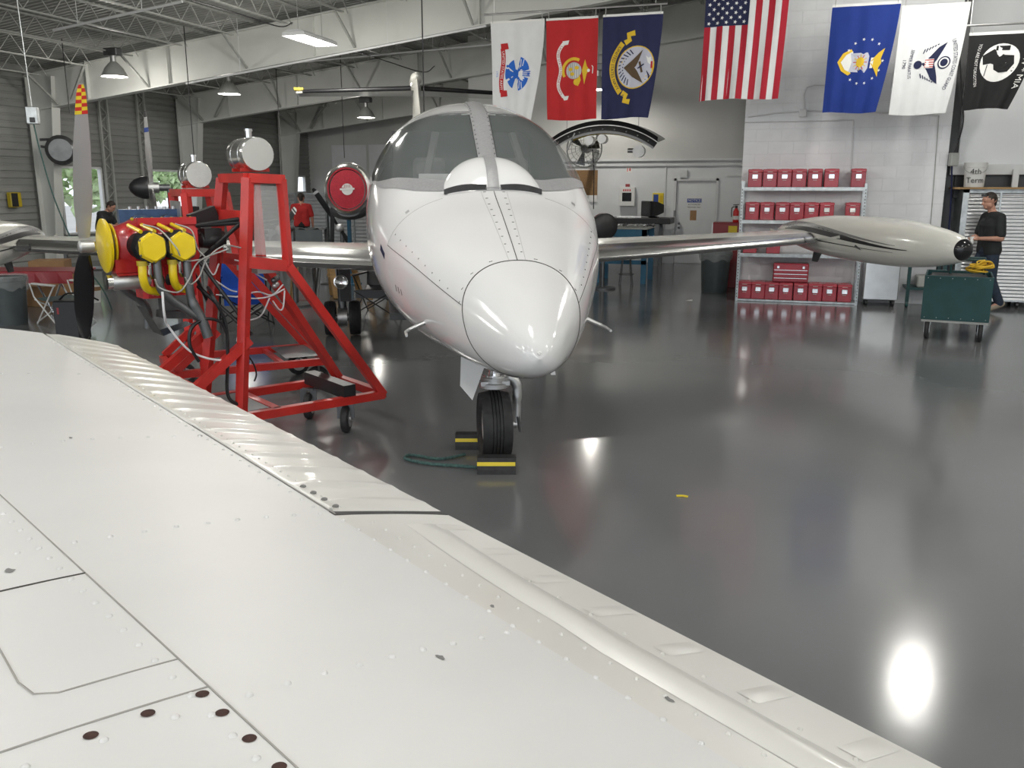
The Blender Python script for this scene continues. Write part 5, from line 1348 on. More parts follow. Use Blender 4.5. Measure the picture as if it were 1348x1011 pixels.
# ---- hanging curved cowling and round wall fan
cy_ = 19.6
A0, AM, A1 = onY(723, 186, cy_), onY(795, 164, cy_), onY(866, 190, cy_)
hw_ = (A1.x - A0.x)/2; sag = AM.z - (A0.z + A1.z)/2; Rr = (hw_**2 + sag**2)/(2*sag); cc0 = Vector(((A0.x + A1.x)/2, cy_, AM.z - Rr)); ha = math.asin(hw_/Rr)
t = thing('engine_cowling', 'long arched aircraft cowling hung below the flags on the grey wall', 'cowling', (cc0.x, cy_, AM.z - sag), 0)
def cow(name, r0, r1, y0, y1, m, a0=-1, a1=1, par=None):
    b = MB(); rows = []
    for i in range(33):
        a = ha*(a0 + (a1 - a0)*i/32); d = Vector((sin(a), 0, cos(a)))
        rows.append([cc0 + d*r0 + Vector((0, y0, -.02*0)), cc0 + d*r1 + Vector((0, y0, 0)), cc0 + d*r1 + Vector((0, y1, .12)), cc0 + d*r0 + Vector((0, y1, .12))])
    b.grid(rows, closed=True, caps=True); return b.build(name, m, par or t, 40)
cow('outer_skin', Rr - .02, Rr, 0, 1.1, 'aluminium_dull'); cow('end_frame', Rr - .16, Rr - .02, .0, .05, 'black'); cow('frame_flange', Rr - .185, Rr - .16, -.02, .06, 'white_trim'); cow('inner_skin', Rr - .20, Rr - .17, .1, 1.05, 'yellow_dark', -.6, .75)
for k in range(9):
    a = ha*(-.85 + 1.7*k/8); d = Vector((sin(a), 0, cos(a))); b = MB(); b.ell(cc0 + d*(Rr - .09) + Vector((0, -.012, 0)), .018, 8, 5); b.build('frame_bolt', 'steel_grey', t, 40)
for a_ in (-.75, .55):
    d = Vector((sin(ha*a_), 0, cos(ha*a_))); q = cc0 + d*Rr; b = MB(); b.tube([q + Vector((0, .5, .05)), Vector((q.x, q.y + .5, roof(q.x)))], .006, 5); b.build('hanging_wire', 'steel_dark', t)
q = cc0 + Vector((sin(-ha*.5), 0, cos(ha*.5)))*(Rr - .3); b = MB(); b.bar(q + Vector((-.25, 0, -.15)), q + Vector((-.08, 0, .22)), .04, .03); b.build('strut', 'white_trim', t)
for a_, r2 in ((-.28, .10), (-.02, .10)):
    q = cc0 + Vector((sin(ha*a_), 0, cos(ha*a_)))*(Rr - .30); b = MB(); b.tube([q, q + Vector((0, .25, 0))], r2, 14); b.build('latch_drum', 'aluminium_dull', t, 40)
q = cc0 + Vector((sin(ha*.78), 0, cos(ha*.78)))*(Rr - .38); b = MB(); b.tube([q, q + Vector((0, .2, 0))], .13, 16); b.tube([q + Vector((-.25, .1, .02)), q + Vector((0, .1, .02))], .05, 10); b.build('blower_drum', 'aluminium_dull', t, 40)
p = onY(769, 196, 20.7)
t = thing('wall_fan', 'round caged industrial fan on the wall under the arched cowling', 'fan', p, 0)
fr_ = .42
b = MB()
for r in (.10, .2, .3, fr_):
    pts_ = [(r*cos(2*pi*k/32), -.10*(1 - (r/fr_)**2), r*sin(2*pi*k/32)) for k in range(33)]; b.tube(pts_, .006 if r < fr_ else .014, 5)
for k in range(20):
    a = 2*pi*k/20; b.tube([(.05*cos(a), -.10, .05*sin(a)), (.25*cos(a), -.065, .25*sin(a)), (fr_*cos(a), 0, fr_*sin(a))], .005, 4)
b.build('guard', 'steel_grey', t, local=True)
for k in range(3):
    a = 2*pi*k/3 + .3; b = MB(); d = Vector((cos(a), 0, sin(a))); e = Vector((-sin(a), 0, cos(a)))
    b.grid([[d*r + e*w*r*.55 + Vector((0, w*.06, 0)) for w in (-.5, -.2, .2, .5)] for r in (.06, .18, .30, .37)]); b.build('fan_blade', 'steel_dark', t, 40, local=True)
b = MB(); b.tube([(0, 0, 0), (0, .35, 0)], .09, 16); b.build('fan_motor', 'steel_dark', t, 40, local=True)
b = MB(); b.bar((0, .3, 0), (0, YD - p.y, .0), .06, .06); b.bar((0, .3, 0), (0, YD - p.y, .4), .04, .04); b.build('wall_bracket', 'steel_dark', t, local=True)
b = MB(); b.tube([(.12, .35, 0), (.14, .5, -.5), (.12, .6, -1.4)], .012, 6); b.build('fan_cord', 'black', t, local=True)
# ---- conduits on block wall
def conduit(pts_, Y, lab, r=.012, m='white_trim'):
    P_ = [onY(u, v, Y) for u, v in pts_]; b = MB(); b.tube([p - P_[0] for p in P_], r, 8); return single(b, 'conduit', m, lab, 'conduit', P_[0], smooth=40)
conduit([(981, 161), (1124, 158), (1123, 175), (1121, 222)], YB - .015, 'thin white conduit along the block wall above the top row of boxes')
conduit([(985, 154), (1020, 149), (1052, 147)], YB - .015, 'short white conduit reaching the box on the block wall')
conduit([(1062, 146), (1150, 147), (1235, 152)], YB - .015, 'long white conduit below the blue and white flags')
conduit([(1059, 143), (1058, 125), (1062, 115), (1072, 112), (1092, 112)], YB - .015, 'bent white conduit rising behind the blue flag')
conduit([(1236, 152), (1228, 260), (1222, 330)], YB - .015, 'vertical conduit down the block wall', r=.007, m='steel_grey')
b = MB(); b.cbx(-.06, .06, -.07, 0, -.06, .06, .01); single(b, 'junction_box', 'white_trim', 'small white junction box on the block wall', 'switch box', onY(1057, 149, YB))
b = MB(); b.cbx(-.07, .07, -.08, 0, -.10, .10, .01); single(b, 'outlet_box', 'steel_grey', 'grey outlet box on cord at the edge of the block wall', 'switch box', onY(1253, 210, YB - .05), .5)
P_ = [onY(u, v, YB - .08) for u, v in ((1262, 60), (1266, 120), (1268, 160), (1260, 190), (1255, 203))]; b = MB(); b.tube(bez([p - P_[-1] for p in P_], 5), .012, 6); single(b, 'power_cord', 'black', 'black power cord hanging beside the dark gap', 'cord', P_[-1])
P_ = [onY(u, v, YB - .06) for u, v in ((1253, 218), (1252, 260), (1247, 330), (1246, 372))]; b = MB(); b.tube(bez([p - P_[-1] for p in P_], 5), .014, 6); single(b, 'drop_cord', 'print_navy', 'dark cord running down from the grey outlet box', 'cord', P_[-1])
# ---- diamond plate box on casters and dark frame cart
p = onz(1156, 401); t = thing('utility_box', 'silver diamond-plate tool box on casters beside the shelving', 'tool box', (p.x, p.y + .0, 0), 0)
b = MB(); b.cbx(-.26, .26, -.22, .22, .10, .72, .012); b.build('box_body', 'silver', t, 30, local=True)
b = MB()
for i in range(19):
    for j in range(21):
        x, z = -.235 + .026*i, .14 + .0265*j; a = .009 if (i + j) % 2 else -.009
        b.bar((x - a, -.222, z - .007), (x + a, -.222, z + .007), .005, .004)
b.build('diamond_tread', 'silver', t, local=True).__setitem__('kind', 'stuff')
for x in (-.2, .2):
    for y in (-.16, .16): b = MB(); b.lathe([(-.015, .045), (.015, .045)], (x, y, .045), (1, 0, 0), 16); b.bx(x - .022, x - .018, y - .02, y + .02, .04, .10); b.bx(x + .018, x + .022, y - .02, y + .02, .04, .10); b.build('caster', 'black', t, 40, local=True)
p = onz(1195, 405); t = thing('frame_cart', 'dark steel frame cart beside the diamond-plate box', 'cart', (p.x + .2, p.y + .35, 0), 0)
for x in (-.22, .28):
    for y in (-.3, .3): b = MB(); b.bx(x - .025, x + .025, y - .025, y + .025, .06, .95); b.lathe([(-.02, .05), (.02, .05)], (x, y, .05), (1, 0, 0), 14); b.build('leg', 'green_tube', t, local=True)
for z in (.30, .95): b = MB(); b.bx(-.25, .31, -.33, .33, z - .02, z + .02); b.build('deck', 'green_tube', t, local=True)
b = MB(); b.cbx(-.1, .2, -.28, .1, 0, .18, .02); single(b, 'small_box', 'steel_grey', 'small grey box on the lower deck of the dark frame cart', 'box', (p.x + .2, p.y + .3, .321))
# ---- green cart
q1, q2 = onz(1232, 447), onz(1290, 451); mid_ = (q1 + q2)/2; ang = atan2(q2.y - q1.y, q2.x - q1.x)
t = thing('green_cart', 'dark green plywood cart on wheels with yellow rope', 'cart', (mid_.x, mid_.y + .42, 0), ang)
b = MB(); b.bx(-.37, .37, -.42, .42, .22, .25); b.build('cart_deck', 'steel_grey', t, local=True)
for nm, x0, x1, y0, y1 in (('front', -.38, .38, -.435, -.415), ('back', -.38, .38, .415, .435), ('l', -.38, -.36, -.415, .415), ('r', .36, .38, -.415, .415)):
    b = MB(); b.cbx(x0, x1, y0, y1, .25, .80, .004); b.build('side_panel', 'green_cart', t, local=True)
b = MB()
for i in range(6):
    for z in (.28, .77): b.ell((-.34 + .136*i, -.437, z), .006, 6, 4)
b.build('panel_screws', 'galvanised', t, local=True).__setitem__('kind', 'stuff')
for x in (-.30, .30):
    for y in (-.36, .36):
        b = MB(); b.lathe([(-.025, .07), (-.025, .10), (-.012, .115), (.012, .115), (.025, .10), (.025, .07)], (x, y, .115), (1, 0, .0), 22); w_ = b.build('wheel', 'rubber', t, 40, local=True)
        b = MB(); b.lathe([(-.028, .07), (-.03, .01), (.03, .01), (.028, .07)], (x, y, .115), (1, 0, 0), 16); b.build('wheel_hub', 'aluminium_dull', w_, 40, local=True)
        b = MB(); b.bx(x - .035, x - .03, y - .02, y + .02, .08, .22); b.bx(x + .03, x + .035, y - .02, y + .02, .08, .22); b.build('wheel_fork', 'galvanised', w_, local=True)
for y in (.30, -.05):
    b = MB(); b.tube([(-.10, y, .80), (-.10, y, .98), (.28, y, .98), (.28, y, .80)], .018, 8); b.build('handle_rail', 'green_tube', t, 40, local=True)
b = MB()
for k in range(14):
    r = random.uniform(.06, .13); c = (.22 + random.uniform(-.06, .06), -.22 + random.uniform(-.08, .05), .82 + random.uniform(0, .06)); a1_, a2_ = random.uniform(-.5, .5), random.uniform(-.5, .5)
    b.tube([(c[0] + r*cos(2*pi*i/20), c[1] + r*sin(2*pi*i/20), c[2] + .03*k/6 + .07*sin(2*pi*i/20 + a1_*6)*a2_*2 + .03) for i in range(21)], .010, 6)
M_ = Matrix.Translation((mid_.x, mid_.y + .42, 0)) @ Matrix.Rotation(ang, 4, 'Z'); b.v = [tuple((M_ @ Vector(v)) - Vector((mid_.x + .2, mid_.y + .2, .80))) for v in b.v]
single(b, 'rope_coil', 'rope_yellow', 'coil of yellow rope lying on the green cart', 'rope', (mid_.x + .2, mid_.y + .2, .80), smooth=60)
# filler load in the cart that the rope lies on
b = MB(); b.cbx(-.34, .34, -.40, .40, 0, .52, .03); single(b, 'storage_tub', 'black', 'black tub sunk inside the green cart', 'tub', (mid_.x, mid_.y + .42, .252), ang)
# ---- ribbed steel cabinets on the right, board, bucket, panels
cx0 = onY(1263, 300, 15.42).x; cz1 = onY(1300, 249, 15.42).z
t = thing('steel_cabinet', 'tall silver cabinet with ribbed roller doors behind the man in black', 'cabinet', (cx0 + .75, 15.65, 0), 0)
b = MB(); b.bx(cx0, cx0 + 1.5, 15.44, 16.1, .10, cz1); b.build('cabinet_body', 'galvanised', t)
def ribbed(x0, x1, y, z0, z1, par, m='silver', pitch=.055, amp=.012):
    b = MB(); n = int((z1 - z0)/pitch*8); prof = [(z0 + (z1 - z0)*i/n, amp*(.5 + .5*cos(2*pi*(z1 - z0)*i/n/pitch))) for i in range(n + 1)]
    b.grid([[(x0, y - a, z) for z, a in prof], [(x1, y - a, z) for z, a in prof]]); return b.build('ribbed_door', m, par, 60)
ux = onY(1313, 300, 15.42).x
ribbed(cx0 + .09, ux - .015, 15.435, .13, cz1 - .06, t); ribbed(ux + .015, cx0 + 1.42, 15.435, .13, cz1 - .06, t)
b = MB(); b.bx(cx0, cx0 + .085, 15.41, 15.44, .10, cz1); b.bx(ux - .012, ux + .012, 15.415, 15.44, .10, cz1); b.bx(cx0 + 1.425, cx0 + 1.5, 15.41, 15.44, .10, cz1); b.bx(cx0, cx0 + 1.5, 15.41, 15.44, cz1 - .055, cz1); b.build('door_frame', 'galvanised', t)
for x in (cx0 + .1, cx0 + .95, cx0 + 1.4):
    for y in (15.5, 16.0): b = MB(); b.lathe([(-.02, .05), (.02, .05)], (x, y, .05), (1, 0, 0), 14); b.build('caster', 'black', t, 40)
b = MB(); b.bx(-.15, 1.6, -.18, .7, 0, .03); single(b, 'shelf_board', 'wood', 'long brown wooden board lying on the silver ribbed cabinet', 'board', (cx0, 15.42, cz1))
p = onY(1281, 240, 15.5)
t = thing('bucket', 'white plastic bucket with handwritten black lettering on the wooden board', 'bucket', (p.x, 15.42, cz1 + .031), -.1)
bh = .37
b = MB(); b.lathe([(0, .01), (0, .135), (.01, .14), (bh - .08, .155), (bh - .075, .162), (bh - .03, .163), (bh - .025, .165), (bh, .168), (bh, .155), (.02, .13), (.02, .01)], (0, 0, 0), (0, 0, 1), 36, caps=False); b.build('pail', 'plastic_white', t, 40, local=True)
b = MB(); b.tube([(.17*cos(a), -.17*abs(sin(a)) , bh - .05 - .12*sin(a)) for a in [pi*i/16 for i in range(17)]], .004, 6); b.build('bail_handle', 'steel_grey', t, local=True)
for tx_, zz in (('4th', .23), ('Term', .10)):
    vs, fs = text_geo(tx_, .12); b = MB(); b.add([(.158*sin(x/.158), -.158*cos(x/.158) - .004, zz + z) for x, z in vs], fs); b.build('handwriting', 'tag_text', t, local=True)
b = MB(); b.bx(XBR + .02, XBR + .16, YB + .30, YB + .34, 0, 6.5); b.build('wall_gap_shade', 'black', wp)  # black strip in place of the shade between block wall and panel
gx = onY(1266, 180, YB + .1).x
b = MB(); b.cbx(gx, XR - 4, YB + .22, YB + .28, onY(1300, 217, YB + .1).z, 4.2, .006); b.build('white_board', 'wall_paint', wp)
b = MB(); b.cbx(gx - .1, XR - 4, YB + .16, YB + .24, onY(1300, 230, YB + .02).z, onY(1300, 216, YB + .02).z, .006); b.build('white_rail', 'white_trim', wp)
b = MB(); b.bx(gx + .0, XR - 4, YB + .3, YB + .34, 1.7, 2.2); b.build('recess_shade', 'black', wp)  # black sheet that paints in the shade of the recess
b = MB(); b.bx(onY(1333, 235, YB + .05).x, onY(1341, 235, YB + .05).x, YB + .05, YB + .10, cz1 + .03, cz1 + .30); b.build('recess_post', 'white_trim', wp)
b = MB(); b.bx(gx + .15, gx + .30, YB + .05, YB + .10, cz1 + .03, cz1 + .30); b.build('recess_post', 'white_trim', wp)
# ---- wheel chocks, rope, litter
def chock(p, rot, lab):
    t = thing('wheel_chock', lab, 'wheel chock', (p.x, p.y, 0), rot, 'rubber chocks at the nose wheel')
    b = MB(); b.prism([(-.075, 0), (.075, 0), (.07, .03), (.045, .105), (-.045, .105), (-.07, .03)], (-.13, 0, 0), (0, 1, 0), (0, 0, 1), (1, 0, 0), .26); b.build('chock_body', 'rubber', t, local=True)
    for s in (-1, 1):
        d1_ = Vector((0, s*.0585, .0675)); e_ = Vector((0, -s*.025, .075)).normalized(); n_ = Vector((0, s*.075, .025)).normalized()
        b = MB(); b.grid([[Vector((x, 0, 0)) + d1_ + e_*k + n_*.0025 for k in (-.012, .014)] for x in (-.13, .125)]); b.build('yellow_stripe', 'sign_yellow', t, local=True)
    return t
cpos = onz(652, 622); chock(Vector((cpos.x, cpos.y + .03, 0)), YAW, 'black rubber wheel chock with yellow stripe in front of the nose wheel')
JX_ = Vector((cos(JA), sin(JA), 0)); JY_ = Vector((-sin(JA), cos(JA), 0))
c2 = JN + JY_*.27 - JX_*.12; chock(c2, JA - .15, 'black rubber wheel chock with yellow stripe behind the nose wheel')
P_ = [onz(u, v, .015) for u, v in ((628, 615), (600, 613), (570, 611), (545, 607), (533, 603), (538, 599), (550, 600), (575, 604), (595, 602), (612, 598))]
b = MB(); b.tube(bez([p - P_[0] + Vector((0, 0, .015)) for p in P_], 6), .012, 8); single(b, 'chock_rope', 'rope_green', 'green rope tying the two wheel chocks together on the floor', 'rope', (P_[0].x, P_[0].y, 0), smooth=60)
p = onz(898, 654); b = MB(); b.bar((-.035, 0, .004), (.0, .006, .006), .018, .006); b.bar((.0, .006, .006), (.035, .0, .004), .018, .006); single(b, 'tape_scrap', 'sign_yellow', 'tiny yellow scrap lying on the grey floor', 'scrap', p, .1)
p = onz(907, 396); b = MB(); b.add([(-.06, 0, .002), (.06, -.02, .002), (.05, .05, .02), (-.02, .06, .004)], [(0, 1, 2, 3)]); single(b, 'paper_scrap', 'paper', 'white scrap of paper on the floor near the grey bin', 'scrap', p)

# ================================================================== flags hung from rods on one line
FY = 14.0
class Flag:
    def __init__(s, u0, v0, w, h, taper, shear, m, lab, nm='flag', grp='flags hung under the roof beam', amp=.014, seed=0, x0=None):
        p = onY(u0, v0, FY); s.w, s.h, s.tp, s.sh, s.amp, s.seed = w, h, taper, shear, amp, seed
        s.o = thing(nm, lab, 'flag', (p.x, FY, p.z), 0, grp); s.p = p
        b = MB(); n, mm = 28, 36
        b.grid([[s.c(w*i/n, h*j/mm) for i in range(n + 1)] for j in range(mm + 1)]); s.cl = b.build('cloth', m, s.o, 60, local=True)
        b = MB(); b.grid([[s.c(w*i/n, d, .004) for i in range(n + 1)] for d in (-.005, .03)]); b.build('heading_strip', 'print_white', s.o, 60, local=True)
        for x in (.04, w - .04):
            b = MB(); b.tube([s.c(x, .02), Vector((x, 0, .10))], .006, 5); b.build('clip', 'steel_grey', s.o, local=True)
    def c(s, x, d, off=0.0):
        t = max(0.0, d/s.h); k = 1 - (1 - s.tp)*t**1.5
        y = s.amp*(.3 + .9*t)*(sin(x*17 + s.seed + d*1.5) + .5*sin(x*31 + s.seed*2.1 - d*2)) + .03*t*sin(d*3 + s.seed)
        return Vector((x*k + s.sh*t, y - off, -d + .012*t*sin(x*6 + s.seed)))
    def poly(s, pts, m, name='emblem', off=.004, rings=4):      # star-shaped polygon about its middle
        n = len(pts); cx_, cy_ = sum(p[0] for p in pts)/n, sum(p[1] for p in pts)/n
        b = MB(); b.grid([[s.c(cx_ + (x - cx_)*k/rings, cy_ + (y - cy_)*k/rings, off) for x, y in pts] for k in range(rings, 0, -1)], closed=True)
        b.f.append(tuple(range(len(b.v) - n, len(b.v)))); return b.build(name, m, s.cl, local=True)
    def disc(s, x, d, rx, rd, m, name='emblem', off=.004, n=28): return s.poly([(x + rx*cos(2*pi*k/n), d + rd*sin(2*pi*k/n)) for k in range(n)], m, name, off)
    def band(s, path, wid, m, name='scroll', off=.004):
        b = MB(); rows = []
        for i, (x, d) in enumerate(path):
            j0, j1 = max(0, i - 1), min(len(path) - 1, i + 1); tx, td = path[j1][0] - path[j0][0], path[j1][1] - path[j0][1]; L = sqrt(tx*tx + td*td); nx, nd = td/L*wid/2, -tx/L*wid/2
            rows.append([s.c(x + nx*k, d + nd*k, off) for k in (-1, 0, 1)])
        b.grid(rows); return b.build(name, m, s.cl, local=True)
    def text(s, body, size, x, d, m, off=.007, curve=0.0, length=None, pathf=None):
        vs, fs = text_geo(body, size); 
        if length:
            ww = max(v[0] for v in vs) - min(v[0] for v in vs); vs = [(a*length/ww, b_) for a, b_ in vs]
        pf_ = pathf or (lambda a: x + curve*a*a)
        def mp(a, b_):
            sl = (pf_(a + .005) - pf_(a - .005))/.01; k = 1/sqrt(1 + sl*sl)
            return s.c(pf_(a) + b_*k, d + a - b_*sl*k, off)
        b = MB(); b.add([mp(a, b_) for a, b_ in vs], fs); return b.build('lettering', m, s.cl, local=True)
    def star(s, x, d, r, m='print_white', name='star', off=.004):
        return s.poly([(x + (r if k % 2 == 0 else r*.4)*cos(pi*k/5), d + (r if k % 2 == 0 else r*.4)*sin(pi*k/5)) for k in range(10)], m, name, off, 1)
def vtop(u, z): # pixel row of a given height on the flag line
    for i in range(-200, 300):
        if onY(u, i, FY).z < z: return i
    return 0
# army
f = Flag(645.5, 29, .90, 1.54, .70, .05, 'cloth_white', 'white flag with blue emblem and red scroll hanging by the jet windshield', seed=1)
pth = lambda a: .20 - .018*sin(a*9)
f.band([(pth(a), .75 + a) for a in [-.34 + .68*i/20 for i in range(21)]], .075, 'cloth_red')
for a in (-.36, .36): f.poly([(pth(a) - .03, .75 + a - .05), (pth(a) + .09, .75 + a - .06), (pth(a) + .11, .75 + a + .03), (pth(a) - .02, .75 + a + .05)], 'cloth_red', 'scroll_end')
f.text('UNITED STATES ARMY', .06, .20, .75, 'print_white', length=.60, pathf=pth); f.text('1775', .05, .10, .80, 'print_blue')
ec = (.47, .80)
f.disc(ec[0] - .02, ec[1], .055, .07, 'print_blue'); 
for a0, a1, r in ((-75, -15, .23), (15, 75, .23), (110, 150, .20), (-150, -110, .20), (160, 200, .22)):
    f.poly([(ec[0], ec[1])] + [(ec[0] + r*cos(radians(a0 + (a1 - a0)*k/6)), ec[1] + r*1.15*sin(radians(a0 + (a1 - a0)*k/6))) for k in range(7)], 'print_blue', rings=3)
for a in (-8, 0, 8): f.band([(ec[0] + .02, ec[1] + .02*a/8), (ec[0] + .25, ec[1] + .25*sin(radians(a)))], .014, 'print_blue', 'spear')
f.star(ec[0] + .22, ec[1], .04, 'print_blue')
for k in range(5): f.disc(ec[0] - .10 - .02*k, ec[1] + .12 - .06*k, .022, .022, 'print_blue', 'leaf', n=8)
for k in range(3): f.band([(ec[0] + .04 + .03*k, ec[1] + .08 + .02*k), (ec[0] + .02 + .05*k, ec[1] + .22)], .012, 'print_white', 'emblem_line', .007)
for k in range(3): f.band([(ec[0] + .04 + .03*k, ec[1] - .08 - .02*k), (ec[0] + .02 + .05*k, ec[1] - .22)], .012, 'print_white', 'emblem_line', .007)
# marine
f = Flag(719, 25, .83, 1.52, .96, .03, 'cloth_red', 'bright red flag with gold and grey emblem and white scroll', seed=2.2)
pth = lambda a: .20 + .035*cos(a*12) + .08*(a/.4)**2
f.band([(pth(a), .77 + a) for a in [-.40 + .80*i/26 for i in range(27)]], .052, 'print_white')
for a in (-.41, .41): f.poly([(pth(a) - .03, .77 + a - .02), (pth(a) + .08, .77 + a - .03), (pth(a) + .06, .77 + a + .03), (pth(a), .77 + a + .04)], 'print_white', 'scroll_end')
f.text('UNITED STATES MARINE CORPS', .045, .2, .77, 'cloth_red', length=.72, pathf=pth)
f.disc(.45, .78, .125, .125, 'print_grey', 'globe')
for k in range(-3, 4): f.band([(.45 + .035*k, .78 - .11*sqrt(1 - (k/3.6)**2)), (.45 + .035*k, .78 + .11*sqrt(1 - (k/3.6)**2))], .007, 'print_white', 'globe_line', .007)
for x, d in ((.43, .83), (.50, .74), (.40, .76)): f.disc(x, d, .035, .028, 'print_gold', 'continent', .007, 10)
f.band([(.45 + .175*cos(a), .78 + .175*sin(a)) for a in [radians(150 + 150*i/14) for i in range(15)]], .045, 'print_gold', 'anchor_arm')
f.band([(.52, .84), (.54, .92), (.50, 1.0)], .05, 'print_gold', 'anchor_stock'); f.disc(.50, .95, .05, .05, 'print_gold', 'anchor_ring', n=12)
f.poly([(.58, .78), (.63, .62), (.66, .72), (.70, .78), (.66, .84), (.62, .99)], 'print_gold', 'eagle', rings=3); f.disc(.69, .79, .025, .025, 'print_white', 'eagle_head', .007, 10)
f.band([(.74, .72), (.76, .74), (.755, .84)], .014, 'print_white', 'motto_ribbon')
# navy
f = Flag(794, 20, .92, 1.52, .80, -.0, 'cloth_navy', 'dark navy flag with round eagle seal and gold scroll', seed=3.9)
pth = lambda a: .17 + .20*(a/.40)**2
f.band([(pth(a), .78 + a) for a in [-.36 + .72*i/20 for i in range(21)]], .085, 'print_gold')
for s_ in (-1, 1): f.band([(pth(.34) + .05, .78 + s_*.36), (pth(.34) + .12, .78 + s_*.40), (pth(.34) + .10, .78 + s_*.48), (pth(.34) + .20, .78 + s_*.50)], .08, 'print_gold', 'scroll_end')
f.text('UNITED STATES NAVY', .07, .17, .78, 'print_navy', length=.62, pathf=pth)
f.disc(.56, .78, .31, .315, 'print_gold', 'seal_rim', .004); f.disc(.56, .78, .295, .30, 'print_lilac', 'seal', .006)
f.poly([(.37, .78), (.52, .66), (.66, .53), (.60, .70), (.50, .78), (.60, .88), (.72, 1.02), (.52, .92)], 'print_brown', 'eagle', .009, 4)
f.band([(.62, .70), (.68, .86)], .035, 'print_brown', 'anchor', .009); f.band([(.60, .80), (.70, .74)], .02, 'print_navy', 'anchor_stock', .010)
for k in range(12):
    a = radians(115 + 12*k); f.band([(.56 + .28*cos(a), .78 + .28*sin(a)), (.56 + .20*cos(a + .15), .78 + .20*sin(a + .15))], .016, 'print_navy', 'wave_line', .008)
for k in range(4): f.band([(.76 + .02*k, .84 + .02*k), (.80, .92 + .01*k)], .012, 'print_navy', 'ship_line', .009)
f.poly([(.72, .62), (.80, .64), (.83, .76), (.76, .72)], 'print_white', 'sail', .008, 2); f.band([(.82, .70), (.83, .80)], .03, 'cloth_red', 'ship_pennant', .009)
# stars and stripes
zt = onY(985, 128, FY).z + 1.76
f = Flag(932, vtop(932, zt), 1.18, 1.78, .97, -.045, 'cloth_white', 'striped red and white flag with starred blue canton', seed=5.1, amp=.022)
sw = 1.18/13
for k in range(0, 13, 2):
    top = .74 if k < 7 else 0.0
    b = MB(); b.grid([[f.c(sw*k + sw*i/4, top + (1.78 - top)*j/30, .003) for i in range(5)] for j in range(31)]); b.build('red_stripe', 'flag_red', f.cl, 60, local=True)
b = MB(); b.grid([[f.c(sw*7*i/14, .74*j/16, .004) for i in range(15)] for j in range(17)]); cn = b.build('canton', 'print_navy', f.cl, 60, local=True)
b = MB()
for r in range(11):
    for q in range(5 if r % 2 == 0 else 4):
        x = sw*7*((q*2 + (1 if r % 2 == 0 else 2))/10); d = .74*(r + .75)/11.5
        pts_ = [(x + (.030 if k % 2 == 0 else .012)*cos(pi*k/5), d + (.030 if k % 2 == 0 else .012)*sin(pi*k/5)) for k in range(10)]
        b.add([f.c(a, c, .008) for a, c in pts_], [tuple(range(10))])
b.build('stars', 'print_white', f.cl, local=True).__setitem__('kind', 'stuff')
# air force
f = Flag(1096, 7, .90, 1.47, .80, -.03, 'cloth_blue', 'royal blue flag with gold eagle shield and ring of stars', seed=7.3)
ec = (.48, .77)
for k in range(13):
    a = radians(-150 + 300*k/12); f.star(ec[0] + .05 + .27*cos(a), ec[1] + .30*sin(a), .024)
f.poly([(.15, .78), (.22, .66), (.33, .60), (.36, .64), (.28, .72), (.24, .78), (.29, .86), (.37, .93), (.33, .96), (.22, .90)], 'print_gold', 'mantling', .004, 3)
f.poly([(.20, .78), (.27, .68), (.36, .63), (.38, .78), (.36, .92), (.27, .88)], 'print_white', 'plume', .006, 3)
f.poly([(.33, .66), (.57, .65), (.60, .70), (.60, .86), (.57, .92), (.33, .91), (.36, .78)], 'print_lilac', 'shield', .007, 3)
f.disc(.48, .78, .06, .07, 'print_gold', 'thunderbolt', .010, 12)
for a in range(0, 360, 30): f.band([(.48 + .05*cos(radians(a)), .78 + .06*sin(radians(a))), (.48 + .10*cos(radians(a)), .78 + .11*sin(radians(a)))], .010, 'print_gold' if a % 60 else 'cloth_red', 'flash', .010)
f.poly([(.62, .78), (.72, .66), (.80, .60), (.77, .74), (.79, .80), (.76, .86), (.77, .99), (.70, .88)], 'print_gold', 'eagle', .006, 3)
f.poly([(.63, .72), (.67, .72), (.67, .86), (.63, .86)], 'print_white', 'cloud', .008, 2)
# coast guard
f = Flag(1188, 8, .86, 1.45, .86, -.05, 'cloth_white', 'white flag with dark blue eagle and curved lettering', seed=9.0)
ec = (.48, .77)
f.poly([(.36, .77), (.46, .68), (.56, .56), (.66, .50), (.62, .60), (.54, .70), (.52, .77), (.54, .86), (.60, .96), (.62, 1.05), (.52, .98), (.44, .86)], 'print_navy', 'eagle', .005, 4)
f.disc(.31, .78, .055, .055, 'print_navy', 'eagle_head', .006, 14); f.poly([(.40, .71), (.52, .71), (.52, .83), (.40, .83)], 'print_white', 'shield', .008, 2)
for k in range(4): f.band([(.40, .725 + .03*k), (.52, .725 + .03*k)], .014, 'cloth_red', 'shield_stripe', .010)
f.disc(.66, .77, .085, .085, 'print_navy', 'seal_ring', .006); f.disc(.66, .77, .068, .068, 'print_white', 'seal_field', .008); f.disc(.66, .77, .05, .05, 'print_navy', 'seal_shield', .010)
for s_ in (-1, 1):
    for k in range(6): f.band([(.36 + .035*k, .77 + s_*(.13 + .022*k)), (.38 + .035*k, .77 + s_*(.19 + .012*k))], .014, 'print_navy', 'branch_leaf', .005)
ring_ = lambda a: .86 - .9*a*a
f.text('UNITED STATES COAST GUARD', .075, .8, .80, 'print_navy', length=.66, pathf=lambda a: .80 - .65*a*a)
f.text('SEMPER PARATUS', .065, .2, .77, 'print_navy', length=.38, pathf=lambda a: .20 + .55*a*a); f.text('1790', .065, .12, .77, 'print_navy')
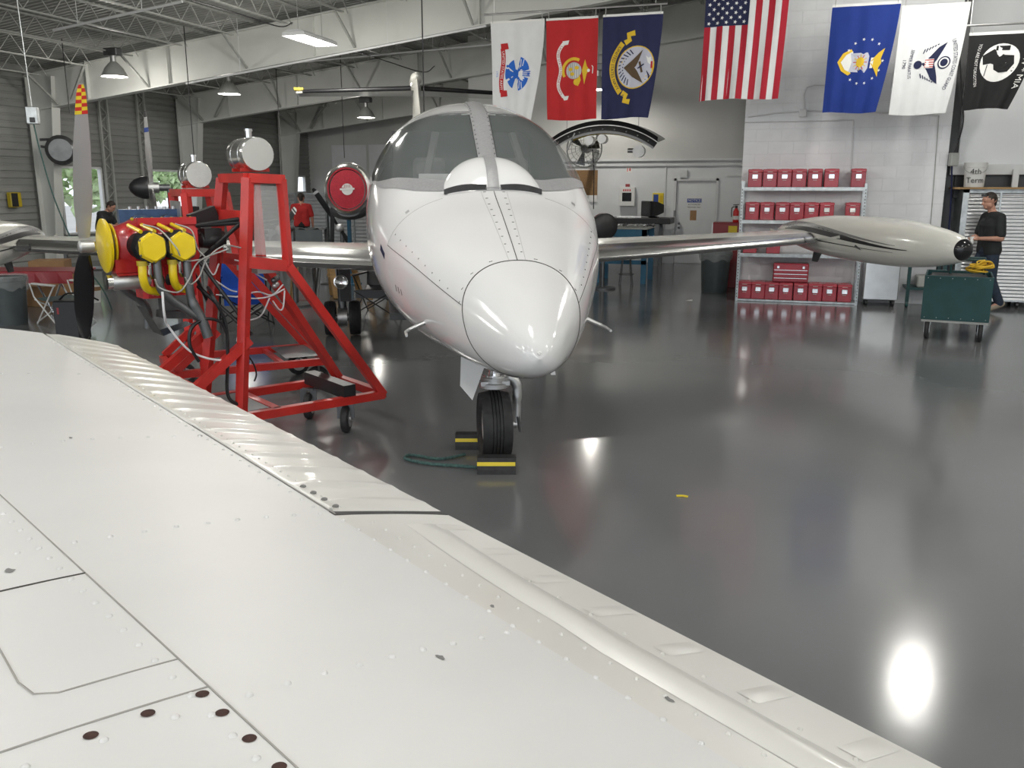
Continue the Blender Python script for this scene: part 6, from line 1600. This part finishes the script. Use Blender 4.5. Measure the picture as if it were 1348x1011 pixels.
# black flag
f = Flag(1276, 44, .86, 1.0, .66, .02, 'cloth_black', 'black flag with white disc and dark profile silhouette', seed=11.2)
cxx, cdd = .44, .40
f.disc(cxx, cdd, .26, .25, 'print_white', 'white_disc')
f.poly([(cxx - .24, cdd - .10), (cxx - .10, cdd - .18), (cxx + .05, cdd - .10), (cxx + .17, cdd - .09), (cxx + .20, cdd + .02), (cxx + .14, cdd + .12), (cxx + .02, cdd + .13), (cxx - .06, cdd + .09), (cxx - .08, cdd + .02), (cxx - .14, cdd - .0), (cxx - .22, cdd + .02)], 'cloth_black', 'silhouette', .007, 4)
f.band([(cxx - .16, cdd + .02), (cxx - .18, cdd + .17)], .012, 'cloth_black', 'wire', .007); f.band([(cxx - .08, cdd - .19), (cxx + .10, cdd - .19)], .06, 'cloth_black', 'tower', .007)
f.text('POW * MIA', .13, .78, .46, 'print_white', length=.55); f.text('YOU ARE NOT FORGOTTEN', .06, .12, .42, 'print_white', length=.55, pathf=lambda a: .125 + .5*a*a)
# rods
def rod(u0, u1, v, lab):
    a, c = onY(u0, v, FY), onY(u1, v, FY); a.z = c.z = zz_[0]
    b = MB(); b.tube([Vector((0, 0, 0)), Vector((c.x - a.x, 0, 0))], .016, 8)
    for k in (.06, .94): x = (c.x - a.x)*k; b.tube([(x, 0, 0), (x, 0, roof(a.x + x) - a.z - .05)], .005, 5)
    single(b, 'flag_rod', 'aluminium_dull', lab, 'rod', (a.x, FY, a.z), smooth=40)
zz_ = [onY(645, 28, FY).z + .10]; rod(637, 878, 20, 'thin metal rod carrying the white, red and navy flags')
zz_ = [zt + .10]; rod(922, 1042, 0, 'thin metal rod carrying the striped flag')
zz_ = [onY(1096, 7, FY).z + .10]; rod(1084, 1275, 5, 'thin metal rod carrying the blue and the white flag by the block wall')
zz_ = [onY(1276, 44, FY).z + .10]; rod(1272, 1352, 40, 'short metal rod carrying the black flag')

# ================================================================== people
def remesh(o, vox, sm=4):
    r = o.modifiers.new('union', 'REMESH'); r.mode = 'VOXEL'; r.voxel_size = vox; r.use_smooth_shade = True
    s = o.modifiers.new('soft', 'SMOOTH'); s.iterations = sm; s.factor = .5; return o
def hand(b, w, d, up, curl=.9):       # palm and five bent fingers from wrist w along d; up = back of hand
    d = Vector(d).normalized(); up = Vector(up); up = (up - d*up.dot(d)).normalized(); s = d.cross(up)
    pm = w + d*.05; b.cap(w, pm, .026, .036); b.cap(pm + s*.02, pm + d*.035 + s*.025, .022, .018); b.cap(pm - s*.02, pm + d*.035 - s*.02, .022, .018)
    for k, L in ((-1.5, .062), (-.5, .078), (.5, .082), (1.5, .074)):
        q = pm + d*.042 + s*(k*.017); a1 = d*cos(curl*.5) - up*sin(curl*.5); a2 = d*cos(curl*1.3) - up*sin(curl*1.3)
        m1 = q + a1*L*.5; b.cap(q, m1, .0105, .0098, 8); b.cap(m1, m1 + a2*L*.5, .0098, .0085, 8)
    q = pm + s*.03 - d*.01; m1 = q + (d*.6 + s*.7 - up*.3).normalized()*.04; b.cap(q, m1, .014, .012, 8); b.cap(m1, m1 + (d - up*.5).normalized()*.032, .012, .010, 8)
def person(lab, loc, rot, J, shirt, pants, shoe='shoe', grp=None, glasses=False):
    # local frame: faces -Y, X to its left in the world sense
    t = thing('person', lab, 'person', loc, rot)
    V = {k: Vector(v) for k, v in J.items()}
    b = MB()
    hd = V['head']; f = V.get('face', Vector((0, -1, 0))).normalized(); sdv = f.cross(Vector((0, 0, 1))).normalized(); upv = sdv.cross(f)
    def H(x, y, z): return hd + sdv*x + f*y + upv*z     # head frame: y forward
    b.ell(H(0, -.01, .035), .088); b.cap(H(0, -.03, .03), H(0, .02, .03), .084, .080); b.cap(H(0, .035, -.03), H(0, .05, -.075), .062, .040); b.cap(H(-.03, .02, -.05), H(.03, .02, -.05), .05, .05)
    b.cap(H(0, .088, .02), H(0, .108, -.025), .009, .015, 8); b.cap(H(-.03, .078, .035), H(.03, .078, .035), .014, .014, 8); b.cap(H(-.02, .088, -.058), H(.02, .088, -.058), .009, .009, 8)
    for s in (-1, 1): b.cap(H(s*.084, -.01, .025), H(s*.084, -.005, -.02), .017, .011, 8)
    b.cap(V['neck'], H(0, -.01, -.04), .058, .055)
    ch, wa, hp = V['chest'], V['waist'], V['hip']
    lat = (V['shL'] - V['shR']).normalized()
    b.cap(ch + lat*.09, ch - lat*.09, .115, .115); b.cap(ch + lat*.08, wa + lat*.06, .11, .10); b.cap(ch - lat*.08, wa - lat*.06, .11, .10); b.cap(wa + lat*.06, hp + lat*.08, .105, .115); b.cap(wa - lat*.06, hp - lat*.08, .105, .115); b.cap(V['neck'], ch, .06, .1)
    for s in 'LR':
        b.cap(V['sh' + s], V['neck'], .060, .05); b.cap(V['sh' + s], V['el' + s], .058, .043); b.cap(V['el' + s], V['wr' + s], .043, .028)
        hand(b, V['wr' + s], V['hd' + s], V.get('hu' + s, (0, 0, 1)), V['curl' + s][0] if 'curl' + s in V else .9)
        b.cap(V['th' + s], V['kn' + s], .085, .058); b.cap(V['kn' + s], V['an' + s], .056, .040); b.cap(V['an' + s], V['toe' + s], .042, .034)
    bo = remesh(b.build('body', 'skin', t, 60, local=True), .008)
    c = MB()
    c.cap(ch + lat*.09, ch - lat*.09, .135, .135); c.cap(ch + lat*.085, wa + lat*.075, .130, .125); c.cap(ch - lat*.085, wa - lat*.075, .130, .125); hb = hp + (wa - hp)*.15
    c.cap(wa + lat*.075, hb + lat*.09, .125, .132); c.cap(wa - lat*.075, hb - lat*.09, .125, .132)
    c.cap(V['neck'] - Vector((0, 0, .05)), ch, .075, .13)
    for s in 'LR':
        c.cap(V['sh' + s], V['neck'] - Vector((0, 0, .03)), .078, .066); e = V['sh' + s].lerp(V['el' + s], .78); c.cap(V['sh' + s], e, .080, .070)
    remesh(c.build('shirt', shirt, t, 60, local=True), .013, 6)
    c = MB(); c.cap(hp + lat*.08, hp - lat*.08, .125, .125); c.cap(wa.lerp(hp, .6) + lat*.07, hp + lat*.08, .115, .125); c.cap(wa.lerp(hp, .6) - lat*.07, hp - lat*.08, .115, .125)
    for s in 'LR': c.cap(V['th' + s], V['kn' + s], .105, .078); c.cap(V['kn' + s], V['an' + s] + Vector((0, 0, .02)), .078, .066)
    remesh(c.build('trousers', pants, t, 60, local=True), .013, 5)
    for s in 'LR':
        c = MB(); a, q = V['an' + s], V['toe' + s]; dd = (q - a); dd.z *= 1; c.cap(a - dd*.25 - Vector((0, 0, .02)), q, .048, .040); c.cap(a, a - dd*.2, .052, .046); remesh(c.build('shoe', shoe, t, 60, local=True), .01, 3)
    c = MB(); c.ell(H(0, -.016, .047), (.096, .096, .090)); c.cap(H(0, -.055, .02), H(0, -.05, -.05), .066, .048)
    # cut the face free
    hz = MB()
    for fc_ in c.f:
        ce_ = sum((Vector(c.v[i]) for i in fc_), Vector())/len(fc_) - hd; fy, uz = ce_.dot(f), ce_.dot(upv)
        if not (fy > .035 and uz < .075) and not (fy > -.02 and uz < .02): hz.f.append(fc_)
    hz.v = c.v; hz.build('hair', 'hair', t, 60, local=True)
    for s in (-1, 1):
        c = MB(); c.ell(H(s*.032, .080, .012), .010, 8, 6); c.build('eye', 'black', t, 40, local=True)
    if glasses:
        c = MB(); c.bar(H(-.075, .07, .098), H(.075, .07, .098), .012, .030); c.build('sunglasses', 'black_gloss', t, local=True)
    return t
# man in black at the right, walking behind the green cart, facing picture left
rp_ = onz(1291, 411); face = -_R
JR = dict(head=(0, -.05, 1.66), face=(0, -1, -.18), neck=(0, .01, 1.50), chest=(0, .03, 1.30), waist=(0, .02, 1.06), hip=(0, .03, .92), shL=(.19, .04, 1.42), shR=(-.19, .03, 1.42),
          elL=(.26, .05, 1.12), wrL=(.20, -.24, 1.12), hdL=(-.05, -1, .12), huL=(.7, 0, .6), elR=(-.25, -.04, 1.14), wrR=(-.20, -.26, .98), hdR=(.1, -.9, -.35),
          thL=(.10, .03, .90), knL=(.11, .05, .50), anL=(.11, .22, .13), toeL=(.12, .05, .045), thR=(-.10, .02, .90), knR=(-.10, -.15, .50), anR=(-.10, -.16, .085), toeR=(-.11, -.33, .04))
# local -Y must point along -R in the world: rotation so that (0,-1) -> (-cosYAW,-sinYAW)
rotm = atan2(-_R.y, -_R.x) + pi/2
mp_ = person('man in black t-shirt and jeans holding a cup beside the silver cabinets', (rp_.x, rp_.y + .08, 0), rotm, JR, 'shirt_black', 'jeans', glasses=True)
M_ = Matrix.Translation((rp_.x, rp_.y + .08, 0)) @ Matrix.Rotation(rotm, 4, 'Z'); cpv = M_ @ Vector((.185, -.345, 1.10))
b = MB(); b.lathe([(-.06, .01), (-.06, .026), (.05, .034), (.05, .030), (-.055, .02)], (0, 0, 0), (0, 0, 1), 16, caps=False); single(b, 'cup', 'plastic_white', 'white cup held in the hand of the man in black', 'cup', cpv, smooth=40)
# man in red seen from behind at the far cabinets
JS = dict(head=(0, -.04, 1.58), face=(.1, -1, -.25), neck=(0, .0, 1.43), chest=(0, .02, 1.25), waist=(0, .02, 1.02), hip=(0, .02, .90), shL=(.20, .02, 1.36), shR=(-.20, .02, 1.36),
          elL=(.27, -.04, 1.08), wrL=(.20, -.24, .98), hdL=(-.2, -1, 0), elR=(-.27, .0, 1.08), wrR=(-.27, -.08, .84), hdR=(0, -.2, -1), huR=(-1, 0, 0),
          thL=(.10, .02, .88), knL=(.11, .0, .48), anL=(.11, .03, .085), toeL=(.13, -.15, .04), thR=(-.10, .02, .88), knR=(-.11, -.01, .48), anR=(-.11, .03, .085), toeR=(-.13, -.15, .04))
rd_ = atd(398, 300, 23.2)
person('man in a red shirt and dark trousers seen from behind at the ribbed cabinets', (rd_.x, rd_.y, 0), YAW + pi + .1, JS, 'shirt_red', 'trousers')
# young man bending in dark shirt by the bright window
JB = dict(JS); JB.update(head=(0, -.22, 1.42), face=(0, -.8, -.6), neck=(0, -.12, 1.30), chest=(0, -.04, 1.16), shL=(.19, -.05, 1.25), shR=(-.19, -.05, 1.25), elL=(.24, -.16, 1.0), wrL=(.14, -.36, .98), elR=(-.24, -.16, 1.0), wrR=(-.14, -.36, .98), hdR=(.2, -1, 0), huR=(0, 0, 1))
bd_ = atd(137, 300, 20.5)
person('man with dark hair and black shirt bending forward in front of the bright window', (bd_.x, bd_.y, 0), YAW + pi/2 - .1, JB, 'shirt_black', 'trousers')

# ================================================================== left side and under the jet
cy2 = 24.4
for i, (u0, u1) in enumerate(((373, 390), (402, 430), (433, 466), (467, 500))):
    x0, x1 = onY(u0, 290, cy2).x, onY(u1, 290, cy2).x; zt_ = onY(430, 254, cy2).z
    t = thing('storage_cabinet', ('silver ribbed storage cabinet below the small bright far window', 'silver ribbed storage cabinet directly behind the man in the red shirt', 'silver ribbed storage cabinet below the polished engine nacelle', 'silver ribbed storage cabinet half hidden behind the jet nose')[i], 'cabinet', ((x0 + x1)/2, cy2 + .3, 0), 0, 'ribbed cabinets at the far wall')
    b = MB(); b.bx(x0, x1, cy2, cy2 + .6, 0, zt_); b.build('cabinet_body', 'galvanised', t); ribbed(x0 + .03, x1 - .03, cy2 - .003, .05, zt_ - .04, t, pitch=.11, amp=.02)
p = atd(395, 325, 21.5); t = thing('covered_table', 'table with a crumpled grey plastic cover in front of the man in red', 'table', (p.x, p.y, 0), YAW)
b = MB(); rows = []
for i in range(13): rows.append([(-.65 + 1.3*i/12, -.4 + .8*j/8, .86 + .05*sin(i*1.9 + j)*cos(j*1.3)) for j in range(9)])
b.grid(rows); b.grid([[(x, -.4, .86), (x + .03*sin(x*20), -.42, .45)] for x in [-.65 + 1.3*i/20 for i in range(21)]]); b.build('plastic_cover', 'bin_grey', t, 40, local=True)
for x in (-.58, .58):
    for y in (-.33, .33): b = MB(); b.bx(x - .03, x + .03, y - .03, y + .03, 0, .85); b.build('leg', 'steel_dark', t, local=True)
# black and blue posts beneath the nacelle
for u, m_, lab in ((440, 'black', 'slanting black post below the polished nacelle'), (461, 'bench_blue', 'blue metal post below the polished nacelle')):
    a, c = onz(u, 390), atd(u + (4 if m_ == 'black' else 0), 290, 17.0); p0 = atd(u - 6 if m_ == 'black' else u, 330, 17.0)
    b = MB(); b.bar((0, 0, 0), (c.x - p0.x if m_ == 'black' else 0, 0, 1.40), .06); b.bx(-.15, .15, -.15, .15, 0, .02); single(b, 'steel_post', m_, lab, 'post', (p0.x, p0.y, 0))
def sawhorse(p, rot, lab, m='wood'):
    t = thing('sawhorse', lab, 'sawhorse', (p.x, p.y, 0), rot)
    b = MB(); b.cbx(-.38, .38, -.05, .05, .68, .80, .005); b.build('beam', m, t, local=True)
    for x in (-.28, .28):
        for s in (-1, 1): b = MB(); b.bar((x, s*.03, .70), (x + .06*copysign(1, x), s*.30, .02), .10, .05); b.build('leg', m, t, local=True)
        b = MB(); b.bar((x, -.18, .38), (x, .18, .38), .08, .03); b.build('stretcher', m, t, local=True)
sawhorse(onz(414, 393), YAW + .3, 'brown wooden sawhorse left of the jet main wheel'); sawhorse(onz(480, 392), YAW - .5, 'brown wooden sawhorse between the main wheel and the jet nose')
def campchair(p, rot, lab, seatm, frm='black', s=1.0, back=True):
    t = thing('camp_chair', lab, 'chair', (p.x, p.y, 0), rot)
    b = MB(); rows = [[(x*s, y*s, z*s) for x in (-.27, -.1, .1, .27)] for y, z in (((-.26, .38), (-.1, .34), (.12, .34), (.24, .40), (.30, .62), (.36, .88)) if back else ((-.26, .38), (-.1, .35), (.1, .35), (.26, .38)))]; b.grid(rows); b.grid([[(x*s, y*s - .004, z*s - .006) for x in (-.27, -.1, .1, .27)] for y, z in ((-.26, .38), (-.27, .26))]); b.build('fabric_seat', seatm, t, 40, local=True)
    for x in (-.29, .29):
        b = MB(); b.tube([(x*s, -.27*s, 0), (x*s, .28*s, .40*s), (x*s, .36*s, (.88 if back else .59)*s)], .011, 6); b.build('leg', frm, t, local=True)
        b = MB(); b.tube([(x*s, .27*s, 0), (x*s, -.27*s, .58*s)], .011, 6); b.build('leg', frm, t, local=True)
        b = MB(); b.cbx(x*s - .03, x*s + .03, -.28*s, .28*s, .58*s, .605*s, .008); b.build('armrest', seatm if frm == 'black' else frm, t, local=True)
    for y in (-.27, .27):
        b = MB(); b.tube([(-.29*s, y*s, .02), (.29*s, y*s, .36*s)], .010, 6); b.tube([(.29*s, y*s, .02), (-.29*s, y*s, .36*s)], .010, 6); b.build('cross_brace', frm, t, local=True)
campchair(onz(325, 425), YAW + .4, 'blue folding camp chair behind the red stand', 'blue_cloth', s=1.15)
campchair(onz(500, 412), YAW - .2, 'folding camp chair with thin black legs and dark seat behind the jet nose', 'black')
campchair(onz(88, 425), YAW + 1.0, 'white framed folding chair with green seat under the left wing', 'green_tube', 'plastic_white', .95, False)
# trestle table with silver legs and red top under the left wing
p = onz(38, 413)
t = thing('folding_table', 'folding table with silver trestle legs and red cover under the left tip tank', 'table', (p.x - .1, p.y + .3, 0), YAW)
b = MB(); b.cbx(-.85, .75, -.35, .40, .60, .64, .01); b.build('table_top', 'cabinet_red', t, local=True)
b = MB(); b.grid([[(-.85 + 1.6*i/14, -.36, .63), (-.85 + 1.6*i/14, -.37 - .01*sin(i*2), .46)] for i in range(15)]); b.build('red_cloth', 'cabinet_red', t, local=True)
for x in (-.45, .35):
    for s in (-1, 1): b = MB(); b.tube([(x - s*.24, -.30, .60), (x + s*.02, -.30, .02)], .018, 8); b.build('leg', 'chrome', t, 40, local=True)
    for s in (-1, 1): b = MB(); b.tube([(x - s*.24, .34, .60), (x + s*.02, .34, .02)], .018, 8); b.build('leg', 'chrome', t, 40, local=True)
q = onz(8, 428); bin_((q.x, q.y + .1, 0), .24, .66, 'dark grey rubbish bin with liner under the left tip tank')
q = onz(86, 452); t = thing('black_case', 'tall black equipment case with red label behind the propeller', 'case', (q.x, q.y + .15, 0), YAW)
b = MB(); b.cbx(-.15, .15, -.15, .15, .02, .52, .015); b.build('case_body', 'black', t, 30, local=True)
b = MB(); b.bx(-.10, -.075, -.153, -.15, .36, .44); b.build('red_label', 'cabinet_red', t, local=True)
for x in (-.12, .12):
    for y in (-.12, .12): b = MB(); b.lathe([(0, .02), (.02, .02)], (x, y, 0), (0, 0, 1), 10); b.build('foot', 'rubber', t, local=True)
b = MB(); b.tube(bez([(-.15, 0, .5), (0, -.05, .60), (.2, 0, .58), (.3, .1, .5)], 5), .012, 6); b.build('case_strap', 'black', t, 40, local=True)
p = onz(124, 398); b = MB(); b.lathe([(0, .01), (0, .10), (.26, .125), (.27, .13), (.27, .115), (.02, .09)], (0, 0, 0), (0, 0, 1), 22, caps=False); t = single(b, 'pail', 'plastic_white', 'white and orange pail on the floor behind the propeller', 'bucket', p, smooth=40)
b = MB(); b.lathe([(.20, .122), (.262, .127)], (0, 0, 0), (0, 0, 1), 22, caps=False); b.build('orange_rim', 'cardboard', t, 40, local=True)
for u, v, s, lab in ((90, 392, .5, 'brown cardboard box on the floor under the left wing root'), (57, 402, .36, 'plain brown carton behind the folding table'), (70, 380, .6, 'large brown carton far under the left wing')):
    p = onz(u, v); b = MB(); b.cbx(-s/2, s/2, -s/2, s/2, 0, s*.9, .006); o = single(b, 'carton', 'cardboard', lab, 'box', p, random.uniform(0, 1))
    b = MB(); b.bx(-.03, .03, -s/2 - .001, s/2 + .001, s*.9 - .004, s*.9 + .002); b.build('tape', 'wood', o, local=True)
# dark clutter benches along the left wall, wall box
for u, v, w, h, m_, lab in ((150, 372, 1.6, .9, 'steel_dark', 'dark metal workbench along the left wall beneath the windows'), (225, 366, 1.6, .85, 'steel_dark', 'dark metal workbench by the second bright window')):
    p = onz(u, v); t = thing('workbench', lab, 'workbench', (p.x, p.y, 0), YAW)
    b = MB(); b.cbx(-w/2, w/2, -.35, .35, h - .08, h, .01); b.build('bench_top', m_, t, local=True)
    b = MB(); b.bx(-w/2 + .05, w/2 - .05, -.3, .3, .25, .30); b.build('lower_shelf', m_, t, local=True)
    for x in (-w/2 + .05, w/2 - .05):
        for y in (-.3, .3): b = MB(); b.bx(x - .03, x + .03, y - .03, y + .03, 0, h - .08); b.build('leg', m_, t, local=True)
p = onX(16, 263, XL + .02); b = MB(); b.cbx(0, .14, -.15, .15, -.17, .17, .02); o = single(b, 'wall_box', 'yellow_dark', 'yellow and black box mounted on the left wall', 'switch box', p)
b = MB(); b.bx(.14, .15, -.14, .03, -.15, .15); b.build('box_window', 'black', o, local=True)
p = onX(82, 198, XL + .85); t = thing('heater_unit', 'dark round heater unit high on the left wall', 'heater', p, 0)
b = MB(); b.lathe([(-.3, .20), (-.28, .30), (.2, .34), (.3, .25), (.3, .02)], (0, 0, 0), (.6, -.8, 0), 22); b.build('drum', 'steel_dark', t, 40, local=True)
b = MB(); b.bar((0, 0, 0), (-.6, 0, .1), .06); b.bar((0, 0, .25), (-.6, 0, .25), .06); b.build('bracket', 'steel_dark', t, local=True)
# trees outside the windows
for x, y, r, lab in ((onX(100, 250, -25).x, onX(100, 250, -25).y, 2.4, 'pale green leafy tree seen through the first bright window'), (onX(222, 250, -27).x, onX(222, 250, -27).y - 1.2, 1.6, 'leafy tree seen through the second bright window')):
    t = thing('tree', lab, 'tree', (x, y, -.22), 0)
    b = MB(); b.tube([(0, 0, 0), (.1, 0, 1.2), (0, .1, 2.4)], [.2, .15, .1], 8); b.build('trunk', 'wood', t, 40, local=True)
    b = MB()
    for k in range(900):
        a, e = random.uniform(0, 2*pi), random.uniform(-.6, 1.2); rr = r*random.uniform(.55, 1)
        c = Vector((rr*cos(a)*cos(e), rr*sin(a)*cos(e), 2.3 + rr*.8*sin(e))); d = Vector((random.uniform(-1, 1), random.uniform(-1, 1), random.uniform(-1, 1))).normalized(); e2_ = d.orthogonal().normalized()
        s = .28; b.add([c - d*s, c + e2_*s*.5, c + d*s, c - e2_*s*.5], [(0, 1, 2, 3)])
    b.build('foliage', 'foliage', t, local=True).__setitem__('kind', 'stuff')
